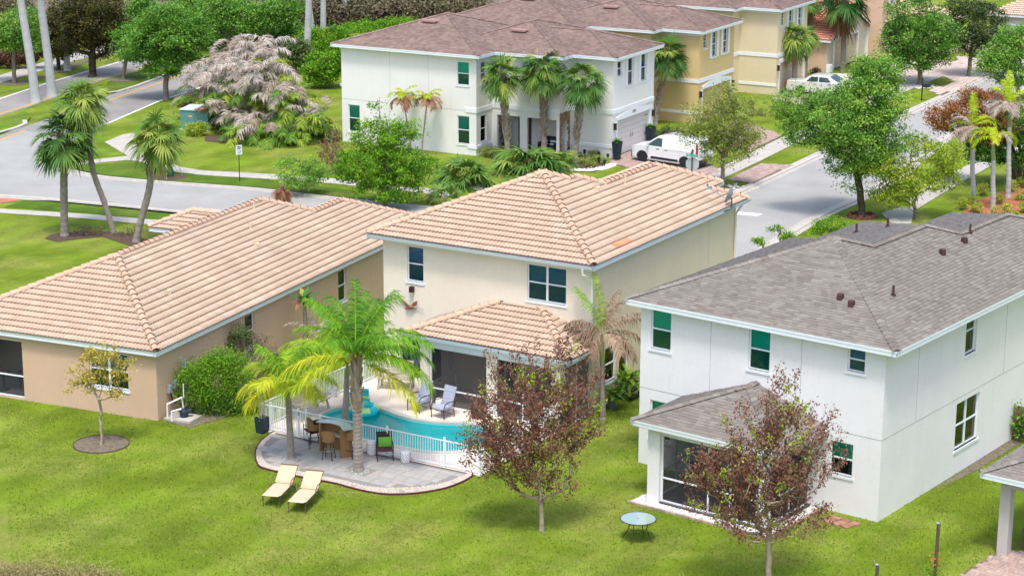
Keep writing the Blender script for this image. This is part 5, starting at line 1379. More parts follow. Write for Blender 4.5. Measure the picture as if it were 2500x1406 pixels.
def tree(name, base_px, blobs, leaf, bark='bark', ncl=120, per=60, size=0.12, cr=0.35, trunk_r=0.14, fork=0.3, label='', cat='tree', group=None,
         sprout=0.0, green=None, tint=(0.2, 0.8), lean=(0, 0), base=None, hollow=0.45, twig=0.012, n_up=0.5, droop=0.0, mix=None, depth=0.85, elong=1.7):
    b = at(*base_px) if base is None else np.array(base, float)
    t = thing(name, (b[0], b[1], 0), label, cat, group)
    bl = blobs_px(b, base_px[0], blobs, depth)
    top = max(q[2] + q[5] for q in bl); low = min(q[2] - q[5] for q in bl)
    C = sample_blobs(bl, ncl, hollow)
    ctr = np.average(np.array([q[:3] for q in bl]), axis=0, weights=[q[3] * q[5] for q in bl])
    sk = Skel(b)
    hf = max(0.6, low + (top - low) * fork)
    n = 7; pts = []
    for k in range(1, n + 1):
        f = k / n; pts.append(b + np.array([(ctr[0] - b[0]) * 0.35 * f ** 1.6 + random.uniform(-.03, .03), (ctr[1] - b[1]) * 0.35 * f ** 1.6 + random.uniform(-.03, .03), hf * f]))
    last = sk.path(0, pts)
    # leader
    e = np.array([ctr[0], ctr[1], low + (top - low) * 0.8]); a = pts[-1]
    sk.path(last, [a + (e - a) * q + rng.normal(size=3) * 0.08 for q in (0.2, 0.4, 0.6, 0.8, 1.0)])
    order = np.argsort(np.linalg.norm(C - pts[-1], axis=1))
    for i in order:
        c = C[i]; P = np.array(sk.p[4:]); dv = c - P
        cost = np.linalg.norm(dv, axis=1) + np.maximum(0, P[:, 2] - c[2] + 0.1) * 2.0
        j = int(np.argmin(cost)) + 4
        a = sk.p[j]; L = np.linalg.norm(c - a); m = max(2, int(L / 0.45))
        mid = (a + c) / 2 + rng.normal(size=3) * 0.08 * L; mid[2] -= 0.06 * L
        pp = [(1 - f) ** 2 * a + 2 * f * (1 - f) * mid + f * f * c for f in np.linspace(0, 1, m + 1)[1:]]
        sk.path(j, pp)
    nodes_end = len(sk.p)
    parts = []
    if sprout:
        dirs = unit(unit(C - ctr) * np.array([0.55, 0.55, 0.35]) + np.array([0, 0, 0.75]) + rng.normal(size=C.shape) * 0.22)
        for i in range(ncl):
            j = int(np.argmin(np.linalg.norm(np.array(sk.p[:nodes_end]) - C[i], axis=1)))
            ln = sprout * random.uniform(0.6, 1.3)
            sk.path(j, [C[i] + dirs[i] * ln * f + rng.normal(size=3) * 0.02 for f in (0.5, 1.0)])
            k = max(4, int(per * random.uniform(0.5, 1.4)))
            tt = rng.uniform(-0.3, 1.0, (k, 1))
            LC = C[i] + dirs[i] * ln * tt + rng.normal(size=(k, 3)) * (0.055 + 0.05 * rng.random())
            v, f = leaf_quads(LC, size, 0.1, elong, np.array([0, 0, -1.6]))
            parts.append((v, f, np.clip(rng.normal(0.5, 0.25, k), 0, 1), i))
    else:
        # leaves cluster at the twig ends and trail back along them
        for i in range(ncl):
            k = int(per * random.uniform(0.5, 1.5))
            sc = cr * np.array([1, 1, 0.62]) * random.uniform(0.6, 1.3)
            LC = C[i] + rng.normal(size=(k, 3)) * sc * 0.55
            LC[:, 2] -= droop * (np.abs(LC[:, 0] - C[i, 0]) + np.abs(LC[:, 1] - C[i, 1]))
            v, f = leaf_quads(LC, size, n_up, elong, np.array([0, 0, -0.3]))
            base_t = random.uniform(*tint)
            parts.append((v, f, np.clip(rng.normal(base_t, 0.12, k), 0, 1), i))
    V, F = sk.mesh(trunk_r, twig)
    V = (np.array(V) - np.array([b[0], b[1], 0]))
    obj('trunk', new_mesh(V, F, M[bark], smooth=True), t)
    allp = [(p[0] - np.array([b[0], b[1], 0]), p[1], p[2]) for p in parts]
    if green:
        gm, gf = green
        gi = set(rng.choice(ncl, int(ncl * gf), replace=False).tolist())
        A_ = [q for q, p in zip(allp, parts) if p[3] not in gi]; G2 = [q for q, p in zip(allp, parts) if p[3] in gi]
        v, f, tt = join(A_); obj('crown', new_mesh(v, f, L_[leaf], None, tt), t)
        if G2: v, f, tt = join(G2); obj('green_shoots', new_mesh(v, f, L_[gm], None, np.clip(tt, .3, 1)), t, kind='stuff')
    else:
        v, f, tt = join(allp)
        obj('crown', new_mesh(v, f, L_[leaf], None, tt), t)
    return t

def shrub(name, blobs, base_px, leaf, n=3000, size=0.09, label='', cat='shrub', group=None, tint=(0.2, 0.8), hollow=0.75, kind=None, depth=0.9, stems=True, floor=True, lump=0.3, elong=1.7):
    b = at(*base_px); bl = blobs_px(b, base_px[0], blobs, depth)
    ncl = max(6, n // 40)
    C = sample_blobs(bl, ncl, hollow)
    k = n // ncl
    LC = np.repeat(C, k, 0) + rng.normal(size=(ncl * k, 3)) * lump * np.array([1, 1, 0.7]) * 0.5
    if floor: LC[:, 2] = np.abs(LC[:, 2]) + 0.02
    tt = np.clip(np.repeat(rng.uniform(*tint, ncl), k) + rng.normal(0, 0.1, ncl * k), 0, 1)
    v, f = leaf_quads(LC - np.array([b[0], b[1], 0]), size, 0.5, elong)
    if kind == 'stuff':
        o = obj(name, new_mesh(v + np.array([b[0], b[1], 0]), f, L_[leaf], None, tt), kind='stuff'); return o
    t = thing(name, (b[0], b[1], 0), label, cat, group)
    obj('foliage', new_mesh(v, f, L_[leaf], None, tt), t)
    if stems:
        g = MB()
        for c in C[:: max(1, ncl // 16)]:
            q = c - np.array([b[0], b[1], 0]); g.tube([(q[0] * .35, q[1] * .35, 0), (q[0] * .7, q[1] * .7, q[2] * .5), tuple(q)], [0.03, 0.02, 0.008], 4)
        g.build('stem', M['bark'], t)
    return t

def strips(P0, D, L, W, S, droop, seg=3):
    """tapering, drooping leaflets"""
    N = len(P0); V = []
    ts = np.linspace(0, 1, seg + 1)
    wt = [0.55, 1.0, 0.75, 0.0] if seg == 3 else [0.7, 0.9, 0.0]
    for t, w in zip(ts, wt):
        p = P0 + D * (L * t)[:, None]; p = p + np.stack([np.zeros(N), np.zeros(N), -droop * L * t * t], 1)
        V += [p + S * (W * w / 2)[:, None], p - S * (W * w / 2)[:, None]]
    V = np.stack(V, 1); k = 2 * (seg + 1)
    b = np.arange(N)[:, None] * k
    F = np.concatenate([b + np.array([[2 * i, 2 * i + 1, 2 * i + 3, 2 * i + 2]]) for i in range(seg)], 0)
    return V.reshape(-1, 3), F

def feather_frond(az, e0, L, bend, ll, n, W, droop, tint, leafm, parent, hub, stemm=None, curl=0.0, name='frond', label=None, vang=0.35):
    """a pinnate frond: curved rachis with paired drooping leaflets"""
    K = 14; P = [np.array(hub, float)]; T = []
    h = np.array([math.cos(az), math.sin(az), 0.0]); e = e0
    for k in range(K):
        ek = e0 - bend * ((k + 0.5) / K) ** 1.25
        t = h * math.cos(ek) + np.array([0, 0, math.sin(ek)]); T.append(t); P.append(P[-1] + t * L / K)
        h = h + np.array([-h[1], h[0], 0]) * curl / K; h /= np.linalg.norm(h)
    P = np.array(P); T = np.array(T + [T[-1]])
    u = np.linspace(0.14, 0.99, n); s = u * K; i0 = s.astype(int); fr = (s - i0)[:, None]
    PP = P[i0] * (1 - fr) + P[np.minimum(i0 + 1, K)] * fr; TT = T[i0]
    side = unit(np.cross(TT, [0, 0, 1])); up = np.cross(side, TT)
    lf = ll * np.clip(np.sin(np.pi * (0.12 + 0.8 * u)) ** 0.6, 0.25, 1)
    parts = []
    for sg in (-1, 1):
        an = rng.normal(0.62, 0.12, (n, 1)); v_ = rng.normal(vang, 0.22, (n, 1))
        D = unit(side * sg * np.sin(an + 0.45) + TT * np.cos(an + 0.35) + up * v_)
        S = unit(np.cross(D, up + rng.normal(size=(n, 3)) * 0.4))
        v, f = strips(PP + rng.normal(size=PP.shape) * 0.004, D, lf * rng.uniform(0.8, 1.15, n), np.full(n, W), S, droop * rng.uniform(0.7, 1.3, n))
        parts.append((v, f, np.clip(np.tile(rng.normal(tint, 0.10, n), 3), 0, 1)))
    v, f, tt = join(parts)
    # rachis
    rv, rf = [], []
    for k in range(0, K + 1, 2):
        t = T[k]; sd = np.cross(t, [0, 0, 1]); sd /= np.linalg.norm(sd) + 1e-9; uu = np.cross(sd, t); r = max(0.006, L * 0.011 * (1 - k / K))
        rv += [P[k] + sd * r, P[k] + uu * r, P[k] - sd * r]
    m = K // 2
    for k in range(m):
        for j in range(3): rf.append((k * 3 + j, k * 3 + (j + 1) % 3, k * 3 + 3 + (j + 1) % 3, k * 3 + 3 + j))
    b = len(v); v = np.concatenate([v, np.array(rv)]); nf = len(f)
    f = np.concatenate([f, np.array(rf) + b]); tt = np.concatenate([tt, np.full(len(rf), 0.85)])
    return obj(name, new_mesh(v, f, leafm, None, tt), parent, label=label)

def fan_frond(az, e0, pet, R_, nl, tint, leafm, parent, hub, name='frond', droop=0.35, fold=0.35, label=None):
    """a costapalmate fan frond on its stalk"""
    h = np.array([math.cos(az), math.sin(az), 0.0]); sd = np.array([-h[1], h[0], 0.0])
    e1 = e0 - 0.25
    T0 = h * math.cos(e0) + np.array([0, 0, math.sin(e0)]); T1 = h * math.cos(e1 - 0.25) + np.array([0, 0, math.sin(e1 - 0.25)])
    c = np.array(hub, float) + T0 * pet * 0.55 + (h * math.cos(e1) + np.array([0, 0, math.sin(e1)])) * pet * 0.45
    roll = rng.normal(0, 0.35); up = np.cross(sd, T1) * -1
    if up[2] < 0 and abs(e0) < 1.2: up = -up
    sd2 = sd * math.cos(roll) + up * math.sin(roll); up2 = up * math.cos(roll) - sd * math.sin(roll)
    a = np.linspace(-2.15, 2.15, nl) + rng.normal(0, 0.03, nl)
    D = unit(T1[None] * np.cos(a)[:, None] + sd2[None] * np.sin(a)[:, None] + up2[None] * (fold * np.abs(np.sin(a)))[:, None] - np.array([0, 0, 0.12])[None])
    Ln = R_ * (0.72 + 0.28 * np.cos(a * 0.75)) * rng.uniform(0.88, 1.1, nl)
    S = unit(np.cross(D, up2[None] + rng.normal(size=(nl, 3)) * 0.15))
    v, f = strips(np.repeat(c[None], nl, 0), D, Ln, np.full(nl, R_ * 0.085), S, droop * rng.uniform(0.5, 1.6, nl))
    tt = np.clip(np.tile(rng.normal(tint, 0.09, nl), 3), 0, 1)
    p0 = np.array(hub, float); pts = [p0, p0 + T0 * pet * 0.55, c]
    rv, rf = [], []
    for p in pts: rv += [p + sd * 0.018, p + np.array([0, 0, 0.02]), p - sd * 0.018]
    for k in range(2):
        for j in range(3): rf.append((k * 3 + j, k * 3 + (j + 1) % 3, k * 3 + 3 + (j + 1) % 3, k * 3 + 3 + j))
    b = len(v); v = np.concatenate([v, np.array(rv)]); f = np.concatenate([f, np.array(rf) + b]); tt = np.concatenate([tt, np.full(len(rf), 0.8)])
    return obj(name, new_mesh(v, f, leafm, None, tt), parent, label=label)

def palm_trunk(t, pts, r0, r1, mt, boots=None, rings=True, bulge=None, n=10):
    P = ip(pts, 8); N = len(P); V, F = [], []
    mb = MB(); rad = []
    for i in range(N):
        f = i / (N - 1); r = r0 + (r1 - r0) * f
        if f < 0.08: r *= 1.25 - f * 3
        if bulge: r *= 1 + bulge * math.exp(-((f - 0.75) / 0.15) ** 2)
        if rings: r *= 1.0 + 0.035 * (1 if i % 2 else -1)
        rad.append(r)
    mb.tube(P, rad, n); mb.build('trunk', M[mt], t, smooth=False)
    if boots:
        f0, f1, nb, bl_ = boots
        g = MB()
        for k in range(nb):
            f = f0 + (f1 - f0) * k / nb; i = f * (N - 1); a = np.array(P[int(i)]); r = rad[int(i)]
            an = k * 2.4 + random.uniform(-.2, .2); h = np.array([math.cos(an), math.sin(an), 0]); s = np.array([-h[1], h[0], 0])
            b0 = a + h * r * 0.8; w = r * 0.42; L = bl_ * random.uniform(0.7, 1.2)
            tip = b0 + h * r * 0.75 + np.array([0, 0, L]) + s * random.uniform(-.05, .05)
            q = [b0 + s * w, b0 - s * w, tip - s * w * 0.35, tip + s * w * 0.35]
            q2 = [p + h * 0.04 for p in q]
            g.add(q + q2, [(4, 5, 6, 7), (0, 4, 7, 3), (1, 2, 6, 5), (2, 3, 7, 6)], 0, random.random())
        g.build('leaf_bases', M['boot'], t)
    return P[-1]

def fan_palm(base_px, hub_px, rpx, label, group=None, nf=34, dead=4, boots=(0.45, 1.0, 90, 0.26), name='fan_palm', yellow=0.1, r=0.16, tint=(0.15, 0.75), leaf='sabal', base=None, bend=None, lo=-0.9, dy=0.0, deadleaf='brownfan'):
    b = at(*base_px) if base is None else base
    h = hgt((b[0], b[1] + dy), hub_px[1]); c = _M @ (np.array([b[0], b[1] + dy, h]) - CAM); x = b[0] + (hub_px[0] - (c[0] / c[2] * FPX + 1250)) * c[2] / FPX
    Rm = rpx * c[2] / FPX
    t = thing(name, (b[0], b[1], 0), label, 'palm tree', group)
    hub = (x - b[0], dy, h)
    mid = ((x - b[0]) * (0.45 if bend is None else bend), dy * .5, h * 0.5)
    palm_trunk(t, [(0, 0, 0), (hub[0] * 0.15 if bend is None else hub[0] * bend * .4, 0, h * 0.22), mid, (hub[0] * .8, dy * .8, h * .8), hub], r, r * 0.95, 'palm_trunk', boots)
    for k in range(nf):
        f = (k + 0.5) / nf; el = 1.45 - (1.45 - lo) * f ** 0.85 + rng.normal(0, 0.1); az = k * 2.39996 + rng.normal(0, 0.15)
        isd = k >= nf - dead
        pet = Rm * 0.5 * random.uniform(0.8, 1.1)
        tn = random.uniform(*tint) if random.random() > yellow else 0.95
        if isd: el = random.uniform(-1.35, -0.95)
        fan_frond(az, el, pet, Rm * 0.56 * random.uniform(0.85, 1.1), 26, tn if not isd else random.random(), L_[deadleaf] if isd else L_[leaf], t, hub, droop=0.35 if not isd else 0.5, name='frond', label='dead brown frond' if isd else None)
    return t

def feather_palm(base_px, hub_px, Lf, label, group=None, nf=16, name='feather_palm', leaf='queen', tint=(0.1, 0.7), r=0.14, ll=0.62, n=84, W=0.036, droop=0.8, lo=-0.35, hi=1.35, bend=1.5, dead=0, boots=None, trunk='palm_trunk', trunk_px=None, dy=0.0,
                 specs=None, base=None, shaft=None, dead_leaf='dead', vang=0.35):
    b = at(*base_px) if base is None else base
    h = hgt((b[0], b[1] + dy), hub_px[1]); c = _M @ (np.array([b[0], b[1] + dy, h]) - CAM); x = b[0] + (hub_px[0] - (c[0] / c[2] * FPX + 1250)) * c[2] / FPX
    t = thing(name, (b[0], b[1], 0), label, 'palm tree', group)
    hub = (x - b[0], dy, h)
    hb = h if not shaft else h - shaft
    palm_trunk(t, [(0, 0, 0), (hub[0] * 0.15, 0, hb * 0.3), (hub[0] * 0.5, dy * .5, hb * 0.6), (hub[0] * (hb / h), dy, hb)], r, r * 0.8, trunk, boots, rings=True)
    if shaft:
        g = MB(); g.tube([(hub[0] * (hb / h), dy, hb), (hub[0], dy, hb + shaft * .4), (hub[0], dy, h)], [r * .9, r * .8, r * .35], 8); g.build('crownshaft', mat('crownshaft_green', (0.22, 0.27, 0.12), 0.6), t)
    if specs is None:
        specs = []
        for k in range(nf):
            f = (k + 0.5) / nf
            specs.append((k * 2.39996 + rng.normal(0, 0.15), hi - (hi - lo) * f + rng.normal(0, 0.08), Lf * random.uniform(0.85, 1.1), bend * random.uniform(0.8, 1.2), random.uniform(*tint), k >= nf - dead))
    for az, el, L, bd, tn, isd in specs:
        feather_frond(az, el, L, bd, ll, n, W, droop * (1.4 if isd else 1), tn, L_[dead_leaf] if isd else L_[leaf], t, hub, curl=rng.normal(0, 0.25), label='dry grey-brown frond' if isd else None, vang=vang)
    return t

# ---- palms by the pool
D2 = math.radians
feather_palm((711, 1120), (702, 945), 2.1, 'shorter pool palm with yellow-green fronds and string-lit trunk beside the loungers', 'palms by the pool', r=0.13, boots=None, shaft=0.35,
    specs=[(D2(175), 0.5, 1.9, 1.5, 0.9, 0), (D2(140), 0.9, 2.1, 1.5, 0.75, 0), (D2(200), 0.2, 1.7, 1.3, 1.0, 0), (D2(100), 1.1, 2.0, 1.3, 0.6, 0), (D2(60), 1.0, 2.0, 1.5, 0.6, 0), (D2(20), 0.7, 1.9, 1.6, 0.8, 0), (D2(-30), 0.6, 1.6, 1.6, 0.85, 0), (D2(-90), 0.9, 1.5, 1.6, 0.7, 0), (D2(230), 0.9, 1.7, 1.5, 0.8, 0), (D2(160), 1.3, 1.9, 0.9, 0.4, 0), (D2(30), 1.35, 1.7, 0.8, 0.4, 0)])
feather_palm((843, 1032), (848, 890), 2.7, 'middle pool palm standing behind the front one with dense green upper fronds', 'palms by the pool', r=0.125, shaft=0.4,
    specs=[(D2(190), 0.9, 2.9, 1.5, 0.5, 0), (D2(160), 0.8, 3.0, 1.5, 0.65, 0), (D2(120), 1.15, 3.0, 1.2, 0.35, 0), (D2(80), 1.2, 3.0, 1.1, 0.2, 0), (D2(45), 1.0, 2.9, 1.3, 0.3, 0), (D2(20), 0.8, 2.9, 1.4, 0.5, 0), (D2(-20), 1.0, 2.6, 1.5, 0.3, 0), (D2(-70), 1.1, 2.4, 1.5, 0.4, 0), (D2(220), 1.1, 2.6, 1.5, 0.45, 0), (D2(260), 1.1, 2.2, 1.5, 0.5, 0), (D2(150), 1.35, 2.9, 0.8, 0.2, 0), (D2(60), 1.4, 2.9, 0.7, 0.15, 0), (D2(100), 0.85, 2.4, 1.4, 0.9, 0)])
feather_palm((875, 1152), (868, 882), 3.0, 'tall front pool palm with shaggy leaf bases and wires wound round its trunk', 'palms by the pool', r=0.165, boots=(0.62, 1.0, 46, 0.5),
    specs=[(D2(182), 0.35, 3.0, 1.35, 0.85, 0), (D2(205), 0.15, 2.6, 1.2, 0.75, 0), (D2(150), 0.95, 2.9, 1.5, 0.4, 0), (D2(110), 1.2, 3.1, 1.2, 0.15, 0), (D2(70), 1.15, 3.0, 1.2, 0.1, 0), (D2(35), 0.85, 3.0, 1.5, 0.45, 0), (D2(5), 0.65, 2.9, 1.6, 0.3, 0), (D2(-15), 0.5, 2.4, 1.5, 0.45, 0), (D2(-12), -0.15, 2.8, 1.0, 0.95, 0), (D2(8), 0.3, 3.1, 1.5, 0.5, 0), (D2(130), 1.1, 3.0, 1.3, 0.3, 0), (D2(50), 1.25, 3.0, 1.1, 0.3, 0), (D2(-5), 0.9, 3.0, 1.5, 0.3, 0),
           (D2(250), 1.15, 2.4, 1.4, 0.2, 0), (D2(300), 1.2, 2.4, 1.3, 0.15, 0), (D2(90), 1.45, 2.9, 0.6, 0.1, 0), (D2(165), 1.3, 2.9, 1.0, 0.3, 0), (D2(20), 1.35, 2.9, 0.9, 0.1, 0)])
# string of wire wound round the two front trunks
for (bp, r_, z0, z1, tn) in (((875, 1152), 0.165, 0.2, 2.5, 16), ((711, 1120), 0.13, 0.7, 2.3, 9)):
    b = at(*bp); g = MB(); pts = []
    for k in range(tn * 10 + 1):
        a = k / 10 * 2 * math.pi; zz = z0 + (z1 - z0) * k / (tn * 10); pts.append(((r_ + 0.012) * math.cos(a), (r_ + 0.012) * math.sin(a), zz + 0.03 * math.sin(a)))
    g.tube(pts, 0.005, 3); o = g.build('light_string', M['kerb']); o.location = (b[0] - (0.0), b[1], 0)
    tag(o, 'white wire wound round the %s palm trunk by the pool' % ('tall front' if tn > 10 else 'shorter left'), 'string lights')
feather_palm((1472, 1024), (1470, 815), 1.8, 'ragged palm with dry drooping fronds beside the cream house corner', r=0.11, trunk='palm_trunk', shaft=1.1, dead_leaf='drybrown', ll=0.4, n=46,
    specs=[(D2(120), 1.5, 2.3, 0.4, 0.5, 0), (D2(160), 1.25, 2.1, 0.8, 0.35, 0), (D2(40), 1.35, 1.8, 0.7, 0.3, 1), (D2(175), 0.4, 1.6, 1.8, 0.3, 1), (D2(150), 0.7, 1.7, 1.9, 0.4, 1), (D2(20), 0.9, 2.0, 1.3, 0.5, 1), (D2(0), 0.4, 1.9, 1.6, 0.3, 1), (D2(-30), 0.2, 1.8, 1.7, 0.5, 1), (D2(30), 0.1, 1.7, 1.8, 0.2, 1), (D2(200), 0.0, 1.4, 1.6, 0.1, 1), (D2(10), 0.75, 2.1, 1.4, 0.2, 1), (D2(170), 0.9, 1.7, 1.8, 0.2, 1), (D2(-50), 0.3, 1.5, 1.6, 0.6, 1), (D2(50), 1.1, 2.1, 1.2, 0.4, 1), (D2(230), -0.2, 1.2, 1.2, 0.2, 1)])
# ---- fan palms on the left lawn
fan_palm((158, 577), (155, 338), 98, 'upright fan palm with dark green head, left of the three on the left lawn', 'fan palms on the left lawn', nf=36, dead=0, boots=(0.62, 1.0, 60, 0.3), r=0.2, tint=(0.05, 0.6), dy=0)
fan_palm((278, 570), (200, 250), 84, 'leaning fan palm whose head rises behind the two others on the left lawn', 'fan palms on the left lawn', nf=34, dead=2, boots=None, r=0.15, tint=(0.4, 0.95), bend=0.72)
fan_palm((332, 592), (383, 338), 88, 'right of the three lawn fan palms, head with yellowing lower fronds', 'fan palms on the left lawn', nf=34, dead=2, boots=(0.6, 0.8, 26, 0.4), r=0.18, tint=(0.3, 0.9), yellow=0.2, bend=0.6)
# ---- fan palms in front of the white street house
for hp, bp, rr, lab in (((1226, 185), (1240, 392), 68, 'fan palm in front of the white street house, nearest its left window'), ((1326, 172), (1328, 385), 76, 'middle fan palm before the porch of the white street house'), ((1422, 200), (1404, 397), 74, 'fan palm beside the stone arch near the white garage')):
    fan_palm(bp, hp, rr, lab, 'fan palms before the white street house', nf=32, dead=0, boots=(0.3, 1.0, 130, 0.3), r=0.17, tint=(0.15, 0.8), lo=-0.75)
fan_palm((1600, 305), (1628, 135), 66, 'fan palm between the white and the yellow street house', nf=30, dead=0, boots=(0.2, 1.0, 90, 0.3), r=0.16, tint=(0.0, 0.5))
fan_palm((1545, 290), (1535, 82), 62, 'fan palm rising behind the white street house roof', nf=30, dead=0, boots=None, r=0.16, tint=(0.1, 0.7), dy=4)
fan_palm((1939, 224), (1941, 98), 58, 'round headed fan palm by the silver sedan', nf=40, dead=5, boots=(0.75, 1.0, 40, 0.25), r=0.2, tint=(0.4, 0.95), lo=-1.0)
fan_palm((1965, 192), (1968, 92), 44, 'fan palm half hidden behind the round headed one', nf=30, dead=4, boots=None, r=0.2, tint=(0.1, 0.6), lo=-1.0)
fan_palm((2057, 175), (2064, 5), 80, 'tall fan palm with brown hanging fronds before the red roofed house', nf=34, dead=9, boots=(0.55, 1.0, 60, 0.3), r=0.22, tint=(0.0, 0.5), lo=-0.9)
fan_palm((1975, 170), (1968, 10), 48, 'fan palm with drooping dark fronds at the top beside the pale yellow house', nf=26, dead=6, boots=None, r=0.15, tint=(0.1, 0.8), lo=-1.2)
fan_palm((690, 498), (689, 446), 50, 'small palm of dry straw coloured fans behind the bungalow roof', nf=20, dead=20, boots=None, r=0.06, lo=-0.8)
# low fan shrubs
def palmetto(bp, rpx, label, n=34, tint=(0.3, 0.95), dead=3):
    b = at(*bp); Rm = rpx * mpp(b)
    t = thing('fan_palm_shrub', (b[0], b[1], 0), label, 'palm shrub', 'low fan palm shrubs by the street')
    for k in range(n):
        az = k * 2.39996; el = 1.4 - 1.35 * ((k + 0.5) / n) ** 0.8 + rng.normal(0, 0.1); isd = k >= n - dead
        fan_frond(az, el, Rm * 0.62 * random.uniform(.8, 1.1), Rm * 0.6, 24, random.uniform(*tint), L_['dead'] if isd else L_['sabal'], t, (rng.normal(0, 0.12), rng.normal(0, 0.12), 0.05), droop=0.45, fold=0.2)
    g = MB(); g.lathe([(0.25, 0), (0.2, 0.2), (0.1, 0.35)], 8); g.build('stem_base', M['boot'], t)
    return t
palmetto((1135, 455), 88, 'wide low fan palm shrub, left of the two big ones before the white street house')
palmetto((1290, 425), 100, 'biggest low fan palm shrub with striped yellow-green leaves before the white street house porch')
palmetto((1365, 410), 60, 'low fan palm shrub beside the garden bed with white pebbles', 22)
palmetto((1085, 492), 55, 'small fan palm shrub at the cream house roof edge near the street', 20, (0.5, 1.0))
# ---- palms with bright fronds at the right edge
for hp, bp, cfg in (((2374, 312), (2376, 497), 0), ((2426, 338), (2424, 513), 1), ((2466, 258), (2461, 483), 2)):
    lab = ('bright palm nearest the street at the right edge, half its fronds dry', 'shortest bright palm at the right edge with arching lime fronds', 'tallest bright palm at the right edge with dry skirt')[cfg]
    if cfg == 0: sp_ = [(D2(170), 0.8, 1.5, 2.2, 0.2, 0), (D2(20), 1.1, 1.8, 2.2, 0.5, 0), (D2(-10), 0.9, 1.7, 2.3, 0.6, 0), (D2(200), 0.3, 1.4, 1.6, 0.4, 1), (D2(160), 1.2, 1.5, 2.2, 0.6, 1), (D2(230), 0.0, 1.3, 1.4, 0.5, 1), (D2(90), 1.5, 1.9, 0.4, 0.5, 0), (D2(270), 0.6, 1.2, 2, 0.3, 1), (D2(120), 0.7, 1.3, 2.0, 0.3, 1)]
    elif cfg == 1: sp_ = [(D2(175), 0.9, 1.6, 2.4, 0.6, 0), (D2(195), 0.5, 1.5, 2.2, 0.5, 0), (D2(0), 0.8, 1.6, 2.4, 0.5, 0), (D2(20), 0.6, 1.6, 2.2, 0.4, 0), (D2(270), 0.9, 1.3, 2.2, 0.8, 0), (D2(90), 1.1, 1.4, 2.2, 0.5, 0), (D2(-20), 0.9, 1.2, 2.4, 0.5, 1), (D2(150), 1.1, 1.5, 2.2, 0.4, 0)]
    else: sp_ = [(D2(150), 1.2, 1.7, 1.4, 0.4, 0), (D2(110), 1.4, 1.6, 0.9, 0.5, 0), (D2(30), 1.1, 1.8, 1.5, 0.5, 0), (D2(180), 0.7, 1.6, 2.2, 0.4, 1), (D2(200), 0.4, 1.5, 2.0, 0.6, 1), (D2(280), 0.4, 1.2, 2.2, 0.5, 1), (D2(-10), 0.4, 1.5, 2.0, 0.5, 1), (D2(20), 0.5, 1.4, 2.2, 0.3, 1), (D2(90), 1.4, 2.0, 0.5, 0.5, 0), (D2(240), 0.8, 1.2, 2, .5, 1)]
    feather_palm(bp, hp, 1.7, lab, 'bright palms at the right edge', specs=sp_, leaf='foxtail', r=0.15, trunk='royal_trunk', shaft=1.2, ll=0.42, n=54, W=0.035, droop=0.4)
for hp, bp, lab in (((985, 240), (1003, 373), 'young brown tipped palm against the white street house, left of the pair'), ((1043, 243), (1030, 379), 'young palm with one green frond against the white street house, right of the pair')):
    feather_palm(bp, hp, 1.2, lab, 'young palms against the white wall', nf=12, leaf='queen', tint=(0.6, 1.0), dead=7, dead_leaf='brownfan', r=0.05, ll=0.34, n=34, W=0.04, lo=0.1, bend=1.9, shaft=0.3)
# ---- tall royal palm trunks
for i, (bp, tp) in enumerate((((88, 250), (64, -10)), ((127, 236), (111, -10)), ((165, 174), (156, -10)), ((746, 162), (758, -10)), ((765, 90), (752, -10)), ((788, 98), (790, -10)), ((841, 62), (842, -10)))):
    b = at(*bp); h0 = hgt(b, -10)
    lean = (tp[0] - bp[0]) * mpp(b) / h0
    H_ = 13.0
    t = thing('royal_palm', (b[0], b[1], 0), ['tall royal palm trunk nearest the left edge', 'second tall royal palm trunk from the left edge', 'slimmer royal palm trunk third from the left edge', 'thick leaning royal palm trunk behind the white street house', 'royal palm trunk crossing behind the thick leaning one', 'royal palm trunk between the two others behind the dead palm clump', 'rightmost royal palm trunk by the brown brush'][i], 'palm tree', 'tall royal palms')
    pts = [(0, 0, 0), (lean * 2.5 + 0.05, 0, 2.5), (lean * 6, 0, 6), (lean * 10, 0, 10), (lean * H_, 0, H_)]
    s_ = (1, 1, 0.75, 0.9, 0.7, 0.8, 0.7)[i]
    palm_trunk(t, pts, 0.34 * s_, 0.2 * s_, 'royal_trunk', None, rings=False, n=12)
    for k in range(9): feather_frond(k * 2.4, 1.2 - 1.0 * k / 9, 3.2, 1.4, 0.6, 26, 0.06, 0.5, 0.3, L_['queen'], t, (lean * H_, 0, H_))
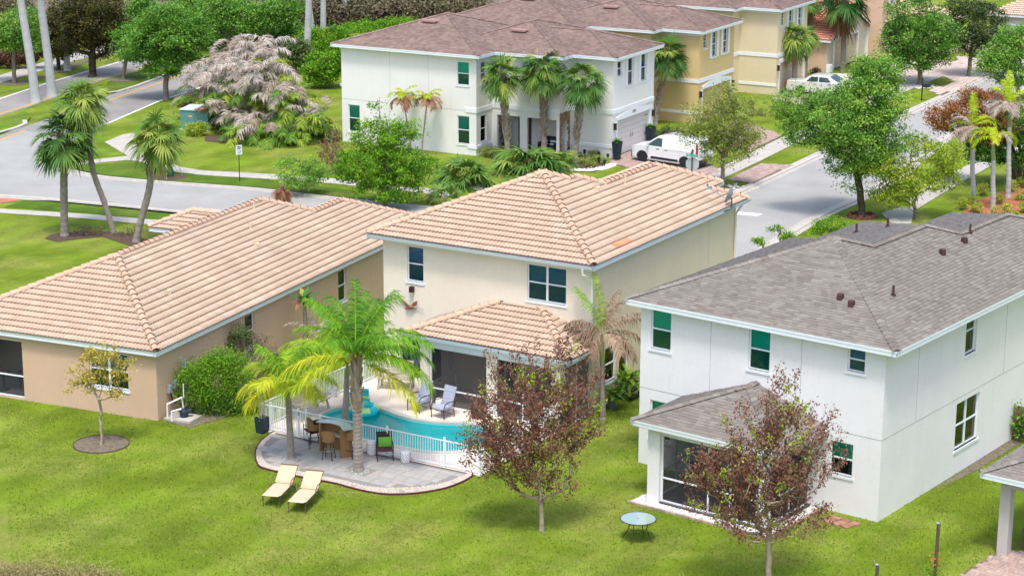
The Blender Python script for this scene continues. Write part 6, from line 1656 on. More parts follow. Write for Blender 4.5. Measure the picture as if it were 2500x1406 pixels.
# ---- the dead and green areca clump
def areca(bp_list, label):
    b0 = at(620, 318); t = thing('areca_palm_clump', (b0[0], b0[1], 0), label, 'palm clump')
    grey, green = [], []
    for (px, py, hp, nf_) in bp_list:
        b = at(px, py); h = hgt(b, hp)
        for k in range(int(nf_ * 1.35)):
            f = random.random(); hz = h * (0.15 + 0.8 * f)
            az = random.uniform(0, 6.28); el = random.uniform(0.5, 1.35)
            hub = (b[0] - b0[0] + rng.normal(0, 0.35), b[1] - b0[1] + rng.normal(0, 0.35), max(0.1, hz - 1.1))
            isg = f < 0.36 + 0.0021 * (px - 500) + rng.normal(0, 0.12)
            if isg: hub = (hub[0], hub[1] - 0.7, hub[2])
            (green if isg else grey).append((az, el, hub, random.uniform(1.5, 2.4)))
        n_ = 3
    for lst, lf, dr in ((grey, 'dead', 0.45), (green, 'areca', 0.45)):
        for az, el, hub, L in lst:
            feather_frond(az, el, L, random.uniform(1.5, 2.5), 0.62, 28, 0.06, dr + 0.25, random.uniform(0.1, 0.9), L_[lf], t, hub, curl=rng.normal(0, 0.5), label='dead grey frond' if lf == 'dead' else None)
    g = MB()
    for (px, py, hp, nf_) in bp_list:
        b = at(px, py); h = hgt(b, hp)
        for k in range(3):
            x, y = b[0] - b0[0] + rng.normal(0, 0.3), b[1] - b0[1] + rng.normal(0, 0.3); g.tube([(x, y, 0), (x + rng.normal(0, 0.1), y, h * 0.45)], [0.06, 0.04], 5)
    g.build('stem', M['bark'], t)
    return t
areca([(500, 290, 128, 25), (530, 270, 88, 32), (560, 310, 108, 35), (590, 280, 68, 38), (620, 325, 118, 38), (640, 285, 73, 38), (670, 310, 108, 38), (690, 335, 168, 35), (720, 325, 173, 35), (740, 340, 230, 32), (765, 335, 240, 22), (600, 340, 240, 25), (650, 345, 250, 25), (690, 350, 270, 22), (560, 325, 220, 22), (650, 270, 58, 25), (610, 262, 48, 19)], 'huge palm clump, dead grey fronds above and green below, beside the utility cabinet')

# ---- trees
tree('small_tree', (247, 1085), [(240, 905, 52, 48), (200, 925, 42, 38), (295, 900, 40, 42), (250, 865, 45, 26), (172, 945, 24, 18), (270, 950, 36, 24)], 'yellow', 'bark_pale', ncl=120, per=20, size=0.10, cr=0.20, trunk_r=0.055, fork=-0.2, twig=0.006, label='small sparse tree with yellowing leaves in a round bed by the tan house', hollow=0.3)
tree('bare_leaved_tree', (1322, 1296), [(1290, 1040, 150, 130), (1240, 1100, 110, 90), (1370, 1020, 95, 110), (1290, 900, 60, 60), (1370, 880, 50, 50), (1275, 850, 16, 30), (1375, 850, 16, 28), (1440, 970, 30, 66), (1205, 930, 24, 56), (1150, 1080, 36, 50), (1460, 1060, 26, 40), (1330, 1180, 90, 40)], 'redbrown', 'bark_pale', ncl=620, per=34, size=0.092, trunk_r=0.085, fork=0.12, sprout=0.42, green=('lime', 0.12), twig=0.005, label='broad tree of dry red-brown leaves standing before the pool fence', hollow=0.2, depth=0.6)
tree('bare_leaved_tree', (1877, 1432), [(1850, 1150, 140, 110), (1930, 1110, 130, 110), (1770, 1180, 95, 100), (1930, 985, 70, 62), (1990, 1050, 50, 70), (1860, 1040, 90, 70), (1730, 1150, 60, 50), (2065, 1115, 34, 16), (1880, 1270, 160, 50), (1915, 930, 20, 30), (2020, 1000, 16, 40), (1770, 1040, 20, 50), (1700, 1180, 40, 30)], 'redbrown', 'bark_pale', ncl=560, per=32, size=0.09, trunk_r=0.10, fork=0.10, sprout=0.40, green=('lime', 0.11), twig=0.005, label='open tree of dry red-brown leaves before the white house lanai', hollow=0.2, depth=0.6)
tree('street_tree', (940, 508), [(935, 400, 105, 52), (930, 330, 72, 40), (890, 285, 20, 20), (925, 275, 26, 28), (1000, 310, 42, 26), (1010, 400, 60, 40), (860, 410, 45, 40), (950, 455, 90, 34)], 'bright', 'bark', ncl=340, per=75, size=0.13, cr=0.42, trunk_r=0.13, fork=0.1, label='airy bright green tree between the bungalow and the white street house', hollow=0.35)
tree('small_street_tree', (738, 476), [(735, 425, 62, 38), (700, 402, 28, 18), (770, 410, 26, 26)], 'fresh', 'bark', ncl=80, per=60, size=0.12, cr=0.36, trunk_r=0.06, fork=0.0, label='low bushy green tree beside the small dry fan palm', hollow=0.3)
tree('small_red_tree', (812, 424), [(812, 370, 30, 34), (812, 335, 18, 20), (800, 390, 30, 18)], 'redbrown', 'bark_pale', ncl=90, per=18, size=0.10, trunk_r=0.04, fork=0.0, sprout=0.35, green=('lime', 0.1), label='small dry red-brown tree on the street lawn', hollow=0.2)
tree('street_tree', (1764, 458), [(1765, 300, 80, 58), (1715, 320, 60, 34), (1820, 335, 50, 34), (1765, 235, 42, 34), (1790, 205, 18, 18), (1770, 370, 70, 34), (1700, 260, 30, 24)], 'olive', 'bark', ncl=290, per=52, size=0.12, cr=0.42, trunk_r=0.12, fork=0.1, label='thin olive tree by the van and the street sign', hollow=0.3)
tree('street_tree', (2104, 530), [(2060, 290, 130, 80), (2130, 230, 90, 60), (1950, 250, 75, 40), (2140, 165, 62, 34), (2100, 370, 90, 60), (2165, 320, 60, 60), (1960, 320, 55, 36), (2060, 440, 40, 36), (2110, 150, 30, 22)], 'fresh', 'bark_dark', ncl=520, per=95, size=0.13, cr=0.48, trunk_r=0.2, fork=0.1, label='large spreading bright green tree over the street', hollow=0.35)
tree('street_tree', (2238, 535), [(2220, 440, 80, 40), (2290, 380, 60, 34), (2150, 400, 62, 36), (2130, 345, 30, 20), (2250, 350, 34, 22), (2180, 480, 60, 26), (2310, 440, 40, 30)], 'lime', 'bark', ncl=270, per=58, size=0.12, cr=0.40, trunk_r=0.1, fork=0.05, label='thin lime green tree beside the right sidewalk', hollow=0.3)
tree('rust_tree', (2482, 455), [(2330, 285, 66, 34), (2370, 240, 50, 26), (2420, 250, 60, 34), (2300, 300, 40, 30), (2400, 310, 80, 40)], 'rust', 'bark_dark', ncl=170, per=75, size=0.13, cr=0.4, trunk_r=0.16, fork=0.2, label='rust leaved tree behind the bright palms at the right edge', hollow=0.3)
tree('dark_tree', (2490, 452), [(2450, 360, 90, 45), (2400, 370, 60, 30), (2490, 310, 60, 60), (2380, 345, 40, 22)], 'oak', 'bark_dark', ncl=180, per=75, size=0.13, cr=0.4, trunk_r=0.16, fork=0.2, tint=(0, 0.35), label='dark green tree under the rust leaved one at the right edge', hollow=0.3)
tree('street_tree', (2246, 208), [(2245, 90, 95, 62), (2230, 30, 70, 40), (2200, 110, 60, 36), (2290, 110, 55, 44), (2240, 145, 60, 26)], 'oak', 'bark', ncl=300, per=80, size=0.17, cr=0.55, trunk_r=0.19, fork=0.1, tint=(0.1, 0.85), label='full green tree above the black mailbox', hollow=0.4)
tree('street_tree', (2365, 188), [(2385, 60, 72, 52), (2360, 20, 60, 30), (2400, 110, 52, 34), (2330, 100, 30, 28)], 'dull', 'bark', ncl=190, per=75, size=0.17, cr=0.5, trunk_r=0.17, fork=0.1, tint=(0, 0.7), label='dark dull green tree beyond the mailbox tree', hollow=0.35)
tree('street_tree', (2488, 245), [(2460, 130, 62, 44), (2490, 90, 50, 40), (2420, 160, 48, 28), (2480, 185, 50, 28)], 'fresh', 'bark', ncl=210, per=75, size=0.16, cr=0.5, trunk_r=0.17, fork=0.1, label='bright green tree at the upper right edge', hollow=0.35)
tree('boulevard_tree', (35, 203), [(45, 70, 62, 46), (10, 90, 50, 36), (80, 100, 34, 28)], 'fresh', 'bark', ncl=170, per=80, size=0.18, cr=0.55, trunk_r=0.16, fork=0.1, tint=(0.1, 0.8), label='rounded bright green tree at the far left by the reddish hedge', hollow=0.5)
tree('boulevard_tree', (143, 172), [(140, 90, 50, 38), (120, 60, 40, 30), (155, 120, 34, 22)], 'darkbrown', 'bark_dark', ncl=140, per=75, size=0.18, cr=0.55, trunk_r=0.16, fork=0.1, label='small dark olive tree between the royal palm trunks', hollow=0.4)
tree('boulevard_tree', (226, 188), [(225, 50, 80, 52), (200, 90, 50, 36), (275, 70, 52, 44), (230, 10, 80, 30), (170, 20, 50, 40), (250, 120, 42, 22)], 'darkbrown', 'bark_dark', ncl=320, per=85, size=0.18, cr=0.6, trunk_r=0.3, fork=0.05, label='big dark olive tree with forked trunk by the boulevard', hollow=0.4)
tree('boulevard_tree', (301, 198), [(330, 110, 52, 38), (320, 80, 40, 30)], 'oak', 'bark', ncl=120, per=80, size=0.17, cr=0.5, trunk_r=0.15, fork=0.1, tint=(0.3, 0.8), label='green tree on the median, left of the large one', hollow=0.4)
tree('boulevard_tree', (405, 245), [(405, 100, 85, 48), (400, 50, 70, 34), (430, 150, 60, 30), (350, 120, 50, 30), (380, 170, 40, 20), (470, 80, 50, 40)], 'oak', 'bark', ncl=380, per=95, size=0.17, cr=0.52, trunk_r=0.2, fork=0.1, tint=(0.25, 0.85), label='large dense green tree at the boulevard beside the dead palm clump', hollow=0.5)
for i, (bp, bl, lf, lab) in enumerate((
    ((560, 130), [(560, 50, 60, 40), (530, 20, 60, 30)], 'oak', 'green tree top above the dead palm clump'),
    ((650, 125), [(650, 40, 55, 36), (690, 20, 50, 30)], 'oak', 'green tree beyond the dead palm clump, right of centre'),
    ((480, 120), [(480, 20, 50, 40)], 'oak', 'green tree top behind the large boulevard tree'),
    ((20, 100), [(30, 20, 50, 22)], 'brush', 'brownish tree at the top left corner'),
    ((720, 180), [(722, 130, 34, 26)], 'dull', 'grey-green shrubby tree right of the dead palm clump'))):
    tree('background_tree', bp, bl, lf, 'bark', ncl=150, per=60, size=0.2, cr=0.6, trunk_r=0.2, fork=0.1, tint=(0.3, 0.8), label=lab, hollow=0.4)
# background brush and hedges
shrub('brush', [(x, 50 + 16 * math.sin(x * .07), 26, 44, dy) for x in range(700, 1180, 26) for dy in (0, 8)], (900, 62), 'brush', 52000, 0.28, kind='stuff', lump=0.9, hollow=0.3)
shrub('brush', [(x, 12, 30, 26, dy) for x in range(-20, 760, 30) for dy in (10, 25)], (400, 30), 'brush', 20000, 0.35, kind='stuff', lump=0.9, hollow=0.3)
shrub('undergrowth', [(x, y, 24, 22, 0) for x, y in ((470, 60), (500, 95), (430, 30), (520, 40), (600, 60), (640, 90), (690, 70), (560, 90), (740, 90), (600, 25), (680, 35), (330, 40), (350, 20))], (560, 110), 'oak', 22000, 0.26, kind='stuff', lump=0.9, hollow=0.3, tint=(0.2, 0.8))
for i, (bp, bl, lab) in enumerate((((790, 215), [(790, 165, 44, 36), (820, 150, 30, 30), (770, 185, 30, 26)], 'bright green shrub mass beside the left wall of the white street house'), ((810, 130), [(800, 100, 60, 30), (850, 85, 50, 18), (760, 110, 40, 30)], 'green hedge running behind the white street house'), ((960, 75), [(900, 70, 60, 14), (980, 62, 60, 12)], 'bright green growth along the brown roof edge'))):
    shrub('shrub', bl, bp, 'bright', 9000, 0.17, lab, lump=0.5, tint=(0.1, 0.8))
shrub('hedge', [(x, 145 - x * 0.1, 18, 16) for x in range(-10, 95, 12)], (40, 168), 'hedge', 9000, 0.16, 'clipped reddish hedge behind the boulevard sidewalk', 'hedge', lump=0.3)
shrub('hedge', [(x, 258, 14, 10) for x in range(452, 520, 11)], (480, 262), 'hedge', 3000, 0.13, 'small reddish hedge behind the green cabinets', 'hedge', lump=0.25)
shrub('shrub', [(478, 318, 24, 14), (500, 312, 16, 12)], (480, 332), 'lime', 2600, 0.11, 'yellow-green shrub before the green utility cabinet', lump=0.25)
# by the tan house
shrub('shrub', [(525, 930, 58, 56), (468, 935, 34, 42), (582, 903, 34, 36), (604, 958, 30, 38), (500, 985, 36, 22), (562, 985, 44, 26), (540, 878, 34, 24)], (520, 1008), 'bright', 22000, 0.075, 'big glossy bright green shrub against the tan wall', lump=0.42, tint=(0.15, 0.85), hollow=0.7, depth=0.7)
shrub('shrub', [(441, 930, 14, 18)], (441, 975), 'bright', 700, 0.07, 'small green shrub between the big one and the electric boxes', lump=0.15)
tree('twiggy_shrub', (625, 925), [(600, 830, 52, 34), (640, 850, 40, 26), (580, 815, 26, 20)], 'brush', 'bark_pale', ncl=120, per=12, size=0.08, cr=0.25, trunk_r=0.03, fork=-0.3, twig=0.007, cat='shrub', label='leafless twiggy shrub against the tan wall', hollow=0.2)
shrub('shrub', [(585, 812, 24, 18), (560, 835, 18, 16)], (606, 935), 'dull', 1500, 0.08, 'dark spiky shrub under the tan house window', lump=0.2)
shrub('shrub', [(640, 960, 22, 26), (655, 990, 20, 16)], (650, 1003), 'lime', 1600, 0.06, 'thin weedy shrub beside the pool fence corner', lump=0.2)
def broad_leaf(az, el, L, W, tint, lm, parent, hub, bend=0.9, name='leaf', label=None):
    K = 6; P = [np.array(hub, float)]; h = np.array([math.cos(az), math.sin(az), 0.0]); s = np.array([-h[1], h[0], 0.0]); V = []; F = []
    for k in range(K + 1):
        e = el - bend * (k / K); w = W * math.sin(math.pi * min(1, 0.08 + 0.9 * k / K)) ** 0.7 / 2
        up = np.array([0, 0, 1.0]) * math.cos(e) - h * math.sin(e)
        V += [P[-1] + s * w + up * w * 0.3, P[-1], P[-1] - s * w + up * w * 0.3]
        P.append(P[-1] + (h * math.cos(e) + np.array([0, 0, math.sin(e)])) * L / K)
    for k in range(K):
        a = 3 * k; F += [(a, a + 1, a + 4, a + 3), (a + 1, a + 2, a + 5, a + 4)]
    return obj(name, new_mesh(V, F, lm, None, np.full(len(F), tint)), parent, label=label)
b = at(746, 874); hb = hgt(b, 735)
t = thing('banana_plant', (b[0], b[1], 0), 'banana-like plant with broad green leaves and brown torn ones under the tan eave', 'plant')
g = MB(); g.tube([(0, 0, 0), (0.03, 0, hb * .5), (0, 0, hb)], [0.12, 0.1, 0.06], 8); g.build('stem', M['bark'], t)
for k in range(9): broad_leaf(k * 2.4 + 1.0, 1.35 - 0.12 * k, random.uniform(0.6, 0.85), 0.24, random.uniform(0, 0.6) if k != 3 else 1.0, L_['banana'], t, (0, 0, hb - 0.05), 0.7)
for k in range(6): broad_leaf(k * 1.05, 0.5, 0.75, 0.2, random.random(), L_['brownfan'], t, (0, 0, hb - 0.1), 2.0, label='torn brown leaf')
for k in range(3): feather_frond(D2(60 + 50 * k), 0.9, 1.6, 1.4, 0.3, 30, 0.03, 0.5, 0.6, L_['dead'], t, (0.5, -0.3, hb * .4), label='dry frond')
# foreground of the grey roof
for i, (bp, bl, lab) in enumerate((((2020, 640), [(2025, 548, 44, 22), (2000, 570, 30, 18), (2060, 560, 24, 18)], 'bright green bush top showing beyond the grey roof'), ((1900, 660), [(1892, 560, 16, 10), (1925, 578, 20, 8)], 'thin green branches beyond the grey roof, left of the bush'), ((1865, 680), [(1850, 588, 14, 7)], 'lone green twig beyond the left end of the grey roof'))):
    tree('garden_tree', bp, bl, 'bright', 'bark', ncl=(60, 26, 10)[i], per=40, size=0.09, cr=0.24, trunk_r=0.05, fork=0.0, label=lab, hollow=0.2, twig=0.008)
shrub('shrub', [(668, 895, 26, 22), (700, 880, 24, 20)], (680, 905), 'dull', 3000, 0.08, 'dark green shrub between the tan house wall and the pool palms', lump=0.3)
shrub('dry_grass', [(x, 1402 + 0.05 * x - 8, 30, 6) for x in range(-40, 300, 34)], (150, 1412), 'hay', 5000, 0.13, kind='stuff', lump=0.5, hollow=0.2, elong=7)
# croton bed at the right
sheet('mulch_bed', [(2352, 520), (2370, 495), (2440, 470), (2500, 455), (2560, 440), (2560, 560), (2500, 560), (2400, 540)], 0.03, M['mulch_red'])
ORD = ['first', 'second', 'third', 'fourth', 'fifth', 'sixth', 'seventh', 'eighth', 'ninth', 'tenth', 'eleventh', 'last']
for i, (x, y) in enumerate(sorted(((2385, 520), (2400, 478), (2440, 500), (2470, 470), (2490, 490), (2460, 525), (2500, 520), (2430, 530), (2370, 500), (2500, 460), (2350, 512), (2480, 545)))):
    shrub('croton', [(x, y - 14, 13, 13)], (x, y), 'lime', 420, 0.10, 'yellow-green croton in the red mulch bed, %s from the left' % ORD[i], 'shrub', 'crotons in the red mulch bed', lump=0.2, tint=(0.3, 1.0))
shrub('shrub', [(2490, 425, 22, 20)], (2492, 445), 'dull', 1500, 0.1, 'olive shrub at the right edge beside the dark tree', lump=0.25)
# beds with shrubs round the street houses
sheet('garden_bed', [(1180, 372), (1200, 358), (1345, 372), (1490, 398), (1490, 408), (1450, 420), (1390, 417), (1330, 400), (1200, 388)], 0.03, M['mulch'])
shrub('shrub', [(x, 372, 16, 11) for x in range(1185, 1240, 12)], (1205, 384), 'olive', 2600, 0.09, 'low olive hedge under the porch window of the white street house', 'hedge', lump=0.2)
for i, (x, y) in enumerate(sorted(((1412, 392), (1430, 400), (1448, 386), (1462, 396), (1440, 408), (1476, 400), (1395, 388), (1375, 398)))):
    shrub('shrub', [(x, y - 8, 13, 10)], (x, y), 'olive', 500, 0.09, 'low green shrub in the pebble bed, %s from the left' % ORD[i], 'shrub', 'low shrubs in the pebble bed', lump=0.18)
pb = [at(*p)[:2] for p in ip([(1345, 412), (1400, 418), (1450, 418), (1485, 410), (1495, 403)], 6)]
def pfb():
    k = random.randrange(len(pb) - 1); f = random.random(); p = pb[k] * (1 - f) + pb[k + 1] * f; return (p[0] + rng.normal(0, 0.12), p[1] + abs(rng.normal(0, 0.35)))
stones('pebble_edging', pfb, 900, mat('white_rocks', [(0.75, 0.75, 0.78), (0.6, 0.62, 0.66), (0.85, 0.85, 0.86)], 0.8), 0.04, 0.09)
for (cx, cy, x0, x1) in ((2247, 212, 0, 0), (1770, 460, 0, 0), (2370, 190, 0, 0)):
    c0 = at(cx, cy)[:2]
    stones('pebble_ring', lambda: (c0[0] + rng.normal(0, 0.5), c0[1] + rng.normal(0, 0.45)), 300, mat('pale_rocks', [(0.7, 0.66, 0.62), (0.55, 0.5, 0.48)], 0.8), 0.05, 0.1)
for bl, bp, lf, lab in (([(1610, 330, 40, 12), (1640, 322, 30, 12)], (1625, 340), 'dull', 'low shrubs at the foot of the yellow street house'), ([(1800, 250, 46, 16), (1840, 262, 40, 16), (1880, 268, 30, 12)], (1840, 282), 'olive', 'rough shrub bed before the pale yellow house'), ([(1830, 205, 30, 14)], (1830, 222), 'olive', 'feathery shrub against the pale yellow wall'), ([(2010, 150, 10, 12)], (2010, 168), 'hedge', 'small dark red shrub before the red roofed house'), ([(1990, 178, 10, 8)], (1990, 187), 'hedge', 'round grey-red shrub in the white stone bed'), ([(2125, 120, 14, 10), (2118, 105, 10, 12)], (2122, 135), 'dull', 'clipped shrub between the beige and peach houses'), ([(1905, 345 - 60, 5, 5)], (1905, 292), 'bright', 'tuft of green by the driveway')):
    shrub('shrub', bl, bp, lf, 2500 if len(bl) > 1 else 900, 0.11, lab, lump=0.25)
sheet('white_stone_bed', [(1960, 205), (1955, 185), (2020, 180), (2070, 180), (2100, 195), (2080, 215), (2020, 222)], 0.02, mat('white_stones_bed', (0.6, 0.57, 0.54), 0.9, 12, 0.35, 0.8, 30))
# mulch rings and beds
def ring(name, c_px, rx, ry_, mt, z=0.025):
    c = at(*c_px); V = [(c[0] + rx * math.cos(a) * random.uniform(.93, 1.07), c[1] + ry_ * math.sin(a) * random.uniform(.93, 1.07), z) for a in np.linspace(0, 2 * math.pi, 26)[:-1]]
    return obj(name, new_mesh(V, [tuple(range(25))], mt), kind='structure')
ring('tree_bed', (247, 1084), 1.0, 1.0, M['soil'], 0.02)
g = MB(); c = at(247, 1084); pts = [(c[0] + 1.0 * math.cos(a), c[1] + 1.0 * math.sin(a), 0.02) for a in np.linspace(0, 2 * math.pi, 33)]; g.tube(pts, 0.025, 4, cap=False); o = g.build('bed_edging', M['mulch']); tag(o, 'dark thin edging ring round the small yellowing tree', 'edging')
sheet('palm_bed', [(108, 582), (125, 572), (200, 563), (290, 566), (345, 578), (365, 592), (350, 606), (312, 598), (250, 578), (190, 584), (140, 590)], 0.02, M['mulch'])
tufts = [(180, 572), (210, 568), (235, 572), (300, 575), (320, 570)]
shrub('weeds', [(x, y - 6, 16, 8) for x, y in tufts], (240, 574), 'brush', 1500, 0.07, kind='stuff', lump=0.25)
ring('tree_bed', (416, 433), 0.95, 0.9, M['mulch']); ring('tree_bed', (300, 199), 1.0, 1.0, M['soil'], 0.12); ring('tree_bed', (35, 204), 1.1, 1.1, M['soil']); ring('tree_bed', (143, 173), 1.1, 1.1, M['soil'])
sheet('shrub_bed', [(400, 1025), (440, 995), (560, 900), (620, 880), (650, 930), (640, 985), (560, 1015), (460, 1045)], 0.015, M['soil'])
sheet('clump_bed', [(500, 335), (540, 325), (700, 340), (800, 335), (800, 352), (700, 356), (560, 350), (500, 345)], 0.02, M['mulch'])
sheet('wall_bed', [(2142, 1280), (2392, 1124), (2480, 1060), (2500, 1052), (2500, 1075), (2380, 1150), (2240, 1230)], 0.01, M['grass'])
sheet('side_bed', [(2270, 1200), (2480, 1062), (2520, 1055), (2500, 1075), (2380, 1150)], 0.014, M['soil'])
sheet('dry_edge', [(-80, 1362), (60, 1375), (160, 1392), (260, 1404), (300, 1430), (-80, 1480)], 0.012, M['drygrass'])
sheet('far_scrub_ground', [(-300, 60), (500, 60), (800, 75), (1100, 70), (1300, 60), (1300, -120), (-300, -120)], 0.006, M['soil'])
# ------------------------------------------------------------------ pool, deck, patio
_a = R(30.6); BU = np.array([math.cos(_a), -math.sin(_a), 0]); BV = np.array([math.sin(_a), math.cos(_a), 0]); BO = np.array([B.location.x, B.location.y, 0.0])
def bw(x, y, z=0.0): return BO + BU * x + BV * y + np.array([0, 0, z])
def bl(p): d = np.array([p[0], p[1], 0]) - BO; return (float(d @ BU), float(d @ BV))
BRZ = -_a
from mathutils.geometry import tessellate_polygon
PW = [(720, 518), (760, 486), (850, 447), (950, 428), (1050, 424), (1180, 420), (1300, 430), (1400, 458), (1500, 498), (1600, 530), (1750, 562), (1900, 582), (2100, 594), (2300, 602), (2460, 640), (2530, 720), (2500, 800), (2400, 850), (2250, 884), (2120, 898), (2000, 901), (1850, 893), (1700, 868), (1550, 838), (1400, 806), (1250, 778), (1120, 752), (1000, 715), (880, 665), (780, 610), (725, 562)]
pool = [at(620 + x / 4.393, 900 + y / 4.393, 0.0)[:2] for x, y in ip(PW + [PW[0]], 3)[:-1]]
def grow(P, d):
    c = np.mean(P, axis=0); out_ = []
    for i in range(len(P)):
        t = P[(i + 1) % len(P)] - P[i - 1]; n = np.array([t[1], -t[0]]); n /= np.linalg.norm(n)
        if (P[i] - c) @ n < 0: n = -n
        out_.append(P[i] + n * d)
    return out_
def holed(outer, hole, z):
    polys = [[Vector((p[0], p[1], z)) for p in outer], [Vector((p[0], p[1], z)) for p in hole]]
    tri = tessellate_polygon(polys); V = [tuple(p) for q in polys for p in q]
    fs = []
    for t in tri:
        a, b, c = [np.array(V[i][:2]) for i in t]
        fs.append(tuple(t) if (b[0] - a[0]) * (c[1] - a[1]) - (b[1] - a[1]) * (c[0] - a[0]) > 0 else tuple(t[::-1]))
    return V, fs
# replace the ground sheet by one with the pool cut out
gobj = bpy.data.objects['ground']
v, f = holed([(-700, -60), (700, -60), (700, 1500), (-700, 1500)], grow(pool, 0.1), 0.0)
gobj.data = new_mesh(v, f, M['grass'])
deck_poly = [tuple(bw(x, y)[:2]) for x, y in ((-9.78, -7.66), (-0.22, -7.66), (-0.22, 0.40), (-9.78, 0.40))]
v, f = holed(deck_poly, grow(pool, 0.25), 0.05)
obj('pool_deck', new_mesh(v, f, M['concrete_pool']), kind='structure')
g = MB()
for i in range(4):
    a, b = deck_poly[i], deck_poly[(i + 1) % 4]; g.add([(a[0], a[1], 0), (b[0], b[1], 0), (b[0], b[1], 0.05), (a[0], a[1], 0.05)], [(0, 1, 2, 3)])
g.build('pool_deck_edge', M['concrete_pool'], kind='structure')
P = thing('swimming_pool', (pool[0][0], pool[0][1], 0), 'kidney shaped turquoise swimming pool behind the white picket fence', 'pool')
O = np.array([pool[0][0], pool[0][1]])
g1, g2 = grow(pool, 0.25), pool; n = len(pool)
V, F_ = [], []
for i in range(n):
    for q, z_ in ((g1[i], 0.045), (g1[i], 0.075), (g2[i], 0.075), (g2[i], -0.02)): V.append((q[0] - O[0], q[1] - O[1], z_))
for i in range(n):
    a, b = 4 * i, 4 * ((i + 1) % n)
    for k in range(3): F_.append((a + k, b + k, b + k + 1, a + k + 1))
obj('coping', new_mesh(V, F_, M['coping']), P)
M['pool_wall'] = mat('pool_plaster', (0.16, 0.66, 0.68), 0.7, 1.5, 0.06)
V, F_ = [], []
cx = np.mean(pool, axis=0)
lx = [bl(p)[0] for p in pool]
def dep(p):
    return -0.95 - 0.55 * max(0, min(1, (-3.5 - bl(p)[0]) / 4.0))
for i in range(n):
    q = pool[i]; c2 = q + (cx - q) * 0.12
    V += [(q[0] - O[0], q[1] - O[1], 0.0), (q[0] - O[0], q[1] - O[1], -0.15), (c2[0] - O[0], c2[1] - O[1], dep(q))]
for i in range(n):
    a, b = 3 * i, 3 * ((i + 1) % n); F_ += [(a, a + 1, b + 1, b), (a + 1, a + 2, b + 2, b + 1)]
poly = [Vector((V[3 * i + 2][0], V[3 * i + 2][1], 0)) for i in range(n)]
for t in tessellate_polygon([poly]): F_.append(tuple(3 * i + 2 for i in t))
obj('basin', new_mesh(V, F_, M['pool_wall']), P)
wm = bpy.data.materials.new('pool_water'); wm.use_nodes = True
N = wm.node_tree.nodes; L = wm.node_tree.links; N.remove(N['Principled BSDF'])
t_ = N.new('ShaderNodeBsdfTransparent'); t_.inputs[0].default_value = (0.20, 0.80, 0.84, 1)
g_ = N.new('ShaderNodeBsdfGlossy'); g_.inputs['Roughness'].default_value = 0.04
fr = N.new('ShaderNodeFresnel'); fr.inputs['IOR'].default_value = 1.33
tc = N.new('ShaderNodeTexCoord'); nz = N.new('ShaderNodeTexNoise'); nz.inputs['Scale'].default_value = 3.5; nz.inputs['Detail'].default_value = 3; L.new(tc.outputs['Object'], nz.inputs[0])
bp = N.new('ShaderNodeBump'); bp.inputs['Strength'].default_value = 0.35; bp.inputs['Distance'].default_value = 0.1; L.new(nz.outputs[0], bp.inputs['Height'])
L.new(bp.outputs[0], fr.inputs['Normal']); L.new(bp.outputs[0], g_.inputs['Normal'])
mx = N.new('ShaderNodeMixShader'); L.new(fr.outputs[0], mx.inputs[0]); L.new(t_.outputs[0], mx.inputs[1]); L.new(g_.outputs[0], mx.inputs[2]); L.new(mx.outputs[0], N['Material Output'].inputs['Surface'])
poly = [Vector((p[0] - O[0], p[1] - O[1], 0)) for p in pool]
obj('water', new_mesh([(p.x, p.y, -0.06) for p in poly], [t if (Vector(poly[t[1]] - poly[t[0]]).cross(poly[t[2]] - poly[t[0]])).z > 0 else t[::-1] for t in [tuple(q) for q in tessellate_polygon([poly])]], wm), P)
# patio outside the fence
def zp(x, y): return at(620 + x / 4.393, 900 + y / 4.393)
outer = [zp(x, y)[:2] for x, y in ip([(215, 680), (100, 760), (30, 850), (14, 930), (30, 1010), (70, 1060), (200, 1100), (330, 1130), (560, 1180), (750, 1212), (900, 1243), (1130, 1305), (1400, 1350), (1700, 1345), (2000, 1300), (2200, 1235), (2330, 1165), (2345, 1125)], 4)]
inner = [zp(x, y)[:2] for x, y in ip([(250, 688), (150, 770), (90, 850), (78, 920), (110, 990), (200, 1045), (370, 1082), (560, 1120), (780, 1165), (1000, 1213), (1250, 1268), (1500, 1282), (1800, 1268), (2050, 1225), (2200, 1172), (2315, 1118)], 4)]
M['paver_patio'] = mat('travertine_paver', [(0.32, 0.315, 0.31), (0.37, 0.36, 0.35), (0.41, 0.385, 0.365), (0.35, 0.345, 0.345), (0.40, 0.36, 0.335)], 0.85, 4, 0.10, 0.2, 30)
t1, t2 = at(875, 1152), at(711, 1120)
inv = lambda P_: [(_M @ (np.array([p[0], p[1], 0]) - CAM)) for p in P_]
px_inner = [(c[0] / c[2] * FPX + 1250, c[1] / c[2] * FPX + 703) for c in inv(inner)]
px_close = [(c[0] / c[2] * FPX + 1250, c[1] / c[2] * FPX + 703) for c in inv([bw(-0.3, -7.72), bw(-9.3, -7.72)])]
pavers('paver_patio', px_inner + px_close, M['paver_patio'], 0.45, 0.45, 0.05, 300, ang=BRZ, gap=0.011, holes=((t1[0], t1[1], 0.42), (t2[0], t2[1], 0.33)), tile2=((0.3, 0.45, 0.6), (0.3, 0.45)), bedm=mat('paver_joint_sand', (0.25, 0.24, 0.23), 0.95))
sheet('gravel_band', [tuple(p) for p in outer] + [tuple(p) for p in inner[::-1]], 0.03, M['gravel_base'], world=True)
def gfn():
    k = random.randrange(len(inner) - 1); k2 = int(k * (len(outer) - 1) / (len(inner) - 1)); f = random.random()
    a = inner[k] * (1 - f) + inner[k + 1] * f; b = outer[k2] * (1 - f) + outer[k2 + 1] * f; h = random.random(); p = a * h + b * (1 - h); return (p[0], p[1])
